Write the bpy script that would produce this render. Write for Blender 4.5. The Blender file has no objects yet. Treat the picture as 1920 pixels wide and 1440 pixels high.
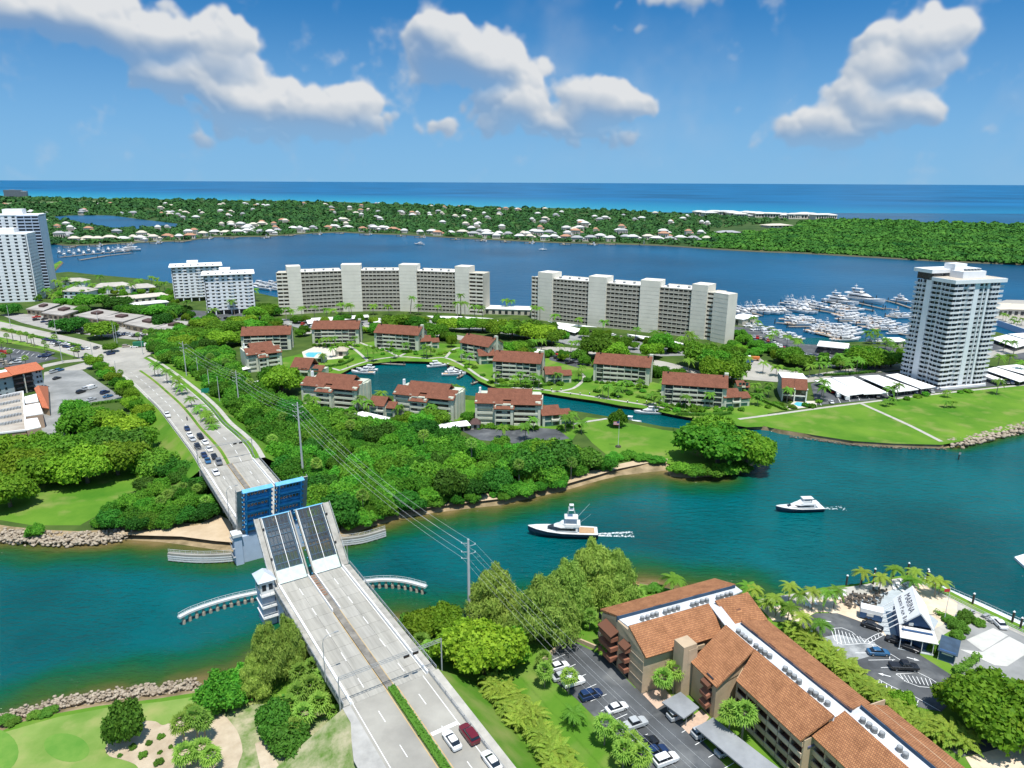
import bpy, math, random
import numpy as np
from mathutils import Vector, Matrix
random.seed(7)
PI = math.pi
SC = bpy.context.scene
COL = SC.collection
# ------------------------------------------------------------------ camera, sky, sun, exposure
CAMH, FOC = 100.0, 1331.0
PITCH = math.atan((720-341.5)/FOC)
ROLL = 0.0047
FW = np.array([0,math.cos(PITCH),-math.sin(PITCH)])
_r = np.array([1.0,0,0]); _u = np.cross(_r,FW)
RT = _r * math.cos(ROLL) + _u * math.sin(ROLL); UP = np.cross(RT,FW)
cam_d = bpy.data.cameras.new('camera'); cam = bpy.data.objects.new('camera',cam_d); COL.objects.link(cam)
cam_d.sensor_fit = 'HORIZONTAL'; cam_d.sensor_width = 36; cam_d.lens = 36 * FOC / 1920
cam_d.clip_start = 0.5; cam_d.clip_end = 200000
cam.matrix_world = Matrix(((RT[0],UP[0],-FW[0],0),(RT[1],UP[1],-FW[1],0),(RT[2],UP[2],-FW[2],CAMH),(0,0,0,1)))
SC.camera = cam
SUN_EL, SUN_AZ = math.radians(72), math.radians(163)      # azimuth clockwise from +y (the view direction)
SUNV = Vector((math.cos(SUN_EL)*math.sin(SUN_AZ),math.cos(SUN_EL)*math.cos(SUN_AZ),math.sin(SUN_EL)))
sd = bpy.data.lights.new('sun','SUN'); sd.energy = 4.3; sd.angle = math.radians(0.5); sd.color = (1,0.965,0.9)
so = bpy.data.objects.new('sun',sd); COL.objects.link(so); so.rotation_euler = SUNV.to_track_quat('Z','Y').to_euler()
SC.view_settings.view_transform = 'Standard'; SC.view_settings.look = 'None'
SC.view_settings.gamma = 1; SC.view_settings.use_curve_mapping = False
SC.view_settings.exposure = 0.46
SC.render.engine = 'CYCLES'
SC.cycles.max_bounces = 5; SC.cycles.diffuse_bounces = 2; SC.cycles.glossy_bounces = 2
SC.cycles.transmission_bounces = 2; SC.cycles.transparent_max_bounces = 4

def pxdir(px,py):
    d = RT * (px-960) + UP * (720-py) + FW * FOC
    return d / np.linalg.norm(d)
def azel(px,py):
    d = pxdir(px,py); return math.atan2(d[0],d[1]), math.asin(d[2])
GZ = 1.6
def at(px,py,z=GZ):
    """The place on the level z that the photograph shows at that point."""
    d = RT * (px-960) + UP * (720-py) + FW * FOC
    t = (z-CAMH) / d[2]
    return d[0] * t, d[1] * t
def P(pts,z=GZ): return [at(a,b,z)for a,b in pts]

def cloud_map():
    """Cumulus masses as heaps of puffs lit from above, on an azimuth / elevation grid (red: light, alpha: cover)."""
    rng = np.random.default_rng(5); PPD = 15.0; W, Hh = int(360*PPD), int(46*PPD)
    hgt = np.zeros((Hh,W),np.float32); base = np.zeros((Hh,W),np.float32)
    def X(a): return (a/(2*PI)+.5) * W
    def Y(e): return math.degrees(e) * PPD
    blobs = [((90,40),(190,62)),((300,75),(165,52)),((420,78),(62,48)),((190,10),(180,40)),((330,155),(112,42)),((470,200),(150,52)),
             ((620,215),(125,50)),((470,250),(150,26)),((655,195),(52,36)),((360,268),(34,22)),((420,120),(60,40)),
             ((825,80),(70,50)),((835,120),(75,40)),((905,120),(100,58)),((985,150),(70,38)),((850,155),(100,26)),((950,200),(95,44)),((1130,195),(92,48)),
             ((1010,240),(130,34)),((1120,262),(100,24)),((1175,190),(52,40)),((815,235),(50,20)),
             ((1745,70),(90,55)),((1630,75),(50,40)),((1680,135),(140,46)),((1600,185),(80,42)),((1560,240),(130,40)),((1690,215),(75,45)),((1490,248),(58,32)),
             ((1270,-2),(150,24)),((1185,52),(44,20)),((1912,186),(20,16)),((1750,298),(52,8)),((1395,276),(14,11)),((1790,240),(46,12)),
             ((665,128),(12,10)),((1450,312),(36,8)),((1640,322),(44,7)),((1570,330),(26,6))]
    ell = []
    for (cx,cy), (rx,ry) in blobs:
        a, e = azel(cx,cy); a1, _ = azel(cx+rx,cy); _, e1 = azel(cx,cy-ry); ell.append((X(a),Y(e),abs(X(a1)-X(a)),abs(Y(e1)-Y(e))))
    for k in range(95):                       # the same weather all round
        a = rng.uniform(-PI,PI); e = math.radians(rng.uniform(1.5,42))
        if abs(a) < .80 and e < .27: continue
        w_ = rng.uniform(20,90) * (1+2*e)
        for j in range(4): ell.append((X(a)+rng.normal()*w_*.8,Y(e)+rng.normal()*w_*.2,w_*rng.uniform(.5,1),w_*rng.uniform(.25,.5)))
    def splat(x,y,r,q):
        x0, x1, y0, y1 = int(max(0,x-r)), int(min(W,x+r+2)), int(max(0,y-r)), int(min(Hh,y+r+2))
        if x1 <= x0 or y1 <= y0: return
        yy, xx = np.mgrid[y0:y1,x0:x1]; d = r * r - (xx-x) ** 2 - (yy-y) ** 2
        z = np.sqrt(np.maximum(d,0)) * 1.0 + np.where(d>0,q,0); v = hgt[y0:y1,x0:x1]
        up = z > v; v[up] = z[up]
    for x, y, rx, ry in ell:
        n = int(min(70,10+rx*ry/18)); m = min(rx,ry)
        for _ in range(n):
            u_ = math.sqrt(rng.uniform()) ; th = rng.uniform(0,2*PI); dx, dy = math.cos(th) * u_ * rx, math.sin(th) * u_ * ry * (1 if math.sin(th)>0 else .75)
            r = m * rng.uniform(.22,.5) * (1-.45*u_); q = m * .9 * (1-u_*u_)
            splat(x+dx,y+dy,r,q)
            for _k in range(5):
                t2 = rng.uniform(0,2*PI); r2 = r * rng.uniform(.25,.5); splat(x+dx+math.cos(t2)*r*.85,y+dy+math.sin(t2)*r*.85,r2,q+r*.35)
    def fbm(scale,octs,seed):
        g = np.random.default_rng(seed); out = np.zeros((Hh,W),np.float32); amp = 1.0; tot = 0
        for o in range(octs):
            s_ = scale / 2 ** o; nx, ny = int(W/s_) + 2, int(Hh/s_) + 3
            if nx > 3000: break
            t = g.random((ny,nx)).astype(np.float32); t[:,-1] = t[:,0]; t[:,-2] = t[:,0]
            xs = np.linspace(0,nx-2,W); ys = np.linspace(0,ny-2.01,Hh); xi = xs.astype(int); yi = ys.astype(int); fx = (xs-xi).astype(np.float32); fy = (ys-yi).astype(np.float32)
            fx = fx * fx * (3-2*fx); fy = (fy*fy*(3-2*fy))[:,None]
            r0, r1 = t[yi], t[yi+1]; a_ = r0[:,xi] * (1-fx) + r0[:,xi+1] * fx; b_ = r1[:,xi] * (1-fx) + r1[:,xi+1] * fx
            out += amp * (a_*(1-fy)+b_*fy); tot += amp; amp *= .55
        return out / tot - .5
    def blur(a,r):
        for ax in (0,1):
            for _ in range(2):
                p_ = np.pad(a,[(r+1,r)if i==ax else(0,0)for i in(0,1)],mode='edge'); c = np.cumsum(p_,axis=ax,dtype=np.float64)
                a = ((np.take(c,range(2*r+1,c.shape[ax]),ax)-np.take(c,range(0,c.shape[ax]-2*r-1),ax))/(2*r+1)).astype(np.float32)
        return a
    f1, f2 = fbm(34,5,1), fbm(34,5,2)
    yy, xx = np.mgrid[0:Hh,0:W]
    hgt = hgt[np.clip(yy+f1*30,0,Hh-1).astype(int),np.clip(xx+f2*34,0,W-1).astype(int)]
    f3 = fbm(26,5,3)
    soft = blur(hgt,2); wide = blur(hgt,7); big = blur(hgt,22)
    cover = np.clip((soft+wide*.7+f3*22+f1*6-1.5)/15.0,0,1); cover = cover * cover * (3-2*cover)
    def lit(h,k): gy, gx = np.gradient(h); return (-gx*.35-gy*.94) * k
    sh = .66 + np.clip(lit(blur(hgt,1),.10),-.10,.14) + np.clip(lit(wide,.30),-.2,.24) + np.clip(lit(big,.55),-.26,.2) + f3 * .26 + fbm(11,3,12) * .14 - .07
    sh = blur(np.clip(sh,.1,1.0),1)
    under = np.clip((blur(np.roll(hgt,-14,0),9)-blur(hgt,9))/11.0,0,1); under = np.maximum(under,np.clip((.52-blur(sh,3))*2.2,0,1)); cover = cover * (1-.62*blur(under,5)); sh = np.clip(sh-.06*under,.1,1)
    wisp = np.clip(fbm(160,5,8)*3.2-.05,0,1) * np.clip(fbm(40,4,9)*2+.5,0,1) * .4
    cover = np.maximum(cover,wisp.astype(np.float32)); 
    im = bpy.data.images.new('cloud_cover',W,Hh,float_buffer=True,is_data=True)
    px = np.zeros((Hh,W,4),np.float32); px[...,0] = px[...,1] = px[...,2] = sh; px[...,1] = cover; px[...,3] = 1
    im.pixels.foreach_set(px.ravel()); im.update(); return im, math.radians(Hh/PPD)

def build_world():
    w = bpy.data.worlds.new('World'); SC.world = w; w.use_nodes = True
    w.cycles.sampling_method = 'MANUAL'; w.cycles.sample_map_resolution = 512
    nt = w.node_tree; N = nt.nodes; L = nt.links; N.clear()
    def math_(op,a,b=None):
        m = N.new('ShaderNodeMath'); m.operation = op
        for i, x in enumerate((a,b)):
            if x is None: continue
            if isinstance(x,(int,float)): m.inputs[i].default_value = x
            else: L.new(x,m.inputs[i])
        return m.outputs[0]
    tc = N.new('ShaderNodeTexCoord'); sep = N.new('ShaderNodeSeparateXYZ'); L.new(tc.outputs['Generated'],sep.inputs[0])
    az = math_('ARCTAN2',sep.outputs[0],sep.outputs[1]); el = math_('ARCSINE',sep.outputs[2])
    im, emax = cloud_map()
    cb = N.new('ShaderNodeCombineXYZ'); L.new(math_('ADD',math_('DIVIDE',az,2*PI),.5),cb.inputs[0]); L.new(math_('DIVIDE',el,emax),cb.inputs[1])
    ti = N.new('ShaderNodeTexImage'); ti.image = im; ti.extension = 'EXTEND'; ti.interpolation = 'Cubic'; L.new(cb.outputs[0],ti.inputs[0])
    sc_ = N.new('ShaderNodeSeparateColor'); L.new(ti.outputs[0],sc_.inputs[0])
    hz = N.new('ShaderNodeMapRange'); hz.inputs[1].default_value = 0.0; hz.inputs[2].default_value = 0.06; hz.inputs[3].default_value = 0.25; hz.inputs[4].default_value = 0.97
    L.new(el,hz.inputs[0]); alpha = math_('MULTIPLY',sc_.outputs[1],hz.outputs[0])
    r = N.new('ShaderNodeValToRGB'); e = r.color_ramp.elements
    stops = [(0.15,(.38,.52,.74)),(0.42,(.55,.67,.84)),(0.66,(.77,.85,.95)),(0.98,(1.06,1.08,1.10))]
    e.new(.5); e.new(.6)
    for i, (p_,c_) in enumerate(stops): e[i].position = p_; e[i].color = (*c_,1)
    L.new(sc_.outputs[0],r.inputs[0])
    sky = N.new('ShaderNodeTexSky'); sky.sky_type = 'NISHITA'; sky.sun_disc = False
    sky.sun_elevation = SUN_EL; sky.sun_rotation = SUN_AZ; sky.air_density = 1.0; sky.dust_density = 0.35; sky.ozone_density = 2.5; sky.altitude = 100
    zz = math_('ADD',math_('MULTIPLY',sep.outputs[2],2.6),0.085)       # clear tropical air: deep blue begins close to the horizon
    cv = N.new('ShaderNodeCombineXYZ'); L.new(sep.outputs[0],cv.inputs[0]); L.new(sep.outputs[1],cv.inputs[1]); L.new(zz,cv.inputs[2])
    nv = N.new('ShaderNodeVectorMath'); nv.operation = 'NORMALIZE'; L.new(cv.outputs[0],nv.inputs[0]); L.new(nv.outputs[0],sky.inputs[0])
    tint = N.new('ShaderNodeVectorMath'); tint.operation = 'MULTIPLY'; tint.inputs[1].default_value = (.135,.575,.80); L.new(sky.outputs[0],tint.inputs[0])
    ha = N.new('ShaderNodeMapRange'); ha.interpolation_type = 'SMOOTHSTEP'; ha.inputs[1].default_value = -.01; ha.inputs[2].default_value = .25; ha.inputs[3].default_value = .92; ha.inputs[4].default_value = 0; L.new(el,ha.inputs[0])   # pale sea haze low over the horizon
    hm = N.new('ShaderNodeMix'); hm.data_type = 'RGBA'; L.new(ha.outputs[0],hm.inputs[0]); L.new(tint.outputs[0],hm.inputs[6]); hm.inputs[7].default_value = (1.22,2.36,3.6,1)
    mx = N.new('ShaderNodeMix'); mx.data_type = 'RGBA'; L.new(alpha,mx.inputs[0]); L.new(hm.outputs[2],mx.inputs[6])
    cs = N.new('ShaderNodeVectorMath'); cs.operation = 'SCALE'; cs.inputs['Scale'].default_value = 3.5; L.new(r.outputs[0],cs.inputs[0]); L.new(cs.outputs[0],mx.inputs[7])
    bg = N.new('ShaderNodeBackground'); bg.inputs[1].default_value = 0.15; L.new(mx.outputs[2],bg.inputs[0])
    wo = N.new('ShaderNodeOutputWorld'); L.new(bg.outputs[0],wo.inputs[0])
build_world()

# ------------------------------------------------------------------ materials
MATS = {}
def mat(name,col,rough=0.8,var=0.12,scale=0.6,col2=None,spec=0.3,metal=0.0,bump=0.0,bscale=None,detail=5,objcol=False,rnd=0.0,coord='Object',trans=0.0,stretch=None,patch=None):
    if name in MATS: return MATS[name]
    m = bpy.data.materials.new(name); m.use_nodes = True; MATS[name] = m
    nt = m.node_tree; N = nt.nodes; L = nt.links
    b = N['Principled BSDF']; b.inputs['Roughness'].default_value = rough; b.inputs['Metallic'].default_value = metal
    b.inputs['Specular IOR Level'].default_value = spec
    tc = N.new('ShaderNodeTexCoord'); src = tc.outputs[coord]
    if stretch:
        mp = N.new('ShaderNodeMapping'); mp.inputs['Scale'].default_value = stretch; L.new(src,mp.inputs[0]); src = mp.outputs[0]
    no = N.new('ShaderNodeTexNoise'); no.inputs['Scale'].default_value = scale; no.inputs['Detail'].default_value = detail; no.inputs['Roughness'].default_value = 0.62
    L.new(src,no.inputs['Vector'])
    if col2 is None: a, c = tuple(max(0,x*(1-var))for x in col), tuple(x*(1+var)for x in col)
    else: a, c = col, col2
    r = N.new('ShaderNodeMapRange'); r.inputs[1].default_value = 0.34; r.inputs[2].default_value = 0.66; L.new(no.outputs['Fac'],r.inputs[0])
    mx = N.new('ShaderNodeMix'); mx.data_type = 'RGBA'; L.new(r.outputs[0],mx.inputs[0]); mx.inputs[6].default_value = (*a,1); mx.inputs[7].default_value = (*c,1)
    out = mx.outputs[2]
    if patch:                                                     # worn, dry or curtained patches: (colour, noise scale, from, to)
        n4 = N.new('ShaderNodeTexNoise'); n4.inputs['Scale'].default_value = patch[1]; n4.inputs['Detail'].default_value = 6; L.new(src,n4.inputs['Vector'])
        r4 = N.new('ShaderNodeMapRange'); r4.inputs[1].default_value = patch[2]; r4.inputs[2].default_value = patch[3]; L.new(n4.outputs['Fac'],r4.inputs[0])
        m4 = N.new('ShaderNodeMix'); m4.data_type = 'RGBA'; L.new(r4.outputs[0],m4.inputs[0]); L.new(out,m4.inputs[6]); m4.inputs[7].default_value = (*patch[0],1); out = m4.outputs[2]
    oi = None
    if objcol or rnd: oi = N.new('ShaderNodeObjectInfo')
    if objcol:
        q = N.new('ShaderNodeMix'); q.data_type = 'RGBA'; q.blend_type = 'MULTIPLY'; q.inputs[0].default_value = 1; L.new(out,q.inputs[6]); L.new(oi.outputs['Color'],q.inputs[7]); out = q.outputs[2]
    if rnd:
        h = N.new('ShaderNodeHueSaturation')
        for idx, (lo,hi) in (('Hue',(0.5-.028*rnd,0.5+.014*rnd)),('Value',(1-.38*rnd,1+.42*rnd))):
            k = N.new('ShaderNodeMapRange'); k.inputs[3].default_value = lo; k.inputs[4].default_value = hi
            if idx == 'Value':
                w = N.new('ShaderNodeTexWhiteNoise'); w.noise_dimensions = '1D'; L.new(oi.outputs['Random'],w.inputs['W']); L.new(w.outputs['Value'],k.inputs[0])
            else: L.new(oi.outputs['Random'],k.inputs[0])
            L.new(k.outputs[0],h.inputs[idx])
        L.new(out,h.inputs['Color']); out = h.outputs[0]
    L.new(out,b.inputs['Base Color'])
    if bump:
        n2 = N.new('ShaderNodeTexNoise'); n2.inputs['Scale'].default_value = bscale or scale * 6; n2.inputs['Detail'].default_value = 4; L.new(src,n2.inputs['Vector'])
        bp = N.new('ShaderNodeBump'); bp.inputs['Strength'].default_value = bump; bp.inputs['Distance'].default_value = 0.15; L.new(n2.outputs['Fac'],bp.inputs['Height']); L.new(bp.outputs[0],b.inputs['Normal'])
    if trans:
        t = N.new('ShaderNodeBsdfTranslucent'); L.new(out,t.inputs[0])
        ms = N.new('ShaderNodeMixShader'); ms.inputs[0].default_value = trans; L.new(b.outputs[0],ms.inputs[1]); L.new(t.outputs[0],ms.inputs[2])
        L.new(ms.outputs[0],N['Material Output'].inputs[0])
    return m

def tile_mat(name,c1,c2,gap,pitch=0.36,course=0.42,var=0.5,weather=(.5,.4,.35)):
    """Roof covering in metres of UV: u along the eave, v down the slope."""
    m = bpy.data.materials.new(name); m.use_nodes = True; N = m.node_tree.nodes; L = m.node_tree.links
    b = N['Principled BSDF']; b.inputs['Roughness'].default_value = 0.85; b.inputs['Specular IOR Level'].default_value = 0.2
    uv = N.new('ShaderNodeUVMap')
    br = N.new('ShaderNodeTexBrick'); br.inputs['Scale'].default_value = 1; br.inputs['Brick Width'].default_value = pitch; br.inputs['Row Height'].default_value = course
    br.inputs['Mortar Size'].default_value = 0.035; br.inputs['Color1'].default_value = (*c1,1); br.inputs['Color2'].default_value = (*c2,1); br.inputs['Mortar'].default_value = (*gap,1); br.inputs['Bias'].default_value = -0.1
    br.offset = 0.5
    L.new(uv.outputs[0],br.inputs[0])
    no = N.new('ShaderNodeTexNoise'); no.inputs['Scale'].default_value = 0.35; no.inputs['Detail'].default_value = 6; L.new(uv.outputs[0],no.inputs['Vector'])
    mr = N.new('ShaderNodeMapRange'); mr.inputs[1].default_value = 0.42; mr.inputs[2].default_value = 0.72; mr.inputs[4].default_value = var; L.new(no.outputs[0],mr.inputs[0])
    mx = N.new('ShaderNodeMix'); mx.data_type = 'RGBA'; mx.blend_type = 'MULTIPLY'; L.new(mr.outputs[0],mx.inputs[0]); L.new(br.outputs[0],mx.inputs[6]); mx.inputs[7].default_value = (*weather,1)
    L.new(mx.outputs[2],b.inputs['Base Color'])
    bp = N.new('ShaderNodeBump'); bp.inputs['Strength'].default_value = 0.5; bp.inputs['Distance'].default_value = 0.05; L.new(br.outputs['Fac'],bp.inputs['Height']); bp.invert = True; L.new(bp.outputs[0],b.inputs['Normal'])
    MATS[name] = m; return m

def water_mat(name,deep,wave=0.25,scale=0.12,attr=None,rough=0.07,col_shore=None,swell=None,spec=.3):
    m = bpy.data.materials.new(name); m.use_nodes = True; N = m.node_tree.nodes; L = m.node_tree.links; MATS[name] = m
    b = N['Principled BSDF']; b.inputs['Roughness'].default_value = rough; b.inputs['IOR'].default_value = 1.33; b.inputs['Specular IOR Level'].default_value = spec
    tc = N.new('ShaderNodeTexCoord')
    no = N.new('ShaderNodeTexNoise'); no.inputs['Scale'].default_value = 0.02 if swell is None else swell; no.inputs['Detail'].default_value = 6; L.new(tc.outputs['Object'],no.inputs['Vector'])
    mr = N.new('ShaderNodeMapRange'); mr.inputs[1].default_value = 0.36; mr.inputs[2].default_value = 0.64; L.new(no.outputs[0],mr.inputs[0])
    mx = N.new('ShaderNodeMix'); mx.data_type = 'RGBA'; L.new(mr.outputs[0],mx.inputs[0]); mx.inputs[6].default_value = (*[x*.72 for x in deep],1); mx.inputs[7].default_value = (*[x*1.28 for x in deep],1)
    out = mx.outputs[2]
    if attr:
        at_ = N.new('ShaderNodeAttribute'); at_.attribute_name = attr
        n3 = N.new('ShaderNodeTexNoise'); n3.inputs['Scale'].default_value = 0.09; n3.inputs['Detail'].default_value = 5; L.new(tc.outputs['Object'],n3.inputs['Vector'])
        ma = N.new('ShaderNodeMath'); ma.operation = 'MULTIPLY_ADD'; L.new(n3.outputs[0],ma.inputs[0]); ma.inputs[1].default_value = 0.42; ma.inputs[2].default_value = -0.21
        ad = N.new('ShaderNodeMath'); ad.operation = 'ADD'; L.new(at_.outputs['Fac'],ad.inputs[0]); L.new(ma.outputs[0],ad.inputs[1])
        cr = N.new('ShaderNodeValToRGB'); e = cr.color_ramp.elements
        for i, (p_,c_) in enumerate(col_shore):
            if i >= 2: e.new(0.5)
        for i, (p_,c_) in enumerate(col_shore): e[i].position = p_; e[i].color = (*c_,1)
        L.new(ad.outputs[0],cr.inputs[0])
        m2 = N.new('ShaderNodeMix'); m2.data_type = 'RGBA'; m2.blend_type = 'MIX'
        k = N.new('ShaderNodeMapRange'); k.inputs[1].default_value = 0.55; k.inputs[2].default_value = 0.95; L.new(ad.outputs[0],k.inputs[0])
        L.new(k.outputs[0],m2.inputs[0]); L.new(cr.outputs[0],m2.inputs[6]); L.new(out,m2.inputs[7]); out = m2.outputs[2]
    L.new(out,b.inputs['Base Color'])
    mp = N.new('ShaderNodeMapping'); mp.inputs['Rotation'].default_value = (0,0,0.5); mp.inputs['Scale'].default_value = (0.45,1,1); L.new(tc.outputs['Object'],mp.inputs[0])
    w1 = N.new('ShaderNodeTexNoise'); w1.inputs['Scale'].default_value = scale; w1.inputs['Detail'].default_value = 5; w1.inputs['Roughness'].default_value = 0.6; L.new(mp.outputs[0],w1.inputs['Vector'])
    bp = N.new('ShaderNodeBump'); bp.inputs['Strength'].default_value = wave; bp.inputs['Distance'].default_value = 1.2; L.new(w1.outputs[0],bp.inputs['Height']); L.new(bp.outputs[0],b.inputs['Normal'])
    return m

CONC = mat('road_concrete',(.315,.30,.262),var=.16,scale=.12,bump=.1,detail=9,patch=((.20,.19,.17),.07,.54,.80))
CONC2 = mat('weathered_concrete',(.34,.325,.29),var=.22,scale=.5,bump=.2)
CONCD = mat('dark_median_concrete',(.20,.185,.16),var=.3,scale=.6,bump=.2)
ASPH = mat('asphalt',(.075,.08,.085),var=.35,scale=.12,bump=.1,patch=((.16,.165,.165),.18,.54,.74))
ASPHG = mat('worn_grey_asphalt',(.17,.175,.17),(.8),col2=(.30,.30,.29),scale=.09)
PALEROAD = mat('pale_paving',(.35,.33,.29),var=.12,scale=.1)
SIDEW = mat('sidewalk_concrete',(.40,.38,.335),var=.14,scale=.4)
LINE = mat('road_paint',(.78,.78,.76),var=.08)
YLINE = mat('yellow_road_paint',(.55,.36,.12),var=.1)
GRASS = mat('lawn_grass',(.05,.155,.012),rough=.95,col2=(.13,.24,.026),scale=.035,spec=.1,bump=.35,bscale=1.5,detail=9,patch=((.19,.23,.06),.11,.52,.74))
GOLF = mat('golf_grass',(.10,.205,.03),rough=.95,col2=(.21,.29,.075),scale=.07,spec=.1,detail=8,bump=.2,bscale=2,patch=((.27,.29,.10),.16,.48,.70))
GREEN = mat('putting_green',(.085,.215,.03),rough=.95,col2=(.155,.27,.05),scale=.2,spec=.1)
DRYG = mat('dry_grass',(.09,.17,.03),rough=.95,col2=(.42,.37,.25),scale=.3,spec=.1,detail=10,bump=.4,bscale=2)
WOODG = mat('woodland_floor',(.035,.07,.015),rough=.95,col2=(.075,.12,.025),scale=.08,spec=.1)
SAND = mat('sand',(.40,.30,.19),rough=.95,col2=(.52,.41,.28),scale=.15,spec=.1,bump=.3)
BUNK = mat('bunker_sand',(.36,.285,.20),rough=.95,col2=(.50,.42,.31),scale=.25,spec=.1,bump=.4,bscale=1.5)
BANK = mat('shore_bank',(.17,.13,.07),rough=.95,col2=(.36,.27,.16),scale=.2,spec=.1,bump=.4)
ROCK = mat('riprap_rock',(.25,.20,.145),rough=.95,col2=(.47,.40,.31),scale=.8,spec=.1,rnd=0)
WALLD = mat('seawall_concrete',(.16,.14,.11),var=.35,scale=.3)
WHITE = mat('white_paint',(.78,.78,.77),rough=.6,var=.05,scale=.3)
WHITEW = mat('white_wall',(.72,.735,.75),rough=.7,var=.05,scale=.2)
ROOFW = mat('white_roof',(.80,.79,.76),rough=.7,var=.07,scale=.12)
CREAM = mat('cream_wall',(.52,.475,.385),var=.07,scale=.15)
CREAM2 = mat('pale_stone_wall',(.69,.65,.555),var=.06,scale=.15)
SAGE = mat('sage_siding',(.50,.52,.42),var=.09,scale=.3)
SAGED = mat('sage_parapet',(.56,.57,.46),var=.08,scale=.3)
DGLASS = mat('dark_glass',(.022,.028,.035),rough=.12,var=.6,scale=.35,spec=.6,patch=((.16,.165,.16),.42,.60,.64))
DGLASSB = mat('bronze_glass',(.045,.036,.028),rough=.2,var=.6,scale=.4,spec=.5,patch=((.26,.235,.19),.38,.55,.60))
GLASST = mat('teal_glass',(.03,.09,.09),rough=.15,var=.4,scale=.4,spec=.6)
TAN = mat('tan_stucco',(.46,.35,.235),var=.10,scale=.35,bump=.15)
TAND = mat('brown_trim',(.16,.075,.045),var=.15,scale=.4)
DARKREC = mat('dark_opening',(.05,.04,.035),var=.3)
METALW = mat('painted_steel_white',(.62,.63,.62),rough=.45,var=.06,scale=.5)
METALG = mat('galvanised_steel',(.36,.37,.37),rough=.5,var=.12,scale=.8,metal=.2)
BLUE = mat('bridge_blue_paint',(.06,.36,.68),rough=.5,var=.18,scale=.7,spec=.4)
BLUEL = mat('bridge_blue_edge',(.13,.38,.58),rough=.5,var=.12,scale=.7)
BLUEP = mat('pale_blue_paint',(.42,.50,.62),rough=.6,var=.06,scale=.5)
GRATE = mat('steel_grating',(.055,.058,.06),rough=.5,var=.2,scale=.8,metal=.3)
RUBBER = mat('tyre_rubber',(.02,.02,.02),var=.1)
CARPAINT = mat('car_paint',(.9,.9,.9),rough=.25,var=.02,spec=.6,objcol=True)
WOOD = mat('dock_timber',(.26,.22,.17),var=.25,scale=.6)
PILE = mat('pile_concrete',(.42,.37,.29),var=.25,scale=.9)
POLEM = mat('concrete_pole',(.44,.46,.46),var=.08,scale=.5)
WIRE = mat('power_wire',(.55,.55,.55),rough=.4,var=.02)
HULLW = mat('white_gelcoat',(.66,.66,.65),rough=.25,var=.03,spec=.5)
NAVY = mat('navy_gelcoat',(.018,.03,.06),rough=.2,var=.1,spec=.6)
NAVYW = mat('navy_wall',(.035,.085,.19),rough=.6,var=.12,scale=.5)
TEAK = mat('teak_deck',(.42,.27,.15),var=.15,scale=1.5)
BLACKP = mat('black_lettering',(.03,.04,.07),var=.1)
GREY_R = mat('grey_membrane_roof',(.24,.25,.26),var=.22,scale=.15)
GREY_F = mat('flat_roof_grey',(.55,.57,.59),var=.18,scale=.2)
DKBLUE = mat('dark_blue_fascia',(.035,.075,.13),var=.2,scale=.4)
ACM = mat('condenser_metal',(.20,.21,.21),rough=.5,var=.3,scale=2)
POOL = mat('pool_water',(.12,.50,.62),rough=.08,var=.08,spec=.5)
ROOFA = tile_mat('terracotta_tiles',(.45,.21,.095),(.33,.145,.066),(.15,.068,.042),.34,.44,.7,(.58,.54,.50))
ROOFB = tile_mat('brown_shingles',(.25,.098,.058),(.185,.072,.044),(.09,.04,.026),.45,.40,.6,(.62,.60,.58))
ROOFO = tile_mat('orange_tiles',(.55,.17,.085),(.48,.145,.075),(.25,.09,.05),.38,.46,.3,(.8,.7,.65))
TRUNK = mat('bark',(.15,.115,.08),var=.25,scale=1.5)
PTRUNK = mat('palm_trunk',(.27,.23,.18),var=.25,scale=2)
def leafmat(n,c,c2,rnd=1.0,tr=.42): return mat(n,c,rough=.6,col2=c2,scale=6.5,spec=.15,rnd=rnd,trans=tr,detail=4)
LEAF = leafmat('leaf_green',(.048,.205,.014),(.165,.40,.032))
LEAFB = leafmat('leaf_bright',(.105,.26,.014),(.27,.46,.034),.8)
LEAFD = leafmat('leaf_dark',(.03,.14,.016),(.09,.27,.03))
LEAFM = leafmat('leaf_mangrove',(.045,.225,.02),(.165,.43,.038),.9)
LEAFP = leafmat('needle_pine',(.20,.35,.05),(.42,.58,.12),.5)
LEAFY = leafmat('leaf_yellow_palm',(.17,.31,.03),(.37,.47,.07),.5)
PALML = leafmat('palm_frond',(.08,.23,.022),(.21,.41,.048),.7)
PALMS = leafmat('sabal_frond',(.14,.31,.04),(.33,.52,.09),.6)
HEDGE = leafmat('hedge_leaf',(.07,.21,.02),(.17,.36,.05),.6)
FARLEAF = mat('distant_leaf',(.016,.062,.022),rough=.7,col2=(.058,.15,.034),scale=.02,spec=.1,detail=9)  # darker and slightly blue: aerial haze put into the leaf colour
FARLEAFB = mat('distant_mangrove_leaf',(.014,.085,.014),rough=.7,col2=(.085,.225,.028),scale=.02,spec=.1,detail=9)

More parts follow.
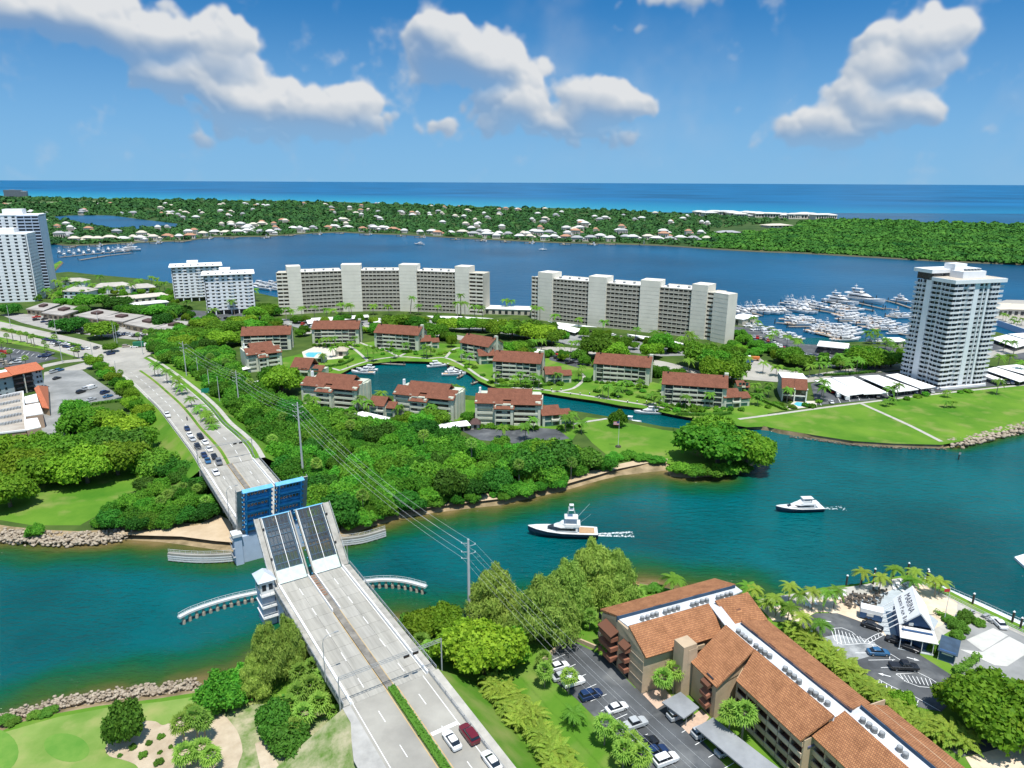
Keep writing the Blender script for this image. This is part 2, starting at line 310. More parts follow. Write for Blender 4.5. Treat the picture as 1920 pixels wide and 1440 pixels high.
# ------------------------------------------------------------------ mesh building
class MB:
    def __init__(s): s.v = []; s.f = []; s.m = []; s.uv = {}
    def add(s,vs,fs,mi=0):
        b = len(s.v); s.v += [tuple(map(float,q))for q in vs]
        for f in fs: s.f.append(tuple(b+i for i in f)); s.m.append(mi)
        return s
    def bx(s,x0,x1,y0,y1,z0,z1,mi=0):
        return s.add([(x0,y0,z0),(x1,y0,z0),(x1,y1,z0),(x0,y1,z0),(x0,y0,z1),(x1,y0,z1),(x1,y1,z1),(x0,y1,z1)],
                     [(3,2,1,0),(4,5,6,7),(0,1,5,4),(1,2,6,5),(2,3,7,6),(3,0,4,7)],mi)
    def obox(s,c,sx,sy,sz,rz=0,mi=0):
        cs, sn = math.cos(rz), math.sin(rz); vs = []
        for z in (0,sz):
            for x, y in ((-sx/2,-sy/2),(sx/2,-sy/2),(sx/2,sy/2),(-sx/2,sy/2)):
                vs.append((c[0]+x*cs-y*sn,c[1]+x*sn+y*cs,c[2]+z))
        return s.add(vs,[(3,2,1,0),(4,5,6,7),(0,1,5,4),(1,2,6,5),(2,3,7,6),(3,0,4,7)],mi)
    def prism(s,pts,z0,z1,mi=0):
        n = len(pts)
        if sum(pts[i][0]*pts[(i+1)%n][1]-pts[(i+1)%n][0]*pts[i][1]for i in range(n)) < 0: pts = pts[::-1]
        return s.add([(x,y,z0)for x,y in pts]+[(x,y,z1)for x,y in pts],
                     [tuple(range(n))[::-1],tuple(range(n,2*n))]+[(i,(i+1)%n,n+(i+1)%n,n+i)for i in range(n)],mi)
    def sheet(s,pts,z,mi=0):
        n = len(pts)
        if sum(pts[i][0]*pts[(i+1)%n][1]-pts[(i+1)%n][0]*pts[i][1]for i in range(n)) < 0: pts = pts[::-1]
        return s.add([(x,y,z)for x,y in pts],[tuple(range(n))],mi)
    def hexa(s,bot,top,mi=0):
        return s.add(list(bot)+list(top),[(3,2,1,0),(4,5,6,7),(0,1,5,4),(1,2,6,5),(2,3,7,6),(3,0,4,7)],mi)
    def tube(s,p,q,r0,r1=None,n=6,mi=0):
        r1 = r0 if r1 is None else r1
        p, q = Vector(p), Vector(q); d = (q-p)
        if d.length < 1e-6: return s
        d.normalize(); a = d.orthogonal().normalized(); b = d.cross(a)
        vs = [p+(a*math.cos(2*PI*i/n)+b*math.sin(2*PI*i/n))*r0 for i in range(n)] + [q+(a*math.cos(2*PI*i/n)+b*math.sin(2*PI*i/n))*r1 for i in range(n)]
        return s.add(vs,[(i,(i+1)%n,n+(i+1)%n,n+i)for i in range(n)]+[tuple(range(n))[::-1],tuple(range(n,2*n))],mi)
    def path(s,pts,r,n=6,mi=0):
        for a, b in zip(pts,pts[1:]): s.tube(a,b,r,r,n,mi)
        return s
    def slab(s,q,th,mi=0,uvs=True):
        """A roof plane through four points (eave left, eave right, ridge right, ridge left), th thick below."""
        q = [Vector(a)for a in q]; n = (q[1]-q[0]).cross(q[2]-q[0]).normalized()
        if n.z < 0: n = -n
        b = [a-n*th for a in q]; f0 = len(s.f)
        s.hexa(b,q,mi)
        if uvs:
            ax = (q[1]-q[0]).normalized(); ay = n.cross(ax)
            s.uv[f0+1] = [((a-q[0]).dot(ax),(a-q[0]).dot(ay))for a in q]
        return s
    def mesh(s,name,mats):
        me = bpy.data.meshes.new(name); me.from_pydata(s.v,[],s.f)
        for m in (mats if isinstance(mats,(list,tuple))else[mats]): me.materials.append(m)
        if any(s.m): me.polygons.foreach_set('material_index',s.m)
        if s.uv:
            ul = me.uv_layers.new(name='UVMap')
            for fi, co in s.uv.items():
                for li, c in zip(me.polygons[fi].loop_indices,co): ul.data[li].uv = c
        me.update(); return me
    def build(s,name,mats,parent=None,**k):
        if not s.v: return None
        return link(name,s.mesh(name,mats),parent,**k)
def link(name,data,parent=None,label=None,cat=None,group=None,kind=None,loc=None,rz=None):
    o = bpy.data.objects.new(name,data); COL.objects.link(o)
    if parent is not None: o.parent = parent
    if loc is not None: o.location = loc
    if rz is not None: o.rotation_euler = (0,0,rz)
    if label: o['label'] = label
    if cat: o['category'] = cat
    if group: o['group'] = group
    if kind: o['kind'] = kind
    return o
def thing(name,label,cat,loc=(0,0,0),rz=0,group=None): return link(name,None,None,label,cat,group,None,loc,rz)
def copy_tree(o,parent=None):
    c = o.copy(); COL.objects.link(c)
    if parent is not None: c.parent = parent
    for ch in o.children: copy_tree(ch,c)
    return c
def structure(name,mb,m): return mb.build(name,m,None,kind='structure')
def inpoly(x,y,poly):
    c = False; n = len(poly); j = n - 1
    for i in range(n):
        xi, yi = poly[i]; xj, yj = poly[j]
        if (yi>y) != (yj>y) and x < (xj-xi) * (y-yi) / (yj-yi) + xi: c = not c
        j = i
    return c
def scatter(poly,n,dmin,rnd,tries=6000):
    xs = [p[0]for p in poly]; ys = [p[1]for p in poly]; out = []
    for _ in range(tries):
        if len(out) >= n: break
        x, y = rnd.uniform(min(xs),max(xs)), rnd.uniform(min(ys),max(ys))
        if inpoly(x,y,poly) and all((x-a)**2+(y-b)**2>dmin*dmin for a,b in out): out.append((x,y))
    return out
def ribbon(pts,w):
    """Outline of a strip w wide along pts."""
    l, r = [], []
    for i, p in enumerate(pts):
        a = pts[max(0,i-1)]; b = pts[min(len(pts)-1,i+1)]
        dx, dy = b[0] - a[0], b[1] - a[1]; k = math.hypot(dx,dy) or 1
        nx, ny = -dy / k * w / 2, dx / k * w / 2
        l.append((p[0]+nx,p[1]+ny)); r.append((p[0]-nx,p[1]-ny))
    return l + r[::-1]
def smooth(pts,k=4):
    out = []
    for i in range(len(pts)-1):
        p0 = pts[max(0,i-1)]; p1 = pts[i]; p2 = pts[i+1]; p3 = pts[min(len(pts)-1,i+2)]
        for j in range(k):
            t = j / k
            out.append(tuple(0.5*(2*b+(c-a)*t+(2*a-5*b+4*c-d)*t*t+(3*b-a-3*c+d)*t**3)for a,b,c,d in zip(p0,p1,p2,p3)))
    out.append(tuple(pts[-1])); return out

# ------------------------------------------------------------------ water, land
def near_dist(X,Y,segs):
    D = np.full(X.shape,1e9)
    for (x0,y0), (x1,y1) in segs:
        dx, dy = x1 - x0, y1 - y0; L2 = dx * dx + dy * dy or 1
        t = np.clip(((X-x0)*dx+(Y-y0)*dy)/L2,0,1)
        D = np.minimum(D,np.hypot(X-x0-t*dx,Y-y0-t*dy))
    return D
def grid_obj(name,X,Y,Z,vals,m,attr='depth'):
    r, c = X.shape
    me = bpy.data.meshes.new(name); co = np.stack([X,Y,np.full(X.shape,Z)if np.isscalar(Z)else Z],-1).reshape(-1,3)
    i = np.arange(r*c).reshape(r,c); q = np.stack([i[:-1,:-1],i[:-1,1:],i[1:,1:],i[1:,:-1]],-1).reshape(-1,4)
    me.vertices.add(len(co)); me.vertices.foreach_set('co',co.astype('f').ravel())
    me.loops.add(q.size); me.loops.foreach_set('vertex_index',q.ravel().astype('i'))
    me.polygons.add(len(q)); me.polygons.foreach_set('loop_start',np.arange(0,q.size,4,dtype='i'))
    me.update(calc_edges=True); me.validate()
    a = me.attributes.new(attr,'FLOAT','POINT'); a.data.foreach_set('value',vals.astype('f').ravel())
    me.materials.append(m); return link(name,me,None,kind='structure')

def land(name,pts,m,zt=GZ,bank=BANK):
    """pts: (px, py, width of the bank) at the waterline, or ('w', x, y, width) in metres."""
    xy, wd = [], []
    for p in pts:
        if p[0] == 'w': xy.append((p[1],p[2])); wd.append(p[3])
        else: xy.append(at(p[0],p[1],0)); wd.append(p[2])
    n = len(xy)
    ar = sum(xy[i][0]*xy[(i+1)%n][1]-xy[(i+1)%n][0]*xy[i][1]for i in range(n))
    if ar < 0: xy.reverse(); wd.reverse()
    top = []
    for i in range(n):
        a, b, c = xy[i-1], xy[i], xy[(i+1)%n]
        nx = ny = 0
        for p, q in ((a,b),(b,c)):
            dx, dy = q[0] - p[0], q[1] - p[1]; k = math.hypot(dx,dy) or 1; nx -= dy / k; ny += dx / k
        k = math.hypot(nx,ny) or 1
        top.append((b[0]+nx/k*wd[i],b[1]+ny/k*wd[i]))
    mb = MB(); vs = [(x,y,-1.5)for x,y in xy] + [(x,y,0.0)for x,y in xy] + [(x,y,zt)for x,y in top]
    mb.add(vs,[tuple(range(2*n,3*n))],0)
    fs = []
    for i in range(n):
        j = (i+1) % n; fs += [(i,j,n+j,n+i),(n+i,n+j,2*n+j,2*n+i)]
    b0 = 0
    for f in fs: mb.f.append(f); mb.m.append(1)
    mb.build(name,[m,bank],None,kind='structure')
    return xy

SHORE_B = [(-60,1003,5),(0,1012,5),(60,1018,5),(130,1021,5),(200,1017,5),(235,1012,7),(300,1016,9),(340,1021,10),(400,1030,11),(437,1034,10),(520,1022,6),
           (600,1014,5),(640,1010,5),(689,990,4),(747,973,4),(817,961,4),(883,953,4),(940,947,4),(985,936,5),(1050,922,5),(1127,900,5),(1160,892,6),(1210,886,7),
           (1250,882,5),(1257,893,2),(1293,896,1.5),(1343,893,1.5),(1397,884,1.2),(1420,868,.6),(1432,850,.4)]
PEN = [(1424,838,.3),(1340,822,.3),(1287,811,.3),(1243,806,.3),(1193,796,.3),(1147,788,.3),(1100,780,.3),(1070,775,.3),(1000,760,.3),(920,751,.3),(870,746,.3),(780,751,.3),
       (700,745,.3),(660,735,.3),(638,716,.3),(637,704,.3),(660,692,.3),(693,684,.3),(747,679,.3),(797,680,.3),(830,682,.3),(857,691,.3),(880,702,.3),(897,716,.3),(923,727,.3),
       (963,736,.3),(1000,739,.3),(1020,739,.3),(1070,747,.3),(1120,754,.3),(1160,762,.3),(1213,769,.3),(1260,779,.3),(1317,789,.3),(1400,803,.3),(1443,808,.3),(1460,813,.3),(1527,823,.3),
       (1600,834,.3),(1679,839,.3),(1769,841,.4)]
RIP_R = [(1787,838,4.5),(1837,827,4.5),(1920,806,4.5),(2100,772,4.5)]
LAKESH = [(2100,690,.4),(1920,640,.4),(1866,626,.4),(1700,640,.4),(1678,645,.4),(1601,645,.4),(1528,651,.4),(1497,652,.4),(1505,640,.4),(1450,618,.4),(1403,608,.4),(1372,594,.4),
          (1345,584,1),(1180,580,1),(1000,580,1),(985,588,.5),(930,588,.5),(905,578,1),(600,566,1),(520,560,1),(480,551,1),(400,540,1),(315,533,1),(267,525,1),(185,518,1),(130,512,1),(95,515,1),(-60,515,1),(-700,520,1)]
shoreB = land('mainland_ground',SHORE_B+PEN+RIP_R+LAKESH+[('w',-420,190,3),('w',-260,172,3)],WOODG,bank=BANK)
SHORE_A = [(-120,1400,4),(0,1362,4),(33,1346,4),(110,1326,4),(200,1310,4),(300,1298,4),(367,1288,4),(440,1262,4),(520,1225,4),(600,1190,4),(680,1170,4),(750,1168,4),(800,1172,4),(870,1170,4),(940,1165,4),
           (1000,1148,4),(1060,1135,4),(1110,1115,4),(1150,1098,3),(1187,1091,3),(1222,1097,3),(1260,1104,3),(1330,1110,2),(1400,1116,2),(1432,1128,1),(1490,1118,.5),(1557,1108,.4),(1613,1102,.4),
           (1673,1090,.4),(1700,1086,.4),(1730,1093,.4),(1777,1116,.4),(1830,1143,.4),(1880,1166,.4),(1935,1192,.4),(2200,1320,.4)]
shoreA = land('near_shore_ground',SHORE_A+[('w',150,30,3),('w',-120,30,3)],GRASS,bank=BANK)
land('marina_finger_ground',[(1860,604,.4),(1920,623,.4),(2100,665,.4),(2180,590,.4),(1925,566,1),(1885,565,1),(1852,574,.4)],PALEROAD)
NEARSH = [(-700,470),(60,468),(100,458),(123,461),(167,460),(267,455),(350,452),(397,445),(500,444),(583,438),(640,436),(700,439),(760,441),(860,447),(960,452),(1050,456),(1150,458),(1240,461),(1300,465),(1340,468),
          (1430,473),(1493,475),(1613,482),(1713,488),(1813,493),(1920,497),(2300,512)]
FARSH = [(2500,450),(1920,424),(1700,416),(1550,411.5),(1300,401),(1070,391),(900,388.5),(640,379),(213,373),(120,371),(0,367),(-300,359),(-900,352)]
land('barrier_island_ground',[(a,b,2)for a,b in NEARSH]+[(a,b,20)for a,b in FARSH],mat('island_soil',(.03,.065,.018),rough=.95,col2=(.07,.11,.035),scale=.012,spec=.1),bank=mat('island_bank',(.10,.095,.06),rough=.95))
land('grassy_spit',[(92,508,1),(96,500,1),(113,491,1),(119,493,1),(112,500,1),(100,512,1)],GRASS)

# channel and lagoon water, with the bottom showing where it is shallow
nat = []
for s in (SHORE_B,SHORE_A[:30]):
    w = [(*at(a,b,0),c)for a,b,c in s]
    nat += [((p[0],p[1]),(q[0],q[1]))for p,q in zip(w,w[1:])if q[2]>=1.5]
w = [at(a,b,0)for a,b,c in RIP_R]; nat_r = list(zip(w,w[1:]))
X, Y = np.meshgrid(np.arange(-420,560,3.0),np.arange(40,470,3.0))
dd = near_dist(X,Y,nat); dr = near_dist(X,Y,nat_r) * 2.2
vals = np.clip(np.minimum(dd,dr)/22.0,0,1)
CH = water_mat('channel_water',(.0,.079,.088),wave=.95,scale=.55,attr='depth',rough=.10,spec=.22,
               col_shore=[(0.0,(.17,.125,.05)),(0.10,(.085,.085,.022)),(0.24,(.025,.075,.014)),(0.48,(.002,.075,.034)),(0.85,(.0,.082,.085))])
grid_obj('channel_water',X,Y,0.0,vals,CH)
LK = water_mat('lake_water',(.0,.064,.135),wave=.7,scale=.16,rough=.28,swell=.004,spec=.2)
MB().sheet([(-6000,330),(6000,330),(6000,2600),(-6000,2600)],-0.2).build('lake_water',LK,kind='structure')
fs = sorted(at(a,b,0)for a,b in FARSH); fx = [p[0]for p in fs]; fy = [p[1]for p in fs]
azs = np.linspace(-1.05,1.05,140); rr = np.geomspace(1300,150000,150)
A_, R_ = np.meshgrid(azs,rr); X = R_ * np.sin(A_); Y = R_ * np.cos(A_)
vals = np.clip((Y-np.interp(X,fx,fy))/2600.0,0,1)
OC = water_mat('ocean_water',(.003,.10,.225),wave=.4,scale=.05,attr='depth',rough=.42,swell=.0012,spec=.15,
               col_shore=[(0.0,(.035,.25,.32)),(0.12,(.013,.20,.30)),(0.45,(.005,.145,.27)),(0.9,(.003,.11,.235))])
grid_obj('ocean_water',X,Y,-0.5,vals,OC)

def sheet_px(name,px,m,dz,z=GZ):
    return MB().sheet(P(px,z),z+dz).build(name,m,kind='structure')
def strip_px(name,px,w,m,dz,z=GZ,k=4,th=0):
    return MB().sheet(ribbon(smooth(P(px,z),k),w),z+dz).build(name,m,kind='structure')

# --- near bank
sheet_px('golf_lawn',[(-200,1410),(0,1375),(110,1344),(200,1327),(300,1316),(367,1306),(440,1300),(520,1340),(560,1440),(560,1600),(-300,1600)],GOLF,.01)
sheet_px('putting_green',[(125+42*math.cos(a)+8*math.sin(a),1402+27*math.sin(a))for a in np.linspace(0,2*PI,24)[:-1]],GREEN,.03)
sheet_px('putting_green',[(-20+55*math.cos(a),1410+45*math.sin(a))for a in np.linspace(0,2*PI,24)[:-1]],GREEN,.03)
sheet_px('sand_bunker',smooth([(197,1405),(203,1393),(222,1380),(250,1358),(268,1352),(292,1353),(305,1360),(325,1352),(350,1337),(385,1337),(417,1340),(437,1360),(448,1378),(455,1410),(445,1440),(440,1500),(290,1500),(262,1445),(250,1432),(227,1424),(205,1418),(197,1405)],3)[:-1],BUNK,.05)
sheet_px('dry_grass_bank',[(385,1337),(480,1320),(640,1330),(655,1400),(690,1500),(445,1500),(440,1440),(455,1410),(448,1378)],DRYG,.03)
sheet_px('sandy_track',[(478,1395),(490,1390),(520,1430),(560,1500),(500,1500),(488,1440)],BUNK,.06)
sheet_px('shore_path_lawn',[(880,1320),(960,1240),(1040,1130),(1130,1120),(1160,1180),(1060,1230),(980,1240),(1090,1400),(1200,1600),(960,1600),(900,1420)],GRASS,.02)
# condo car park
LOT = [(1065,1198),(1140,1235),(1190,1290),(1238,1310),(1300,1370),(1400,1480),(1500,1600),(1330,1600),(1195,1435),(1130,1360),(1080,1310),(1030,1270),(1012,1248),(1040,1215)]
sheet_px('condo_parking_asphalt',LOT,ASPH,.05)
sheet_px('paved_entry',[(1275,1360),(1315,1330),(1330,1345),(1300,1385)],mat('pink_pavers',(.50,.36,.27),var=.12,scale=1.5),.07)
sheet_px('paved_entry',[(1205,1302),(1240,1285),(1262,1310),(1232,1330)],MATS['pink_pavers'],.07)
# marina car park, beach and yard
sheet_px('marina_beach_sand',smooth([(1425,1140),(1440,1128),(1490,1123),(1557,1110),(1613,1105),(1673,1094),(1700,1090),(1730,1097),(1775,1120),(1795,1132),(1780,1165),(1700,1200),(1660,1210),(1600,1170),(1570,1152),(1530,1148),(1500,1165),(1450,1165)],2),mat('marina_sand',(.56,.43,.30),rough=.95,col2=(.68,.56,.43),scale=.3,spec=.1),.04)
sheet_px('marina_parking_asphalt',[(1500,1165),(1530,1150),(1570,1150),(1620,1168),(1680,1205),(1720,1225),(1790,1270),(1800,1290),(1780,1320),(1765,1335),(1690,1320),(1620,1270),(1560,1235),(1510,1200)],ASPH,.06)
sheet_px('worn_asphalt_patch',[(1545,1195),(1570,1190),(1640,1205),(1650,1225),(1600,1240),(1560,1232)],mat('bleached_asphalt',(.14,.15,.155),rough=.95,col2=(.36,.37,.37),scale=.3),.07)
sheet_px('boatyard_concrete',[(1790,1185),(1830,1165),(1870,1170),(1935,1200),(2100,1290),(2000,1340),(1870,1290),(1800,1262),(1760,1225)],ASPHG,.05)
for q in ([(1812,1200),(1862,1178),(1890,1192),(1842,1222)],[(1842,1223),(1892,1194),(1930,1214),(1925,1226),(1888,1250),(1865,1248),(1800,1218)]):
    sheet_px('concrete_slab',q,mat('yard_concrete',(.50,.49,.45),var=.12,scale=.3),.09)
sheet_px('plaza_paving',[(1598,1128),(1640,1118),(1690,1100),(1720,1110),(1740,1150),(1760,1165),(1740,1200),(1690,1200),(1660,1190),(1640,1160)],mat('blue_grey_paving',(.38,.42,.44),var=.12,scale=.5),.06)
sheet_px('service_drive_asphalt',[(1770,1395),(1870,1385),(1890,1400),(1800,1420)],ASPH,.05)
sheet_px('paved_terrace',[(1810,1420),(1880,1402),(1920,1395),(2000,1440),(1840,1470)],MATS['marina_sand'],.05)
sheet_px('promenade_paving',[(1690,1092),(1730,1095),(1777,1118),(1830,1145),(1880,1168),(1935,1194),(1935,1206),(1870,1178),(1825,1162),(1800,1172),(1770,1190),(1745,1222),(1725,1215),(1745,1180),(1765,1160),(1735,1140),(1715,1110)],SIDEW,.035)
strip_px('seawall_walk',[(1430,1133),(1490,1123),(1557,1113),(1613,1107),(1673,1096),(1700,1091)],4,SIDEW,.05)
# --- far bank by the bridge
sheet_px('park_lawn',[(-100,985),(0,975),(60,985),(150,985),(185,965),(240,925),(300,905),(340,885),(350,850),(335,820),(320,790),(280,740),(250,740),(240,790),(200,880),(100,900),(-100,960)],GRASS,.02)
sheet_px('bridge_beach_sand',[(215,1000),(300,992),(370,985),(410,965),(430,975),(445,1018),(400,1014),(340,1006),(235,1003)],SAND,.03)
sheet_px('riverside_sand',[(640,995),(700,978),(747,962),(817,950),(883,942),(940,935),(985,925),(1050,911),(1127,889),(1160,879),(1215,868),(1250,868),(1252,860),(1200,862),(1150,872),(1110,882),(1030,900),(950,920),(880,930),(800,940),(700,966),(640,985)],SAND,.03)
sheet_px('point_lawn',[(1080,795),(1100,782),(1147,788),(1193,796),(1243,806),(1287,811),(1340,822),(1422,840),(1426,855),(1395,880),(1340,886),(1290,886),(1255,870),(1190,850),(1140,855),(1110,830)],GRASS,.02)
# --- village ground
sheet_px('village_lawn',[(450,690),(600,655),(700,640),(860,645),(1000,660),(1110,690),(1240,720),(1400,735),(1440,760),(1500,765),(1440,775),(1430,800),(1400,801),(1317,787),(1260,777),(1213,767),(1160,760),(1120,752),(1070,745),(1020,737),(963,734),(923,725),(897,714),(880,700),(857,689),(830,680),(797,678),(747,677),(693,682),(660,690),(637,702),(600,725)],GRASS,.02)
sheet_px('village_lawn',[(640,718),(662,737),(700,747),(780,753),(870,749),(920,754),(1000,763),(1070,778),(1090,800),(1070,830),(1000,810),(900,815),(860,790),(700,770),(650,745)],GRASS,.02)
sheet_px('tower_lawn',[(1385,786),(1500,772),(1600,757),(1680,748),(1775,737),(1920,722),(2060,712),(2100,768),(1920,799),(1837,820),(1800,828),(1766,834),(1679,832),(1600,827),(1527,816),(1445,802)],GRASS,.03)
strip_px('lawn_path',[(1385,786),(1460,776),(1540,765),(1620,755),(1700,745),(1790,735),(1920,722),(2000,716)],1.8,SIDEW,.06)
strip_px('lawn_path',[(1615,757),(1660,777),(1710,800),(1765,828)],1.8,SIDEW,.06)
for pts in ([(640,694),(690,677),(747,669),(800,672),(835,671),(870,686),(900,706),(925,717),(965,727),(1020,731),(1075,738),(1120,745),(1165,752),(1215,760),(1262,768),(1335,782)],
            [(690,677),(665,655),(640,640)],[(747,669),(720,655),(690,648),(670,640)],[(747,669),(775,655),(790,650)],[(835,671),(850,655),(862,652)],
            [(1035,735),(1075,728),(1095,710),(1090,700)],[(1020,731),(1000,724),(1015,718)],[(1215,760),(1250,747),(1240,735)],[(1075,795),(1105,790),(1138,785)],[(638,695),(615,690),(600,700)]):
    strip_px('garden_path',pts,1.7,SIDEW,.05)
sheet_px('village_parking_asphalt',[(860,805),(980,800),(1045,805),(1068,822),(1000,835),(900,825)],ASPH,.05)
sheet_px('village_parking_asphalt',[(1030,660),(1080,668),(1110,685),(1085,690),(1030,675)],ASPH,.05)
strip_px('village_road',[(560,625),(700,612),(830,628),(960,650),(1060,655),(1140,665),(1240,682),(1310,700),(1400,707),(1500,712),(1580,700),(1660,690),(1760,680),(1920,655),(2050,640)],11,PALEROAD,.045)
sheet_px('village_road',[(1370,665),(1400,655),(1445,685),(1500,695),(1480,715),(1400,712)],PALEROAD,.04)
sheet_px('tower_parking_asphalt',[(1520,720),(1560,705),(1700,695),(1900,690),(2050,680),(2050,712),(1920,718),(1780,733),(1640,750),(1560,757),(1530,760)],ASPH,.05)
sheet_px('tower_parking_asphalt',[(1850,650),(1870,636),(1920,645),(2050,665),(2050,690),(1880,670)],ASPH,.04)
sheet_px('marina_parking_asphalt',[(1372,612),(1403,614),(1450,622),(1500,645),(1600,650),(1690,650),(1690,680),(1560,690),(1480,675),(1400,640),(1365,630)],ASPH,.045)
sheet_px('slab_building_parking',[(500,598),(900,600),(960,610),(1060,625),(1330,655),(1340,665),(1240,668),(1060,645),(940,625),(840,615),(560,615)],ASPHG,.04)
sheet_px('tower_parking_asphalt',[(330,580),(500,590),(500,610),(420,605),(330,600)],ASPH,.045)
for q, nm in (([(566,660),(590,650),(650,654),(642,672),(600,676),(570,672)],'village'),):
    sheet_px('pool_deck',q,mat('pool_deck_stone',(.55,.50,.42),var=.1,scale=.5),.06)
sheet_px('pool_deck',[(1475,763),(1490,752),(1530,752),(1532,762),(1480,768)],MATS['pool_deck_stone'],.07)
# --- left: highway and its ground
sheet_px('roadside_lawn',[(-200,640),(0,600),(110,630),(210,652),(300,640),(330,670),(420,745),(470,830),(440,830),(280,660),(200,690),(110,660),(0,640),(-200,680)],GRASS,.02)
sheet_px('highway',[(-300,560),(0,603),(60,616),(150,636),(208,652),(275,650),(310,636),(330,636),(325,645),(275,668),(268,672),(200,686),(172,682),(140,668),(100,655),(50,642),(0,632),(-300,580)],PALEROAD,.05)
sheet_px('highway',[(82,704),(83,698),(120,690),(150,682),(175,676),(200,684),(150,694),(110,700)],PALEROAD,.05)
sheet_px('highway',[(80,690),(120,681),(165,676),(160,672),(120,676),(80,684)],PALEROAD,.05)
sheet_px('median_lawn',[(0,616),(60,628),(150,650),(170,653),(150,652),(60,632),(0,621)],mat('median_planting',(.16,.13,.06),col2=(.10,.17,.04),scale=.3),.1)
sheet_px('retail_parking_asphalt',[(-100,640),(0,650),(70,660),(110,672),(60,684),(0,690),(-100,690)],ASPH,.06)
sheet_px('office_parking',[(0,590),(40,588),(140,598),(230,612),(280,625),(285,640),(200,632),(100,620),(40,605)],mat('pale_asphalt',(.24,.23,.21),col2=(.36,.34,.31),scale=.15),.05)
sheet_px('grey_parking_asphalt',[(83,704),(117,695),(154,694),(233,748),(171,758),(120,765),(118,800),(133,820),(83,834),(75,800),(80,740)],ASPHG,.06)

# ------------------------------------------------------------------ the drawbridge and its road
BO = (-47.9,151.2); BU = (-.552,.834); BN = (.834,.552); BRZ = math.asin(.552)
def st(x,y): dx, dy = x - BO[0], y - BO[1]; return dx * BU[0] + dy * BU[1], dx * BN[0] + dy * BN[1]
def bw(t,s): return BO[0] + BN[0] * t + BU[0] * s, BO[1] + BN[1] * t + BU[1] * s
SF = 33.0
def zr(s):
    if s < -46: return max(8.2+(s+46)*.05,1.7)
    if s < 0: return 9 + .0174 * s
    if s < SF: return 9
    if s < 85: return 9 - .0122 * (s-SF)
    return max(1.7,8.4-(s-85)*6.7/160)
def atroad(px,py):
    z = 6
    for _ in range(8):
        x, y = at(px,py,z); z = .5 * z + .5 * zr(st(x,y)[0])
    return x, y, z

bridge = thing('drawbridge','raised double leaf drawbridge of pale concrete with blue steel leaves over the channel','bridge',(BO[0],BO[1],0),BRZ)
def lane(mb,t0,t1,s0,s1,dz0,dz1,n=1,mi=0):
    for i in range(n):
        a = s0 + (s1-s0) * i / n; b = s0 + (s1-s0) * (i+1) / n
        mb.hexa([(t0,a,zr(a)+dz0),(t1,a,zr(a)+dz0),(t1,b,zr(b)+dz0),(t0,b,zr(b)+dz0)],[(t0,a,zr(a)+dz1),(t1,a,zr(a)+dz1),(t1,b,zr(b)+dz1),(t0,b,zr(b)+dz1)],mi)
    return mb
LANES = [(-7.7,-4.22),(-4.18,-.78),(.78,4.12),(4.16,7.5)]
SLABM = [mat('deck_slab_%d'%i,c,var=.17,scale=1.1,bump=.1,detail=8,stretch=(1.3,.07,1))for i,c in enumerate([(.335,.32,.28),(.322,.308,.27),(.345,.33,.292)])]
rb = random.Random(3)
for s0, s1, n in ((-46,-.1,11),(SF+.1,85,11)):
    for t0, t1 in LANES:
        for i in range(n):
            a = s0 + (s1-s0) * i / n + .03; b = s0 + (s1-s0) * (i+1) / n - .03
            lane(MB(),t0,t1,a,b,-.25,0).build('deck_slab',rb.choice(SLABM),bridge)
    lane(MB(),-9.25,9.6,s0,s1,-1.3,-.27).build('deck',CONC2,bridge)
    for t0, t1 in ((-9.2,-8.06),(7.86,9.5)): lane(MB(),t0,t1,s0,s1,-.26,.18,4).build('walkway',CONC2,bridge)
    for t0, t1 in ((-8.05,-7.74),(7.54,7.85)): lane(MB(),t0,t1,s0,s1,-.26,.62,4).build('barrier',WHITE,bridge)
    lane(MB(),-.72,.72,s0,s1,-.26,.16,3).build('median_strip',CONCD,bridge)
    for t0, t1 in ((-.9,-.8),(.8,.9)): lane(MB(),t0,t1,s0,s1,.004,.008,2).build('edge_line',YLINE,bridge)
    for t in (-7.5,7.3): lane(MB(),t,t+.12,s0,s1,.004,.008,2).build('edge_line',LINE,bridge)
    for t in (-4.26,4.08):
        for k in range(int((s1-s0)/9)): lane(MB(),t,t+.13,s0+3+9*k,s0+6+9*k,.004,.008).build('lane_dash',LINE,bridge)
    for t in (-9.3,9.6):
        m = MB(); lane(m,t-.05,t+.05,s0,s1,.95,1.05,4); lane(m,t-.04,t+.04,s0,s1,.55,.62,4)
        for k in range(int((s1-s0)/2.0)): m.bx(t-.06,t+.06,s0+k*2.0,s0+k*2.0+.12,zr(s0+2*k)-.3,zr(s0+2*k)+1.0)
        m.build('railing',METALG,bridge)
for t in (-.95,.73): lane(MB(),t,t+.22,-17,-.1,.0,.75).build('barrier',WHITE,bridge)
for k in range(9): lane(MB(),-.5,.5,-1.2-k*1.1,-.7-k*1.1,.17,.24).build('median_grille',mat('rusty_steel',(.25,.14,.09),var=.3),bridge)
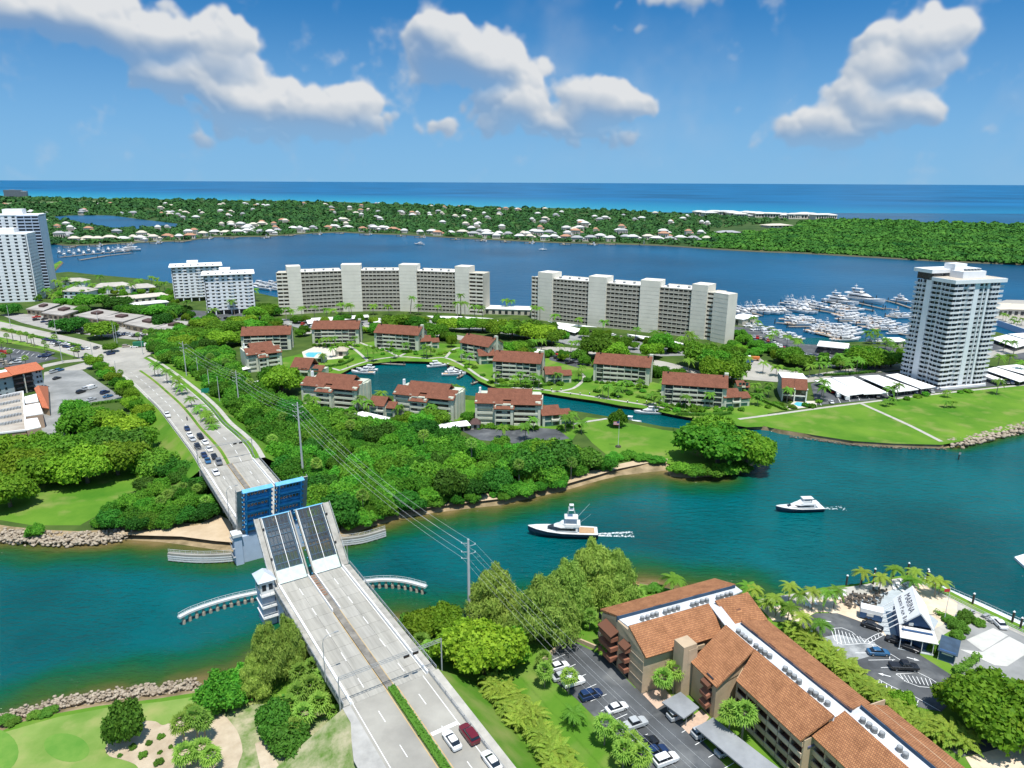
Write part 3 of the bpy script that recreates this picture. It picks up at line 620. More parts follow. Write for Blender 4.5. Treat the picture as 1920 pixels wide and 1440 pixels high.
# piers
for s in (-14,-28,-42,50,63,76):
    z = zr(s) - 1.3; m = MB()
    for t in (-7,-2.4,2.4,7): m.tube((t,s,-2),(t,s,z-.9),.55,n=10)
    m.bx(-8.6,8.6,s-.7,s+.7,z-.9,z); m.build('pier',CONC2,bridge)
MB().bx(-8.9,9.1,-7,1.5,-2,7.65).build('bascule_pier',BLUEP,bridge)
MB().bx(-8.9,9.1,SF-1.5,SF+6,-2,7.65).build('bascule_pier',BLUEP,bridge)
for t0, t1, s0 in ((-9.6,9.9,-47.2),(-9.6,9.9,85.05)): MB().bx(t0,t1,s0,s0+1.1,0.5,zr(s0)-.3).build('abutment',CONC2,bridge)

def leaf(t0,t1,s,a,flip,L,walk_out):
    w = t1 - t0; h = w / 2; m = MB()
    D = 1.55
    for x in (-h+.25,h-.55): m.bx(x,x+.3,-1.2,L,-D,-.3)
    for k in range(8):
        y = .2 + k * (L-.5) / 7; m.bx(-h+.1,h-.1,y,y+.22,-1.15,-.28)
    for k in range(7):
        x = -h + .7 + k * (w-1.4) / 6; m.bx(x-.06,x+.06,0,L,-.62,-.24)
    for k in range(3):                                            # deep transverse girders that show from below
        y = .6 + (L-1.6) * (k+.5) / 3; m.bx(-h+.1,h-.1,y,y+.5,-D,-.4)
    for k in range(9):                                            # side brackets
        y = .5 + k * (L-1) / 8
        for x0, x1 in ((-h-.55,-h+.25),(h-.25,h+.55)): m.bx(x0,x1,y,y+.18,-.8,-.2)
    o = m.build('bascule_leaf',BLUE,bridge,loc=((t0+t1)/2,s,9.0)); o.rotation_euler = (a,0,PI if flip else 0)
    MB().bx(-h-.5,h+.5,L-.02,L+.25,-1.5,.05).build('leaf_tip',BLUEL,o)
    MB().bx(-h+.12,-.03,.1,3.4,-.22,.0).build('leaf_slab',mat('pale_green_steel',(.50,.57,.52),var=.15,scale=.8),o)
    MB().bx(.03,h-.12,.1,3.4,-.22,.0).build('leaf_slab',MATS['pale_green_steel'],o)
    g = MB(); y0 = 3.45
    n = 44
    for k in range(n): x = -h + .15 + (w-.3) * k / (n-1); g.bx(x-.022,x+.022,y0,L-.05,-.13,0)
    n = 60
    for k in range(n): y = y0 + (L-.1-y0) * k / (n-1); g.bx(-h+.13,h-.13,y-.028,y+.028,-.11,-.01)
    g.build('grating',GRATE,o,kind='stuff')
    MB().bx(-.06,.06,.1,L-.05,.004,.012).build('lane_line',LINE,o)
    for x in (-h+.14,h-.26): MB().bx(x,x+.12,3.45,L-.05,.004,.012).build('edge_line',LINE,o)
    side = -1 if (walk_out<0) != flip else 1
    x0, x1 = sorted((side*(h+.42),side*(h+1.75)))
    MB().bx(x0,x1,.2,L+.1,-.15,.14).build('leaf_walkway',CONC2,o)
    for sd in (-1,1):
        xa, xb = sorted((sd*(h+.02),sd*(h+.34)))
        MB().bx(xa,xb,.2,L,-.2,.62).build('leaf_barrier',CONC2 if sd==side else CONC,o)
    r = MB(); xo = x0 if side < 0 else x1
    for z in (.55,1.05): r.bx(xo-.04,xo+.04,.2,L,z,z+.07)
    for k in range(9): r.bx(xo-.05,xo+.05,.2+k*(L-.4)/8,.32+k*(L-.4)/8,-.1,1.1)
    r.build('leaf_railing',METALG,o)
    for yy in (L*.35,L*.8): MB().bx(side*(h+.2)-.2,side*(h+.2)+.2,yy,yy+.5,.6,1.0).build('signal_box',RUBBER,o)
for t0, t1, wo in ((-7.7,-.85,-1),(.85,7.5,1)):
    leaf(t0,t1,0.0,math.radians(45),False,17.0,wo)
    leaf(t0,t1,SF,math.radians(71),True,14.0,wo)

# the bridge tender's tower
hx, hy = bw(-10.6,1.2)
th = thing('bridge_tender_house','narrow pale blue bridge tender tower with hipped metal roof beside the near leaf','bridge tower',(hx,hy,0),BRZ)
MB().bx(-1.5,1.5,-2.2,2.2,-1.5,8.2).build('tower_shaft',BLUEP,th)
MB().bx(-1.6,1.6,-2.3,2.3,8.25,11.6).build('control_room',METALW,th)
for z in (2.5,5.2,8.2): MB().bx(-1.75,2.3,-3.4,2.45,z,z+.18).build('gallery',METALW,th)
for z in (2.68,5.38,8.38):
    m = MB()
    for x in (-1.7,.3,2.25): m.bx(x-.04,x+.04,-3.35,-3.27,z,z+1)
    m.bx(-1.75,2.3,-3.36,-3.28,z+.95,z+1.02); m.bx(-1.75,2.3,-3.36,-3.28,z+.5,z+.55); m.bx(2.2,2.28,-3.3,-2.3,z+.95,z+1.02); m.build('gallery_rail',METALW,th)
for x0, x1, y0, y1 in ((-1.2,-.3,-2.34,-2.28),(.3,1.2,-2.34,-2.28),(1.58,1.64,-1.6,-.4),(1.58,1.64,.4,1.6),(-1.64,-1.58,-1.6,1.6)): MB().bx(x0,x1,y0,y1,9.2,10.7).build('window',DGLASS,th)
rf = MB(); v = [(-2.1,-2.8,11.6),(2.1,-2.8,11.6),(2.1,2.8,11.6),(-2.1,2.8,11.6),(0,-1,13.3),(0,1,13.3)]
rf.add(v,[(0,1,4),(1,2,5,4),(2,3,5),(3,0,4,5),(3,2,1,0)]); rf.build('roof',mat('standing_seam_roof',(.52,.57,.62),rough=.4,var=.08),th)
for k in range(7):
    pass
hx, hy = bw(-10.0,SF-1)
t2 = thing('bridge_machinery_box','small pale blue steel service platform at the left foot of the far leaves','platform',(hx,hy,0),BRZ)
MB().bx(-1,1,-1.2,1.2,-1.5,8.4).build('column',BLUEP,t2); MB().bx(-1.3,1.2,-1.6,1.6,8.4,9.2).build('platform',METALW,t2)
m = MB()
for z in (2.5,5,7.5): m.bx(-1.6,-1,-1.4,1.4,z,z+.12); m.bx(-1.62,-1.56,-1.4,1.4,z+.9,z+1)
m.build('ladder_stage',METALG,t2,kind='stuff')

# fenders that guard the channel
def fender(px,label,slats,z=2.3,npile=12):
    w = smooth([at(a,b,z)for a,b in px],5)
    t = thing('bridge_fender',label,'fender',(0,0,0),0,'timber and concrete fenders beside the drawbridge')
    MB().prism(ribbon(w,1.0),z-.25,z+.25).build('cap_beam',METALW if not slats else CONC,t)
    L = [0]
    for a, b in zip(w,w[1:]): L.append(L[-1]+math.dist(a,b))
    def at_len(d):
        for i in range(len(w)-1):
            if L[i+1] >= d:
                k = (d-L[i]) / (L[i+1]-L[i]or 1); return tuple(p+(q-p)*k for p,q in zip(w[i],w[i+1]))
        return w[-1]
    for k in range(npile):
        x, y = at_len(L[-1]*(k+.3)/npile); m = MB(); m.tube((x,y,-2),(x,y,1.0),.42,n=8); m.tube((x,y,1.0),(x,y,z-.25),.3,n=8); m.build('pile',PILE,t)
    if slats:
        for zz in (.35,.95,1.55): MB().prism(ribbon(w,1.16),zz,zz+.35).build('rubbing_strake',METALW,t)
    r = MB()
    for k in range(npile+1): x, y = at_len(L[-1]*k/npile); r.tube((x,y,z+.2),(x,y,z+1.2),.04,n=4)
    r.path([(x,y,z+1.2)for x,y in w],.045,4); r.path([(x,y,z+.75)for x,y in w],.035,4); r.build('handrail',METALW,t)
fender([(488,1110),(440,1120),(400,1131),(360,1145),(335,1158)],'curved piled fender reaching left from the tender tower at the near bridge leaves',False)
fender([(482,1031),(440,1038),(390,1041),(350,1040),(316,1037)],'pale slatted fender reaching left from the foot of the blue far leaves',True,npile=14)
fender([(682,1090),(720,1087),(760,1090),(799,1100)],'short curved piled fender right of the near bridge leaves',False,npile=10)
fender([(640,1010),(680,1005),(722,993)],'pale slatted fender right of the far leaves below the mangroves',True,npile=8)

# road beyond both ends
def resample(p,n):
    L = [0]
    for a, b in zip(p,p[1:]): L.append(L[-1]+math.dist(a[:2],b[:2]))
    out = []
    for k in range(n):
        d = L[-1] * k / (n-1); i = 0
        while i < len(L) - 2 and L[i+1] < d: i += 1
        f = (d-L[i]) / (L[i+1]-L[i]or 1); out.append(tuple(u_+(v_-u_)*f for u_,v_ in zip(p[i],p[i+1])))
    return out
EL = smooth([(*bw(-8.1,85),zr(85))]+[atroad(a,b)for a,b in((367,853),(345,823),(320,790),(300,765),(277,743),(252,719),(225,700),(200,684))],4)
ER = smooth([(*bw(7.85,85),zr(85))]+[atroad(a,b)for a,b in((462,837),(440,815),(417,795),(397,770),(375,748),(343,721),(315,700),(293,685),(268,671))],4)
NN = 46
el, er = resample(EL,NN), resample(ER,NN)
def strip3(name,a,b,dz,m,thick=0):
    mb = MB(); n = len(a)
    mb.add([(p[0],p[1],p[2]+dz)for p in a]+[(p[0],p[1],p[2]+dz)for p in b],[(i,i+1,n+i+1,n+i)for i in range(n-1)])
    if thick: mb.add([(p[0],p[1],p[2]+dz)for p in a]+[(p[0],p[1],p[2]+dz-thick)for p in a]+[(p[0],p[1],p[2]+dz)for p in b]+[(p[0],p[1],p[2]+dz-thick)for p in b],
                     [(i,i+1,n+i+1,n+i)for i in range(n-1)]+[(2*n+i,2*n+i+1,3*n+i+1,3*n+i)for i in range(n-1)])
    return mb.build(name,m,None,kind='structure')
def across(f): return [tuple(p+(q-p)*f for p,q in zip(a,b))for a,b in zip(el,er)]
strip3('approach_road',el,er,.03,CONC)
def offs(a,d,z=None,left=True):
    out = []
    for i, p in enumerate(a):
        q0, q1 = a[max(0,i-1)], a[min(len(a)-1,i+1)]; dx, dy = q1[0] - q0[0], q1[1] - q0[1]; k = math.hypot(dx,dy); sgn = -1 if left else 1
        dd_ = d(p) if callable(d) else d
        out.append((p[0]+sgn*dy/k*dd_,p[1]-sgn*dx/k*dd_,p[2]if z is None else z))
    return out
bankw = lambda p: 1.4 + max(0,p[2]-GZ) * 1.5
strip3('road_embankment',offs(el,1.0),offs(el,bankw,GZ-.05),0,GRASS); strip3('road_embankment',offs(er,3.8,None,False),offs(er,lambda p:3.9+max(0,p[2]-GZ)*1.4,GZ-.05,False),0,GRASS)
strip3('road_verge',el,offs(el,1.05),.02,SIDEW)
strip3('road_verge',er,offs(er,2.2,None,False),.02,GRASS); strip3('sidewalk',offs(er,2.2,None,False),offs(er,3.9,None,False),.06,SIDEW,.15)
ma, mb_ = across(.455), across(.515)
strip3('median_kerb',ma[:-6],mb_[:-6],.18,GRASS,.16)
for f0, f1, m in ((.444,.448,YLINE),(.522,.526,YLINE),(.012,.018,LINE),(.982,.988,LINE)): strip3('road_line',across(f0)[:-5],across(f1)[:-5],.036,m)
for f in (.235,.745):
    a, b = across(f), across(f+.008)
    for i in range(0,NN-6,2): strip3('lane_dash',a[i:i+2],b[i:i+2],.036,LINE)
SN = [-46-i*4 for i in range(20)]
def tl(t,dz=0.0): return [(*bw(t,s),zr(s)+dz)for s in SN]
strip3('approach_road',tl(-8.1),tl(-.75),0,CONC); strip3('approach_road',tl(.95),tl(7.9),0,CONC)
for t0, t1 in ((7.9,10.0),): strip3('sidewalk',tl(t0,.15),tl(t1,.15),0,SIDEW,.2)
strip3('road_shoulder',tl(-8.1),[(*bw(-9.5-min(2.6,max(0,(-50-s)*.35)),s),zr(s)-.02)for s in SN],0,mat('shoulder_concrete',(.36,.35,.325),var=.15,scale=.4))
strip3('median_soil',tl(-.75,.12),tl(.95,.12),0,mat('median_soil',(.10,.12,.04),var=.3),.14)
zb = lambda s: max(0,zr(s)-GZ)
strip3('road_embankment',[(*bw(-9.4,s),zr(s)-.1)for s in SN],[(*bw(-9.6-2.6-zb(s)*1.5,s),GZ-.05)for s in SN],0,DRYG)
strip3('road_embankment',tl(10.0),[(*bw(10.2+zb(s)*1.3,s),GZ-.05)for s in SN],0,GRASS)
for t, m in ((-7.6,LINE),(-.98,YLINE),(1.15,YLINE),(6.6,LINE),(3.75,None),(-4.3,None)):
    if m: strip3('road_line',tl(t,.006),tl(t+.13,.006),0,m)
    else:
        for k in range(0,8):
            s = -50 - 9 * k; strip3('lane_dash',[(*bw(t,s),zr(s)+.006),(*bw(t,s-3),zr(s-3)+.006)],[(*bw(t+.13,s),zr(s)+.006),(*bw(t+.13,s-3),zr(s-3)+.006)],0,LINE)
strip3('stop_line',[(*bw(1.4,-59.4),zr(-59.4)+.007),(*bw(6.5,-59.4),zr(-59.4)+.007)],[(*bw(1.4,-60.2),zr(-60.2)+.007),(*bw(6.5,-60.2),zr(-60.2)+.007)],0,LINE)
# guard rails along the approaches
def guardrail(pts,label,step=2.2):
    g = thing('guard_rail',label,'guard rail',(0,0,0),0,'guard rails along the bridge road')
    m = MB(); r = resample(pts,max(3,int(sum(math.dist(a,b)for a,b in zip(pts,pts[1:]))/step)))
    for p in r: m.bx(p[0]-.06,p[0]+.06,p[1]-.06,p[1]+.06,p[2]-.3,p[2]+1.0)
    m.build('post',METALG,g,kind='stuff')
    m = MB()
    for dz in (.45,.95): m.path([(p[0],p[1],p[2]+dz)for p in r],.06,4)
    m.build('rail',METALG,g)
guardrail([(*bw(7.95,s),zr(s)+.15)for s in SN],'grey steel rail between the near traffic lanes and the right sidewalk')
guardrail([(p[0],p[1],p[2])for p in offs(el,.9)][:26],'grey rail on the left edge of the far approach road')
guardrail([(p[0],p[1],p[2])for p in offs(er,.5,None,False)][:22],'grey rail on the right edge of the far approach road')

# signal gantries, street lamps
def gantry(s,t0,t1,label,hgt=6.2):
    z = zr(s); g = thing('signal_gantry',label,'signal gantry',(*bw(0,s),0),BRZ)
    for t in (t0,t1): MB().tube((t,0,z-4),(t,0,z+hgt+.4),.16,.12,8).build('mast',METALG,g)
    m = MB()
    for zz, yy in ((0,-.25),(0,.25),(.55,0)): m.tube((t0,yy,z+hgt+zz),(t1,yy,z+hgt+zz),.05,n=4)
    k = t0
    while k < t1 - .8: m.tube((k,-.25,z+hgt),(k+.8,.25,z+hgt),.03,n=4); m.tube((k,0,z+hgt+.55),(k+.8,-.25,z+hgt),.03,n=4); k += .8
    m.build('truss',METALG,g)
    for t in (3.3,5.2):
        b = MB().bx(t-.55,t+.55,-.4,-.1,z+hgt-.55,z+hgt-.1).build('traffic_signal',RUBBER,g)
        for dx in (-.34,0,.34): MB().tube((t+dx,-.46,z+hgt-.32),(t+dx,-.39,z+hgt-.32),.13,n=8).build('lens',mat('dark_lens',(.05,.03,.02)),b)
gantry(-46,-9.9,10.8,'steel truss signal gantry across the road just before the near bridge span')
gantry(90,-8.9,8.9,'thin signal gantry across the road beyond the blue leaves',5.6)
def lamp(x,y,z,h,arm,label,ang):
    g = thing('street_lamp',label,'street lamp',(x,y,z),ang,'street lamps along the bridge road')
    MB().tube((0,0,-.5),(0,0,h),.13,.08,8).build('post',METALG,g)
    m = MB(); m.path([(0,0,h),(.25,0,h+.7),(.9,0,h+1.15),(arm,0,h+1.3)],.06,6); m.build('arm',METALG,g)
    MB().bx(arm-.1,arm+.75,-.16,.16,h+1.22,h+1.38).build('lamp_head',METALG,g)
lamp(*bw(-9.5,-37),zr(-37),8.2,2.4,'curved arm street lamp over the near span before the gantry',BRZ)
lamp(*bw(-9.5,42),zr(42),8.2,2.4,'curved arm street lamp left of the blue far leaves',BRZ)
lamp(*bw(9.9,2),3,10,.6,'slim pole lamp at the right side of the near leaf',BRZ)

# ------------------------------------------------------------------ plants: shared meshes
def quads_mesh(name,C,Nrm,size,asp,rng,mats,extra=None,mids=None):
    """Leaf clumps: one small quad per centre, facing Nrm."""
    n = len(C); Nrm = Nrm / np.maximum(np.linalg.norm(Nrm,axis=1,keepdims=True),1e-6)
    t = rng.normal(size=(n,3)); t -= (t*Nrm).sum(1,keepdims=True) * Nrm; t /= np.maximum(np.linalg.norm(t,axis=1,keepdims=True),1e-6)
    b = np.cross(Nrm,t); s = (np.asarray(size)*rng.uniform(.65,1.35,n))[:,None]
    V = np.stack([C-t*s-b*s*asp,C+t*s-b*s*asp*.7,C+t*s*.8+b*s*asp,C-t*s*.9+b*s*asp*.8],1)
    V[:,2] += Nrm * s * .25
    return mesh_np(name,V.reshape(-1,3),np.arange(4*n).reshape(-1,4),mats,extra)
def mesh_np(name,V,F,mats,extra=None):
    me = bpy.data.meshes.new(name)
    if extra is not None:
        ev, ef = extra; F = np.concatenate([F,ef+len(V)]); V = np.concatenate([V,ev])
    me.vertices.add(len(V)); me.vertices.foreach_set('co',V.astype('f').ravel())
    me.loops.add(F.size); me.loops.foreach_set('vertex_index',F.ravel().astype('i'))
    me.polygons.add(len(F)); me.polygons.foreach_set('loop_start',np.arange(0,F.size,4,dtype='i'))
    me.materials.append(mats); me.update(calc_edges=True); return me
def ball(c,r,nu=9,nv=5,rng=None):
    u = np.linspace(0,2*PI,nu+1)[:-1]; v = np.linspace(-PI/2+.25,PI/2-.12,nv); U, Vv = np.meshgrid(u,v)
    k = 1 if rng is None else rng.uniform(.88,1.1,U.shape)
    P_ = np.stack([c[0]+r[0]*np.cos(U)*np.cos(Vv)*k,c[1]+r[1]*np.sin(U)*np.cos(Vv)*k,c[2]+r[2]*np.sin(Vv)*k],-1).reshape(-1,3)
    i = np.arange(nu*nv).reshape(nv,nu); j = np.roll(i,-1,1)
    return P_, np.stack([i[:-1],j[:-1],j[1:],i[1:]],-1).reshape(-1,4)
def crown_mesh(name,lobes,n,leaf,seed,m,asp=.75,core=.72,updraft=0.25,low=-.55):
    rng = np.random.default_rng(seed); L = np.array(lobes,float); A = (L[:,3]*L[:,4]*L[:,5]) ** (2/3.); pk = rng.choice(len(L),int(n*1.7),p=A/A.sum())
    d = rng.normal(size=(len(pk),3)); d /= np.linalg.norm(d,axis=1,keepdims=True); d[:,2] = np.where(d[:,2]<low,-d[:,2],d[:,2])
    lump = 1 + .22 * np.sin(d[:,0]*7+pk) * np.sin(d[:,1]*7+2*pk) * np.cos(d[:,2]*6+pk)
    C = L[pk,:3] + d * L[pk,3:] * (lump*np.where(rng.random(len(pk))<.86,rng.uniform(.78,1.05,len(pk)),rng.uniform(1.0,1.27,len(pk))))[:,None]
    q = ((C[:,None,:]-L[None,:,:3])/L[None,:,3:]); ins = (np.linalg.norm(q,axis=2)<.72).sum(1); keep = np.nonzero(ins==0)[0][:n]
    C, d = C[keep], d[keep]; Nn = d + rng.normal(size=d.shape) * .7; Nn[:,2] += updraft
    cv, cf = [], []; o = 0
    for l in L:
        v, f = ball(l[:3],l[3:]*core,rng=rng); cv.append(v); cf.append(f+o); o += len(v)
    return quads_mesh(name,C,Nn,leaf,asp,rng,m,(np.concatenate(cv),np.concatenate(cf)))
def lobeset(rng,n,R,zc,zr,rr,flat=.8,rmax=.72):
    out = [(0,0,zc,R*.55,R*.55,zr*.8)]
    for k in range(n):
        a = 2 * PI * k / n * 1.618 * 2 + rng.uniform(-.3,.3); d = R * rmax * math.sqrt(rng.uniform(.15,1)); r = R * rng.uniform(*rr)
        out.append((math.cos(a)*d,math.sin(a)*d,zc+zr*(rng.uniform(-.25,.65)-.55*(d/R)**2),r,r,r*flat))
    return out
def crowns(prefix,k,n,leaf,lobes,m,seed,**kw):
    return [crown_mesh('%s_%d'%(prefix,i),lobes(random.Random(seed+i)),n,leaf,seed+i,m,**kw)for i in range(k)]
# unit crowns: radius 1, height 1 (top about z = 1)
oak = lambda r: lobeset(r,24,1,.60,.36,(.17,.37),.72)
rnd = lambda r: lobeset(r,18,1,.55,.42,(.2,.4),.8)
msh = lambda r: [(x,y,max(.22,z-.1),a,b,max(c,.28))for x,y,z,a,b,c in lobeset(r,20,1,.46,.52,(.16,.36),.95)]
def pinel(r):
    out = []
    for k in range(15):
        z = .2 + .72 * k / 14; R = .9 * (1-z) ** .7 + .12; a = k * 2.4; d = R * .62
        out.append((math.cos(a)*d,math.sin(a)*d,z+r.uniform(-.04,.04),R*.55,R*.55,.15))
    out.append((0,0,.5,.35,.35,.4)); return out
CR = {'oak_hi':crowns('oak_crown',2,11000,.034,oak,LEAFB,10),'oak':crowns('oak_crown',3,5500,.046,oak,LEAF,20),'oakb':crowns('bright_crown',3,6500,.043,oak,LEAFB,30),
      'round':crowns('round_crown',3,4200,.05,rnd,LEAF,40),'dark':crowns('dark_crown',2,4500,.047,rnd,LEAFD,50),
      'man':crowns('mangrove_crown',5,4200,.047,msh,LEAFM,60,low=-.3),'man_hi':crowns('mangrove_crown',3,8500,.036,msh,LEAFM,70,low=-.3),
      'pine':crowns('pine_crown',3,12000,.042,pinel,LEAFP,80,asp=.22,core=.62,updraft=.5),'bush':crowns('bush_crown',2,700,.12,msh,LEAF,90,low=-.2),
      'bush_hi':crowns('bush_crown',2,2600,.06,msh,HEDGE,95,low=-.2),'smallr':crowns('small_crown',2,1000,.1,rnd,LEAF,110)}
def trunk_mesh():
    m = MB(); m.tube((0,0,-.02),(.02,0,.32),.075,.055,7)
    for k in range(5):
        a = k * 2 * PI / 5; m.tube((.02,0,.28),(math.cos(a)*.42,math.sin(a)*.42,.62),.04,.015,5)
    return m.mesh('trunk',TRUNK)
TRUNKM = trunk_mesh(); _m = MB(); _m.tube((0,0,-.02),(.015,0,.9),.05,.012,7); PINET = _m.mesh('trunk',TRUNK)
_m = MB(); _m.tube((0,0,0),(0,0,.4),.06,.03,5); BUSHT = _m.mesh('stem',TRUNK)
rt = random.Random(11); _cnt = {}
def tree(kind,x,y,r,h,label,group=None,name='tree',cat='tree',z=GZ,rng=rt,trunk=True):
    i = _cnt[kind] = _cnt.get(kind,-1) + 1
    me = CR[kind][i%len(CR[kind])]
    t = thing(name,label,cat,(x,y,z-.05),rng.uniform(0,2*PI),group)
    c = link('crown',me,t); c.scale = (r*rng.uniform(.92,1.08),r*rng.uniform(.92,1.08),h)
    if trunk:
        k = link('trunk' if kind not in('bush','bush_hi')else 'stem',PINET if kind=='pine' else(BUSHT if kind in('bush','bush_hi')else TRUNKM),t); s = min(r,h); k.scale = (s*.9,s*.9,h)
    return t
def tree_px(kind,px,py,r,h,label,group=None,z=GZ,**k): x, y = at(px,py,z); return tree(kind,x,y,r,h,label,group,z=z,**k)

# palms
def frond(C,n,L,droop,a,lift,w,mb,seg=6,leaflets=True):
    """One arching frond from C: a spine with drooping leaflets on both sides."""
    pts = []; d = 0
    for k in range(seg+1):
        t = k / seg; e = lift - droop * t * t; pts.append((C[0]+math.cos(a)*L*t*math.cos(max(-1.2,lift*.5-droop*t*.35)),C[1]+math.sin(a)*L*t*math.cos(max(-1.2,lift*.5-droop*t*.35)),C[2]+L*(lift*t-droop*t*t)))
    sx, sy = -math.sin(a), math.cos(a)
    for k in range(seg):
        p, q = Vector(pts[k]), Vector(pts[k+1]); t = (k+.5) / seg; ww = w * (.55+1.2*t-1.55*t*t)
        for s in (-1,1):
            for j in (0,1):
                b = p.lerp(q,.5*j); e = p.lerp(q,.5*j+.42); o = Vector((sx*s*ww,sy*s*ww,-ww*.45)) + (q-p) * .55
                mb.add([b,e,e+o*.98,b+o],[(0,1,2,3)])
        mb.add([p+Vector((sx,sy,0))*.03,p-Vector((sx,sy,0))*.03,q-Vector((sx,sy,0))*.02,q+Vector((sx,sy,0))*.02],[(0,1,2,3)])
def coco(name,seed,m,n=17,L=2.6):
    r = random.Random(seed); mb = MB()
    for k in range(n): frond((0,0,0),n,L*r.uniform(.85,1.1),r.uniform(.55,1.0),k*2.4+r.uniform(-.2,.2),r.uniform(.05,.85),.62,mb)
    return mb.mesh(name,m)
def sabal(name,seed,m,n=34,R=1.45):
    r = random.Random(seed); mb = MB()
    for k in range(n):
        z = 1 - 1.55 * (k+.5) / n; a = k * 2.4; rr_ = math.sqrt(max(0,1-z*z)); d = Vector((math.cos(a)*rr_,math.sin(a)*rr_,z)); c = d * R * r.uniform(.42,.6)
        s = Vector((-math.sin(a),math.cos(a),0)); u_ = d.cross(s)
        for j in range(7):
            an = -1.25 + 2.5 * j / 6; t = (d*math.cos(an)+s*math.sin(an)); L = R * r.uniform(.5,.68); w = (s*math.cos(an)-d*math.sin(an)) * .1
            tip = c + t * L + Vector((0,0,-.22*abs(an)-.12)); mid = c + t * L * .55
            mb.add([c,mid-w,tip,mid+w],[(0,1,2,3)])
    return mb.mesh(name,m)
COCO = [coco('palm_fronds',3+i,PALML)for i in range(3)]; SABAL = [sabal('fan_fronds',31+i,PALMS)for i in range(3)]
COCOY = [coco('palm_fronds',13,LEAFY)]
def areca(seed):
    r = random.Random(seed); mb = MB()
    for k in range(26):
        x, y = r.uniform(-.8,.8), r.uniform(-.8,.8); frond((x,y,.55+r.uniform(0,.9)),1,r.uniform(1.2,1.9),r.uniform(.5,.9),r.uniform(0,2*PI),r.uniform(.45,1.1),.36,mb,seg=5)
    return mb.mesh('areca_fronds',LEAFY)
ARECA = [areca(5),areca(6),areca(7)]
_m = MB()
for _k in range(6): _m.tube((.5*math.cos(_k),.5*math.sin(_k),-.1),(.6*math.cos(_k*1.3),.6*math.sin(_k*1.7),1.4),.05,.04,4)
ARECAT = _m.mesh('canes',PTRUNK)
def ptrunk(bend,r0,r1):
    mb = MB(); pts = [(bend*(k/5)**2,0,k/5)for k in range(6)]
    for k in range(5): mb.tube(pts[k],pts[k+1],r0+(r1-r0)*k/5,r0+(r1-r0)*(k+1)/5,6)
    return mb.mesh('trunk',PTRUNK)
PT = [ptrunk(b,.028,.016)for b in(.0,.06,.12)]
def palm(x,y,h,label,group=None,kind='coco',s=1.0,z=GZ,rng=rt,shadow=None):
    t = thing('palm_tree',label,'palm tree',(x,y,z-.05),rng.uniform(0,2*PI),group)
    b = rng.randrange(3) if kind != 'sabal' else 0; k = link('trunk',PT[b],t); k.scale = (h,h,h) if kind != 'sabal' else (h*1.25,h*1.25,h)
    i = _cnt[kind] = _cnt.get(kind,-1) + 1; me = {'coco':COCO,'sabal':SABAL,'yel':COCOY}[kind]
    c = link('fronds',me[i%len(me)],t,loc=((0,.06,.12)[b]*h,0,h)); c.scale = (s,s,s); c.rotation_euler = (0,0,rng.uniform(0,6.28)); return t
def palm_px(px,py,h,label,group=None,kind='coco',s=1.0,z=GZ): x, y = at(px,py,z); return palm(x,y,h,label,group,kind,s,z)
def areca_at(x,y,s,label,group,z=GZ):
    t = thing('areca_palm',label,'palm clump',(x,y,z),rt.uniform(0,6.28),group); i = _cnt['ar'] = _cnt.get('ar',-1) + 1
    a = link('fronds',ARECA[i%3],t); a.scale = (s,s,s*rt.uniform(.9,1.15)); link('canes',ARECAT,t).scale = (s,s,s)
def hedge_px(px,w,h,label,z=GZ,m=None,k=2):
    """A clipped hedge along px: rounded ridge of leaf clumps."""
    pts = resample([(*p,0.0)for p in smooth(P(px,z),k)],max(3,int(sum(math.dist(a,b)for a,b in zip(P(px,z),P(px,z)[1:]))/1.2)+1))
    rng = np.random.default_rng(len(px)*7+int(px[0][0])); C = []; Nn = []
    n_ = max(8,min(90,int(12*w*1.2/.35)))
    for p in pts:
        u_ = rng.uniform(-1,1,n_); v_ = rng.uniform(-.7,.7,n_); q = rng.uniform(0,1,n_)
        top = q < .6; C.append(np.stack([p[0]+u_*w/2,p[1]+v_+(rng.uniform(-.5,.5,n_))*w,np.where(top,h,rng.uniform(0,h,n_))],-1)); Nn.append(np.stack([u_,v_*.3-.3*~top,np.where(top,1.2,.3)],-1)+rng.normal(size=(n_,3))*.35)
    mb = MB(); mb.prism(ribbon([q[:2]for q in pts],w*.8),0,h*.9); nq = len(mb.f)
    t = thing('hedge',label,'hedge',(0,0,z),0,'clipped hedges')
    mb.build('hedge_body',m or HEDGE,t)
    link('foliage',quads_mesh('foliage',np.concatenate(C),np.concatenate(Nn),.2,.7,rng,m or HEDGE),t,kind='stuff')

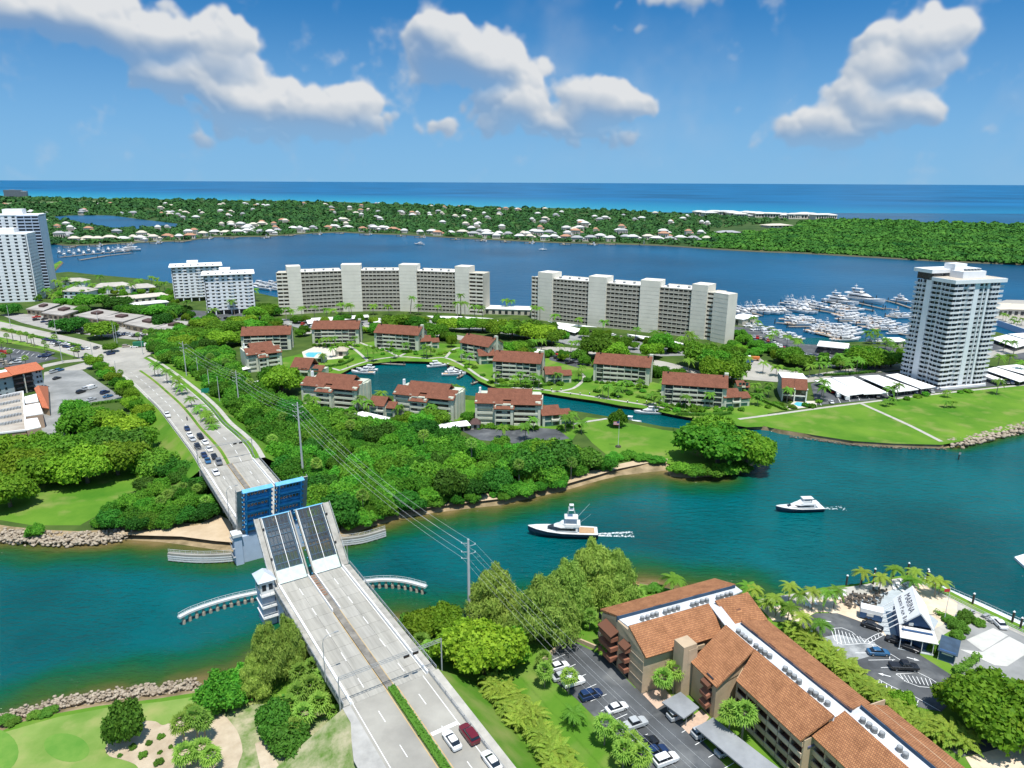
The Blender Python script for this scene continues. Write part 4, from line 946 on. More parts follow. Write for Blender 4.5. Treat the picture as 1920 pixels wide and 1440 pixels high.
# ------------------------------------------------------------------ planting
def near(px,py,marks): return min(marks,key=lambda m:(m[0]-px)**2+4*(m[1]-py)**2)[2]
VM = [(560,655,'beside the lagoon swimming pool'),(740,650,'before the block straight behind the lagoon'),(880,680,'beside the gable ended block'),(965,718,'around the block right of the lagoon'),(1045,720,'by the low annex right of the lagoon'),(1160,735,'before the middle block on the canal'),(1300,765,'before the right end block on the canal'),(1440,750,'around the grey sided pool house'),(615,765,'before the left block south of the lagoon'),(715,770,'beside the low annex south of the lagoon'),(800,790,'before the middle block south of the lagoon'),(950,810,'before the block nearest the point'),(1075,800,'at the inner edge of the point lawn'),(655,685,'on the left lagoon lawn'),(505,740,'left of the lagoon blocks'),(640,600,'before the left end of the concave slab'),(780,600,'before the middle of the concave slab'),(870,600,'before the right tower of the concave slab'),(960,635,'between the concave slab and the village road'),(1020,615,'at the left end of the angled slab'),(1140,665,'before the middle of the angled slab'),(1230,660,'under the right half of the angled slab'),(1330,700,'between the canal blocks and the road island'),(1400,690,'around the road island'),(1480,700,'on the verge before the marina car park'),(1560,700,'on the verge before the marina shed'),(1640,690,'on the verge before the round trees'),(1640,645,'on the quay among stored boats'),(1690,680,'at the left foot of the tall tower'),(1890,680,'right of the tall tower'),(1460,650,'inside the marina car park'),(400,640,'between offices and the brown roofed blocks'),(60,645,'beside the highway median'),(20,685,'in the left edge car park'),(150,680,'at the near side of the junction'),(275,645,'right of the junction'),(120,550,'beside the left lake towers'),(180,550,'before the long townhouse row'),(270,545,'before the short townhouse row'),(400,595,'below the twin white towers'),(160,578,'behind the flat offices'),(300,595,'behind the largest flat office'),(190,630,'along the highway before the offices')]
GM = [(330,660,'beside the top of the approach road sidewalk'),(420,740,'beside the middle of the approach road sidewalk'),(500,840,'beside the far bridge span'),(569,890,'around the tall steel pole'),(600,790,'below the left lagoon block'),(760,830,'below the white carports'),(950,850,'below the small parking court'),(650,960,'at the waterline behind the blue leaves'),(800,930,'at the waterline in the middle of the wood'),(940,920,'at the waterline near the small beach'),(720,890,'in the heart of the wood'),(1060,870,'at the lawn edge of the wood')]
KN = {'man_hi':'lush bright green','man':'bushy mid green','round':'rounded olive green','dark':'dark glossy green'}
def unpx(x,y): v = np.array([x,y,GZ-CAMH]); k = v @ FW; return 960 + FOC * (v@RT) / k, 720 - FOC * (v@UP) / k
rv = random.Random(21)
# mangrove wood on the far bank
G1 = [(300,632),(345,645),(420,665),(445,700),(470,740),(520,765),(570,775),(620,790),(700,805),(790,822),(860,838),(940,845),(1010,845),(1090,850),(1120,868),(1118,885),(1085,898),(1020,905),(960,926),(880,938),(800,948),(735,963),(690,978),(650,985),(610,985),(570,940),(540,900),(520,870),(480,815),(440,770),(400,735),(350,695),(300,668),(275,650)]
for i, (x,y) in enumerate(scatter(P(G1),260,5.6,rv,9000)):
    s, t_ = st(x,y)
    if t_ < 15 and s < 240: continue
    e = rv.random()
    r = rv.uniform(4.2,6.6)
    kd = 'man_hi' if y < 260 and e < .5 else ('man' if e<.75 else('round' if e<.88 else 'dark'))
    tree(kd,x,y,r,r*rv.uniform(1.0,1.35),KN[kd]+' mangrove tree '+near(*unpx(x,y),GM),'mangrove trees in the dense wood',name='mangrove_tree',cat='mangrove tree',rng=rv)
for i, (px,py,r,h) in enumerate([(1050,888,9,10),(1000,895,8,9),(1090,880,7,7),(985,925,5,4),(1040,912,4,3.5)]):
    tree_px('dark' if i<3 else 'man_hi',px,py,r,h,['large dark glossy tree at the tip of the wood by the small beach','dark glossy tree second from the tip of the wood by the beach','dark rounded tree touching the small sandy beach','low light green bush at the waterline below the dark trees','small light green bush between two dark trees at the waterline'][i],name='mangrove_tree',cat='mangrove tree')
w_ = resample([(*at(a,b,0),0)for a,b,c in SHORE_B[11:20]],46)
for i, p in enumerate(w_):
    if rv.random() < .72: px, py = unpx(p[0],p[1]+rv.uniform(1,5)); tree_px('man_hi' if i%2 else 'man',px+rv.uniform(-6,6),py,rv.uniform(2,4.2),rv.uniform(2,4.5),'low shrub overhanging the water '+near(px,py,[(650,985,'behind the blue leaves'),(760,965,'in the middle of the wooded shore'),(900,945,'on the right of the wooded shore'),(1040,915,'near the small beach')]),'shrubs overhanging the wooded shore',name='shrub',cat='shrub',rng=rv)
for i, (x,y) in enumerate(scatter(P(G1),16,14,rv,3000)):
    if st(x,y)[1] > 16: palm(x,y,rv.uniform(6.5,9),'fan palm poking out of the mangroves '+near(*unpx(x,y),GM),'fan palms in the dense wood','sabal',1.5)
# point with the spreading tree
for px, py, k, r, h, l in [(1345,868,'oak',15,13,'huge spreading dark green tree at the tip of the grassy point'),(1398,872,'oak_hi',11,12,'bright green spreading tree on the water side of the huge dark tree'),(1330,842,'oak',10,12,'mid green tree behind the huge spreading tree on the point'),
                          (1157,800,'round',4.2,6.5,'small round tree on the lawn beside the narrow canal')]: tree_px(k,px,py,r,h,l)
for i, (px,py,r,h) in enumerate([(1152,862,4,2.6),(1178,858,4,2.6),(1205,862,4,2.4),(1232,866,4,2.4),(1275,884,4.6,3),(1305,887,5,3),(1335,888,5,3),(1365,886,5,3),(1390,880,4.5,2.8),(1135,880,4,4)]):
    tree_px('man',px,py,r,h,'low light green shrub '+near(px,py,[(1160,860,'above the small beach'),(1220,864,'at the right end of the small beach'),(1290,886,'at the waterline left of the spreading tree'),(1375,884,'at the waterline under the spreading tree')]),'shrubs along the edge of the point',name='shrub',cat='shrub')
# trees around the village and slab blocks
VT = [(742,622,11,11),(775,622,9,10),(815,636,10,10),(840,622,9,9),(880,622,9,9),(905,622,9,9),(935,632,10,11),(960,634,11,11),(985,634,11,11),(1010,644,12,12),(1035,646,9,10),
      (1120,672,12,13),(1150,678,9,11),(1165,660,8,9),(1240,660,9,11),(1222,672,7,9),(1312,690,12,14),(1338,700,10,12),(1345,722,11,13),(1372,716,9,11),(1360,700,9,12),(530,738,11,12),(512,728,8,10),(500,745,7,8),
      (385,618,10,8),(415,628,11,9),(440,628,10,9),(460,618,9,9),(475,625,10,9),(395,640,9,8),(420,650,10,9),(365,640,9,8),(450,645,9,8),(345,655,9,8),(330,640,8,7),(480,600,9,9),(505,592,8,8),
      (820,800,6,7),(795,805,6,7),(770,800,5,6),(1480,682,9,9),(1498,690,8,8),(1625,690,11,11),(1650,690,11,10),(1612,685,9,10),(1670,688,8,8),(985,660,6,7),(880,790,4,4)]
for i, (px,py,r,h) in enumerate(VT): tree_px('oak' if i%3 else 'oakb',px,py,r,h,('broad green shade tree ' if i%3 else 'broad lime green shade tree ')+near(px,py,VM),'shade trees around the condominium village')
OT = [(133,622,11,9),(190,634,11,10),(308,616,8,10),(167,580,14,12),(220,578,11,9),(255,592,10,8),(275,594,11,8),(298,596,12,9),(322,594,10,8),(238,588,9,7),(345,590,8,7),(120,575,8,7),(20,590,8,8),(210,660,5,5),(150,590,7,6)]
for i, (px,py,r,h) in enumerate(OT): tree_px('oak' if i%2 else 'dark',px,py,r,h,('spreading green tree ' if i%2 else 'spreading dark tree ')+near(px,py,VM),'trees among the offices')
for i, (px,py,r,h) in enumerate([(1330,586,5,6),(495,585,7,7),(515,592,6,6),(1395,645,6,6),(1415,652,6,5),(1440,660,6,5),(1460,668,7,5),(1385,635,6,6),(1375,655,5,5)]):
    tree_px('round',px,py,r,h,'small rounded tree between the slab block and the marina car park','small trees by the marina car park')
for pl, n_, lab, gr in (([(560,634),(700,624),(830,642),(960,664),(1060,676),(1140,692),(1240,706),(1310,728)],44,'small leafy tree ','small trees along the village road'),([(560,606),(700,606),(840,608),(1000,622),(1120,640),(1300,668)],34,'leafy parking lot tree ','small trees in the slab block car parks'),([(90,562),(200,556),(300,556),(330,575)],20,'young green tree ','trees around the townhouses'),([(330,600),(400,606),(470,604),(520,608),(500,622),(400,632),(330,620)],26,'bushy tree ','trees west of the slab blocks'),([(1370,662),(1440,672),(1500,684),(1600,688),(1690,678)],24,'leafy tree ','small trees along the marina road')):
    w_ = resample([(*p,0)for p in P(pl)],n_)
    for i, p in enumerate(w_):
        x, y = p[0] + rv.uniform(-5,5), p[1] + rv.uniform(-7,7); tree(('round','oak','oakb','man')[i%4],x,y,rv.uniform(3,5.5),rv.uniform(4,7.5),lab+near(*unpx(x,y),VM),gr,rng=rv)
# left bank
for i, (k,px,py,r,h,l) in enumerate([('oakb',40,905,9,11,'big lime green tree at the left end of the riverside lawn grove'),('oakb',95,905,9,10,'lime green tree between the two biggest trees of the lawn grove'),('oak_hi',165,905,11,12,'biggest bright green tree overhanging the riverside lawn'),
        ('oakb',222,890,10,11,'bright green tree at the right end of the riverside lawn grove'),('oak',120,870,10,10,'mid green tree behind the front row of the lawn grove'),('oakb',20,950,9,10,'lime green tree closest to the left edge of the lawn grove'),('oakb',62,870,10,10,'tall lime tree behind the front of the lawn grove'),
        ('dark',232,858,9,10,'dark shaded tree between the lawn grove and the car park trees'),('oak',190,848,9,9,'dark green tree in the middle of the grove below the car park'),('man_hi',290,885,10,8.5,'round dome shaped dark tree standing alone on the sloping lawn'),
        ('man_hi',142,775,6.5,7,'clipped round tree at the bottom edge of the grey car park'),('round',153,815,8.5,10,'large round crowned tree in front of the clipped tree at the car park'),('oakb',200,812,8,9,'yellow green tree right of the large round tree'),('oakb',240,830,9,10,'bushy green tree between the car park and the road bank'),
        ('oak',262,848,8,9,'green tree at the top of the sloping lawn'),('oak',180,800,7,8,'small tree behind the yellow green tree'),('oakb',8,870,10,11,'lime tree at the left frame edge below the flat roof'),('man_hi',66,1002,3.2,3.2,'single round bush among the shore rocks')]): tree_px(k,px,py,r,h,l)
RC = [(190,990),(200,965),(230,940),(265,915),(320,890),(345,880),(370,885),(395,930),(402,955),(390,978),(340,990),(280,995),(220,1000)]
RCM = [(210,970,'at the left end of the thicket'),(280,960,'in the middle of the thicket'),(340,900,'at the upper edge of the thicket'),(385,950,'of the thicket nearest the bridge')]
for i, (x,y) in enumerate(scatter(P(RC),30,3.2,rv)): tree('man_hi' if i%3 else 'dark',x,y,rv.uniform(3.2,4.6),rv.uniform(4,6),('lush green shrub ' if i%3 else 'dark green shrub ')+near(*unpx(x,y),RCM),'shrubs in the thicket by the bridge',name='shrub',cat='shrub',rng=rv)
for px, py in ((330,945),(318,955),(346,938),(372,940),(305,962),(388,960)): palm_px(px,py,rv.uniform(4,6),'fan palm rising from the thicket left of the bridge beach','fan palms in the left thicket','sabal',1.15)
for i, (px,py) in enumerate([(362,885),(375,895),(385,905),(350,875)]): tree_px('man',px,py,3.4,4.2,'shrub on the bank against the left side of the far bridge span','shrubs against the far bridge span',name='shrub',cat='shrub')
# row of small trees along the car park and road bank
for i, (px,py) in enumerate([(178,690),(190,697),(205,706),(200,712),(215,720),(225,728),(235,736),(238,748),(248,752),(258,770),(268,785),(276,795),(245,768)]):
    tree_px('round' if i%2 else 'oakb',px,py,rv.uniform(3.5,5),rv.uniform(5,7),'small green tree '+['in the row nearest the junction','at the upper edge of the grey car park','at the right corner of the grey car park','on the bank below the grey car park'][i*4//13],'trees along the car park edge')
# near bank
for k, px, py, r, h, l in [('pine',925,1158,7.2,12.5,'feathery pale green pine closest to the tall concrete pole'),('pine',1022,1200,8.5,15.5,'big feathery pale green pine right of the parking wall'),('pine',1062,1155,7,14,'tall feathery pine behind the big one at the water edge'),('pine',1108,1128,7.5,15,'tall feathery pine by the water with bare dark trunks'),('pine',1145,1120,6.8,13,'feathery pine nearest the tile roofed condominium'),
                          ('pine',508,1285,5.2,14,'tallest feathery tree left of the near bridge span'),('pine',546,1262,4.6,12.5,'feathery tree leaning against the near bridge span'),('pine',480,1305,3.8,9,'short feathery tree at the left of the bridge clump'),
                          ('oak_hi',908,1262,8.6,11,'large bright green spreading tree right of the near bridge span'),('oak_hi',868,1240,6.5,8,'bright green tree touching the big spreading tree beside the bridge'),('oakb',790,1195,4.6,6,'yellow green tree by the water on the right of the bridge'),('oakb',830,1190,5,6.5,'rounded green tree between the bridge and the concrete pole'),('round',955,1245,5,7,'olive green tree behind the large spreading tree'),
                          ('man_hi',415,1322,5.6,6.6,'glossy rounded tree left of the bridge clump at the rocky shore'),('man_hi',450,1300,4.5,6,'bushy green tree behind the glossy rounded tree'),('bush_hi',548,1402,4.4,4.6,'glossy green bush in front of the fan palms beside the bridge'),('dark',520,1375,4,5.5,'shadowy shrub left of the glossy bush'),('dark',236,1388,3.7,6.6,'lone dark olive tree at the edge of the sand bunker'),
                          ('oakb',1853,1372,9,9.5,'large lime green tree at the lower right beside the boatyard'),('oakb',1905,1385,8,8,'lime green tree cut by the right frame edge'),('oakb',1810,1345,5.5,6,'small lime tree at the end of the striped car park'),('round',1690,1330,2.6,3.6,'small dark tree on the island of the striped car park')]: tree_px(k,px,py,r,h,l)
for i, (px,py,h,s) in enumerate([(560,1330,4,1.5),(585,1320,4.5,1.6),(610,1300,4.5,1.6),(600,1345,3.4,1.6),(570,1365,3.2,1.6),(545,1350,3.6,1.5),(620,1322,3,1.5),(590,1290,5,1.5),(565,1300,5,1.5),(628,1345,1.2,1.2),(648,1368,.8,1.4),(530,1345,3,1.4),(555,1385,2.6,1.5)]):
    palm_px(px,py,h,'bushy fan palm '+near(px,py,[(555,1335,'at the left of the clump by the near bridge span'),(595,1292,'against the side of the near bridge span'),(612,1330,'at the right of the clump by the near bridge span'),(562,1375,'at the front of the clump above the glossy bush'),(640,1358,'standing apart below the near street lamp')]),'fan palms beside the near bridge span','sabal',s)
for i, (px,py,h,s) in enumerate([(347,1400,5.2,1.45),(372,1392,5.6,1.5),(386,1390,4.6,1.3),(362,1360,3,1.2),(350,1438,3,1.5),(382,1432,3.4,1.4),(398,1443,3,1.3)]): palm_px(px,py,h,['upper left fan palm of the bunker cluster','tallest fan palm in the middle of the sand bunker','fan palm leaning right in the sand bunker','small fan palm at the top edge of the sand bunker','low fan palm at the bottom left of the bunker cluster','low fan palm at the bottom of the bunker between two others','low fan palm at the bottom right of the bunker cluster'][i],'fan palms in the sand bunker','sabal',s)
for px, py, r in ((268,1418,.9),(302,1383,.8),(280,1395,.7),(298,1432,1),(320,1402,.5),(300,1412,.5),(250,1403,.8),(225,1418,.5)): tree_px('bush_hi',px,py,r,r*1.1,'small grass tuft on the sand bunker','grass tufts on the sand bunker',name='grass_tuft',cat='grass tuft')
for i, (px,py) in enumerate([(12,1352),(25,1356),(85,1340),(65,1343),(95,1334)]): tree_px('bush_hi',px,py,1.6,1.0,'low pale green beach creeper on the near shore rocks','creepers on the near shore',name='shrub',cat='shrub')
FM = [(798,1230,'between the bridge and the spreading tree'),(1020,1270,'on the lawn at the top of the near car park'),(1066,1302,'between the parked silver and white cars'),(1150,1410,'in the row at the kerb of the near car park'),(1190,1440,'at the bottom end of the kerb row'),(1125,1185,'before the feathery pines'),(1195,1130,'behind the tiled roof by the water'),(1250,1305,'before the tan stair tower'),(1378,1390,'beside the long grey carport')]
for i, (px,py,h,s) in enumerate([(790,1225,3,1.6),(805,1238,3,1.5),(1019,1258,3.2,1.3),(1021,1288,4,1.35),(1066,1302,4.4,1.35),(1133,1397,4.6,1.5),(1160,1410,4.2,1.5),(1183,1425,4,1.4),(1168,1440,4,1.5),(1200,1450,4,1.5),(1130,1190,4,1.2),(1105,1180,3.6,1.3),(1150,1185,3,1.3),(1195,1130,2,1.6),(1240,1310,5,1.5),(1262,1300,5.5,1.5),(1365,1385,6,1.6),(1390,1392,6.5,1.7)]):
    palm_px(px,py,h,'round headed fan palm '+near(px,py,FM),'fan palms around the condominium car park','sabal',s)
palm_px(1076,1362,3,'drooping palm alone on the lawn strip beside the parked cars',None,'coco',.95)
palm_px(1262,1112,4.4,'tall coconut palm by the water behind the tiled roof',None,'coco',1.35)
palm_px(1136,1232,3.2,'small leaning palm at the upper corner of the condominium',None,'coco',.9)
for px, py, r, h in ((1230,1106,2.4,1.6),(1215,1108,2,1.4),(830,1290,2.5,3),(860,1300,2.6,3),(880,1312,2,2),(935,1285,3,3),(770,1195,3,3.5),(765,1180,3,4)): tree_px('bush_hi',px,py,r,h,'glossy low shrub near the waterside pines and the bridge','shrubs of the near bank',name='shrub',cat='shrub')
# areca hedge along the near road, and behind the tiled condominium
for pl, n, s0, lab, gr in (([(925,1295),(960,1330),(1000,1372),(1040,1425),(1070,1470),(1110,1540)],26,1.35,'arching palm clump in the hedge by the road, %s','palm hedge beside the road'),
                           ([(1490,1195),(1530,1225),(1560,1245),(1590,1268),(1625,1298),(1655,1322),(1690,1345),(1725,1370),(1765,1385),(1800,1395)],34,1.3,'yellow green palm clump in the hedge behind the tiled roof, %s','palm hedge behind the condominium')):
    w_ = resample([(*p,0)for p in P(pl)],n)
    for i, p in enumerate(w_):
        for k in range(3): areca_at(p[0]+rv.uniform(-1.2,1.2),p[1]+rv.uniform(-1.2,1.2),s0*rv.uniform(.85,1.15),lab%['upper end','upper half','lower half','lower end'][i*4//n],gr)
# marina palms
BM = [(1630,1105,'at the left of the beach seawall'),(1670,1097,'at the seawall behind the terrace'),(1710,1105,'behind the gabled marina building'),(1755,1118,'right of the gabled marina building'),(1543,1143,'at the head of the striped car park'),(1480,1135,'on the left end of the beach'),(1470,1165,'between beach and tiled roof'),(1518,1200,'at the hedge of the striped car park'),(1403,1127,'at the water end of the tiled roof')]
for px, py, h in ((1612,1100,4.6),(1648,1112,4.8),(1669,1097,5),(1712,1100,4.5),(1705,1110,3.6),(1752,1120,5),(1760,1115,3.8),(1563,1140,5),(1543,1145,5),(1522,1143,5),(1478,1130,5),(1495,1140,4),(1454,1155,5),(1475,1172,5),(1500,1195,5.5),(1535,1205,5),(1395,1125,4),(1412,1128,4),(1438,1150,3),(1465,1160,4)):
    palm_px(px,py,h,'coconut palm '+near(px,py,BM),'coconut palms of the marina beach','coco' if(px%2)else 'yel',1.0)
for px, py, r in ((1810,1162,2.2),(1790,1178,2),(1835,1172,1.6),(1775,1165,1.4),(1750,1220,1.8),(1800,1182,2),(1795,1195,1.6)): tree_px('bush_hi',px,py,r,r*1.1,'bushy shrub beside the blue gabled marina building','shrubs beside the marina building',name='shrub',cat='shrub')
hedge_px([(1792,1262),(1810,1252),(1832,1236)],1.3,1.2,'clipped yellow green hedge in front of the small blue hut')
hedge_px([(1758,1152),(1775,1158),(1790,1164)],1.0,.9,'clipped hedge beside the blue gabled marina building')
hedge_px([(1480,1178),(1510,1205),(1540,1228)],1.6,1.2,'clipped green hedge between the tiled condominium and the marina palms')
# palms of the village, slab blocks, marina and highway
def palms(lst,label,group,h=(6,9),s=1.15,kind='coco'):
    for p in lst: palm_px(p[0],p[1],p[2]if len(p)>2 else rv.uniform(*h),label if 'median' in label or 'lawn' in label else ' '.join(label.split()[:2])+' '+near(p[0],p[1],VM),group,kind,s*rv.uniform(.9,1.15))
palms([(291,706),(297,707),(314,721),(331,735),(336,741),(343,747),(361,776),(376,790),(385,799),(391,806),(397,813),(403,825)],'coconut palm growing in the median of the far approach road','palms in the road median',(5.5,7.5),1.2)
palms([(537,602),(546,600),(612,597),(640,590),(655,592),(700,590),(660,594),(770,588,13),(864,595,17),(858,597,12),(872,597,12),(785,590),(820,592),(890,597),(625,600),(590,598),(567,600),(730,592),(905,600),(1012,605,11),(1003,603,11),(1040,610),(1085,618),(1130,625),(1190,640),(1225,648),(1290,660,12),(1300,655),(1240,650),(1275,655),(950,585),(957,585)],'tall palm','palms along the slab blocks',(7,10),1.5)
palms([(600,650),(612,652),(620,652),(628,652),(660,655),(665,650),(690,672),(700,678),(740,672),(735,660),(760,660),(795,668),(800,672),(808,668),(865,680),(880,685),(870,670),(930,720),(965,725),(975,724),(985,727),(1000,725),(1010,728),(1045,720),(1090,705),(1085,715),(1130,745),(1140,748),(1165,735),(1175,735),(1160,745),(1200,730),(1225,765),(1235,770),(1220,760),(1285,765),(1330,765),(1245,735),(680,770),(672,775),(690,780),(800,790),(812,788),(750,780),(835,800),(942,822),(985,825),(1060,810),(1075,805),(1090,812),(1000,808),(1070,795),(840,745),(855,745),(865,750),(715,755),(580,770),(592,772),(1440,745),(1430,750),(1475,755),(1420,760),(1415,740),(605,680),(640,660),(625,670)],
      'slim palm','palms of the condominium village',(4.5,7),1.15)
palms([(1000,655),(1015,658),(1050,662),(1070,662),(1085,660),(1200,690),(1215,695),(1290,700),(1385,720),(1400,690),(1430,700),(1455,705),(1490,712),(1517,708),(1535,706),(1550,705),(1575,700),(1585,698),(1590,702),(1615,695),(1640,692),(1655,690),(1660,655),(1670,660),(1640,640),(1645,645),(1630,645),(1622,640),(1660,690),(1690,685),(1680,670),(1700,680),(1695,665),(1710,690),(1605,700),(1567,690),(1540,692),(1450,640),(1445,645),(1420,620),(1475,650),(1495,660),(1490,655),(1410,610),(1540,745),(1680,752),(1665,750),(1543,752),(1880,660),(1900,665),(1890,690),(1870,690),(1910,700)],
      'coconut palm lining the road behind the marina and the tall tower','palms along the marina road',(5.5,8.5),1.3)
palms([(5,660),(25,640),(15,645),(40,642),(52,645),(60,648),(65,650),(22,680),(50,690),(10,690),(140,672),(148,672),(165,684),(172,685),(105,650),(85,660),(90,665),(192,688),(228,716),(260,640),(275,642),(290,645),(285,655),(80,838,5),(84,840,5),(137,775,5)],'small palm beside the highway junction and its car parks','palms by the highway junction',(4.5,7),1.2,'sabal')
palms([(105,545),(115,548),(125,542),(140,548),(150,550),(165,548),(175,552),(190,535),(200,545),(215,548),(240,545),(262,545),(285,540),(295,538),(300,548),(205,555),(230,552),(250,556),(130,555),(160,560),(310,550),(120,565),(100,570),(90,560),(470,570),(480,565),(350,590),(400,600),(440,590)],'lakeside palm','palms by the lakeside townhouses',(7,11),1.7)
palm_px(1868,740,7,'leaning palm standing alone on the wide tower lawn',None,'coco',1.3)
palms([(1662,762,3),(1670,758,3),(1774,764,3),(1785,764,3),(1776,745,3)],'young palm in a planting bed on the tower lawn','young palms on the tower lawn',s=.9)
# bushes and hedges of the village
vb = [(563,690),(575,680),(590,690),(615,650),(630,648),(655,648),(700,655),(718,665),(735,655),(760,662),(780,665),(812,660),(825,665),(833,662),(850,660),(920,718),(945,722),(1005,722),(1030,722),(1050,722),(1100,715),(1120,735),(1150,742),(1180,740),(1205,735),(1225,740),(1250,770),(1270,772),(1300,772),(1315,772),(1345,772),(1370,770),(1390,770),(1440,765),(1465,762),(1470,768),(1485,765),(1455,760),(1400,745),(1420,735),(1440,730),(900,800),(920,800),(945,805),(960,806),(985,805),(1050,805),(1065,800),(880,785),(700,770),(660,770),(610,770),(585,765),(740,790),(830,795),(1510,762),(1522,764),(1535,755),(1720,745),(1735,742),(1815,735),(1700,750),(1800,737),(905,705),(890,690),(875,690),(640,680),(650,672),(615,695),(600,700)]
for px, py in vb: tree_px('bush',px,py,rv.uniform(1.4,2.4),rv.uniform(1.2,2.2),'rounded shrub '+near(px,py,VM),'garden shrubs of the condominium village',name='shrub',cat='shrub')
for px, l in (([(1195,745),(1225,752),(1262,768),(1290,775)],'low hedge curving down to the canal in front of the right condominiums'),([(1395,735),(1430,752),(1468,768)],'straight hedge between the condominiums and the pool house'),([(1545,705),(1590,703),(1640,698)],'long low hedge along the marina road before the carports'),([(1450,690),(1500,697)],'low hedge on the road island by the marina'),
             ([(1270,778),(1330,780),(1370,776)],'low hedge below the right end condominium'),([(600,690),(640,685),(662,675)],'low hedge around the left lagoon lawn'),([(930,725),(1000,726),(1030,722)],'low hedge at the foot of the condominium above the canal'),([(235,752),(200,756),(172,760)],'straight hedge at the lower edge of the grey car park'),([(5,618),(60,631),(110,641),(150,650)],'planted strip in the highway median')): hedge_px(px,1.5,1.2,l)
# median hedge on the near approach
mh = [(*bw(.1,s),zr(s))for s in SN[:14]]
t = thing('hedge','clipped green hedge in the median of the near bridge approach','hedge',(0,0,0),0,'clipped hedges'); rng = np.random.default_rng(4)
pp = np.array(resample(mh,1500)); u_ = rng.uniform(-.75,.75,1500); C = pp + np.stack([u_*BN[0],u_*BN[1],.75-.25*np.abs(u_)+rng.uniform(-.25,.12,1500)],-1)
link('foliage',quads_mesh('foliage',C,np.stack([u_*BN[0],u_*BN[1],np.ones(1500)],-1)+rng.normal(size=(1500,3))*.5,.17,.7,rng,HEDGE),t,kind='stuff')
m = MB()
for a, b in zip(SN[:13],SN[1:14]): lane(m,-.62,.72,a,b,.05,.6)
mm = m.build('hedge_body',HEDGE,t); mm.location = (BO[0],BO[1],0); mm.rotation_euler = (0,0,BRZ)

# ------------------------------------------------------------------ the far island: one wooded mass, and the mangrove forest at its right
def far_wood(name,poly_px,n,seed,m,rmin,hmul,quads,holes=()):
    rng = np.random.default_rng(seed); r2 = random.Random(seed); pts = []
    xs = [p[0]for p in poly_px]; ys = [p[1]for p in poly_px]
    while len(pts) < n:
        x, y = r2.uniform(min(xs),max(xs)), r2.uniform(min(ys),max(ys))
        if inpoly(x,y,poly_px) and not any(inpoly(x,y,h)for h in holes): pts.append((x,y))
    W = np.array([at(a,b,1.0)for a,b in pts]); dist = np.hypot(W[:,0],W[:,1]); R = np.maximum(rmin,dist*.0032) * rng.uniform(.65,1.35,n); Hh = np.clip(R*hmul,4,13) * rng.uniform(.75,1.25,n)
    k = quads; u_ = rng.uniform(0,2*PI,(n,k)); v_ = rng.uniform(0,1,(n,k)); cr = np.sqrt(np.maximum(0,1-v_**2))
    C = np.stack([W[:,:1]+R[:,None]*np.cos(u_)*cr,W[:,1:2]+R[:,None]*np.sin(u_)*cr,GZ+Hh[:,None]*(.35+.65*v_)],-1).reshape(-1,3)
    Nn = np.stack([np.cos(u_)*cr,np.sin(u_)*cr,v_+.35],-1).reshape(-1,3) + rng.normal(size=(n*k,3)) * .35
    link(name,quads_mesh(name,C,Nn,np.repeat(R*.36,k),.8,rng,m),None,'dense green treetops covering the far barrier island' if 'mangrove' not in name else 'dense bright mangrove forest on the far shore behind the marina','wood',None,'stuff')
INLET = [(87,407),(135,404),(200,404),(215,405),(260,411),(343,421),(330,427),(300,429),(250,430),(213,431),(190,428),(167,426),(130,418),(105,411)]
MB().sheet(P(INLET,GZ),GZ+.25).build('island_lake_water',LK,kind='structure')
IS = [(-60,466),(60,465),(110,459),(165,458),(267,453),(350,450),(400,443),(500,442),(583,436),(640,434),(700,437),(760,439),(860,445),(960,450),(1050,454),(1150,456),(1240,459),(1300,463),(1345,466),(1330,430),(1480,415),(1300,404),(1070,394),(900,391),(640,382),(213,375),(120,374),(-60,372)]
far_wood('island_wood',IS,6500,1,FARLEAF,4.5,1.0,26,(INLET,[(0,381),(60,379),(213,375),(225,378),(80,384),(0,386)]))
MG = [(1300,463),(1345,466),(1430,471),(1493,473),(1613,480),(1713,486),(1813,491),(1930,496),(1930,426),(1700,418),(1560,414),(1500,420),(1490,430),(1380,440),(1330,438),(1310,450)]
far_wood('mangrove_forest',MG,5200,2,FARLEAFB,4.5,.9,34)

# ------------------------------------------------------------------ buildings
def W2(px,py,z=GZ): return Vector((*at(px,py,z),z))
def ang(a,b): return math.atan2(b[1]-a[1],b[0]-a[0])
class LB:
    """Part maker in a building's own frame: x along the front, y into the depth, z up."""
    def __init__(s,root): s.root = root
    def box(s,name,m,*b,parent=None,**k): return MB().bx(*b).build(name,m,parent or s.root,**k)
def grid_facade(root,tr,L,H,nf,nc,pier,sp,proud,msp,mpier,mglass,z0=0.0,depth=.5,rail=None,skip_pier=False):
    """Openings between real piers and spandrels in front of a glazed core. tr(mb) moves the mesh into the root's frame."""
    fh = H / nf
    tr(MB().bx(0,L,proud+.02,proud+depth,z0,z0+H)).build('glazing',mglass,root)
    for i in range(nf):
        z = z0 + i * fh; tr(MB().bx(.02,L-.02,0,proud,z,z+fh*sp)).build('balcony' if proud>.6 else 'spandrel',msp,root)
    tr(MB().bx(0,L,-.03,proud,z0+H,z0+H+.5)).build('parapet',msp,root)
    if not skip_pier:
        m = MB()
        for k in range(nc+1): x = L * k / nc; m.bx(max(0,x-pier/2),min(L,x+pier/2),.06,proud+.01,z0,z0+H)
        tr(m).build('mullions',mpier,root,kind='stuff')
def turn(A,a,dz=0.0):
    c, s = math.cos(a), math.sin(a)
    def f(mb): mb.v = [(A[0]+x*c-y*s,A[1]+x*s+y*c,z+dz)for x,y,z in mb.v]; return mb
    return f

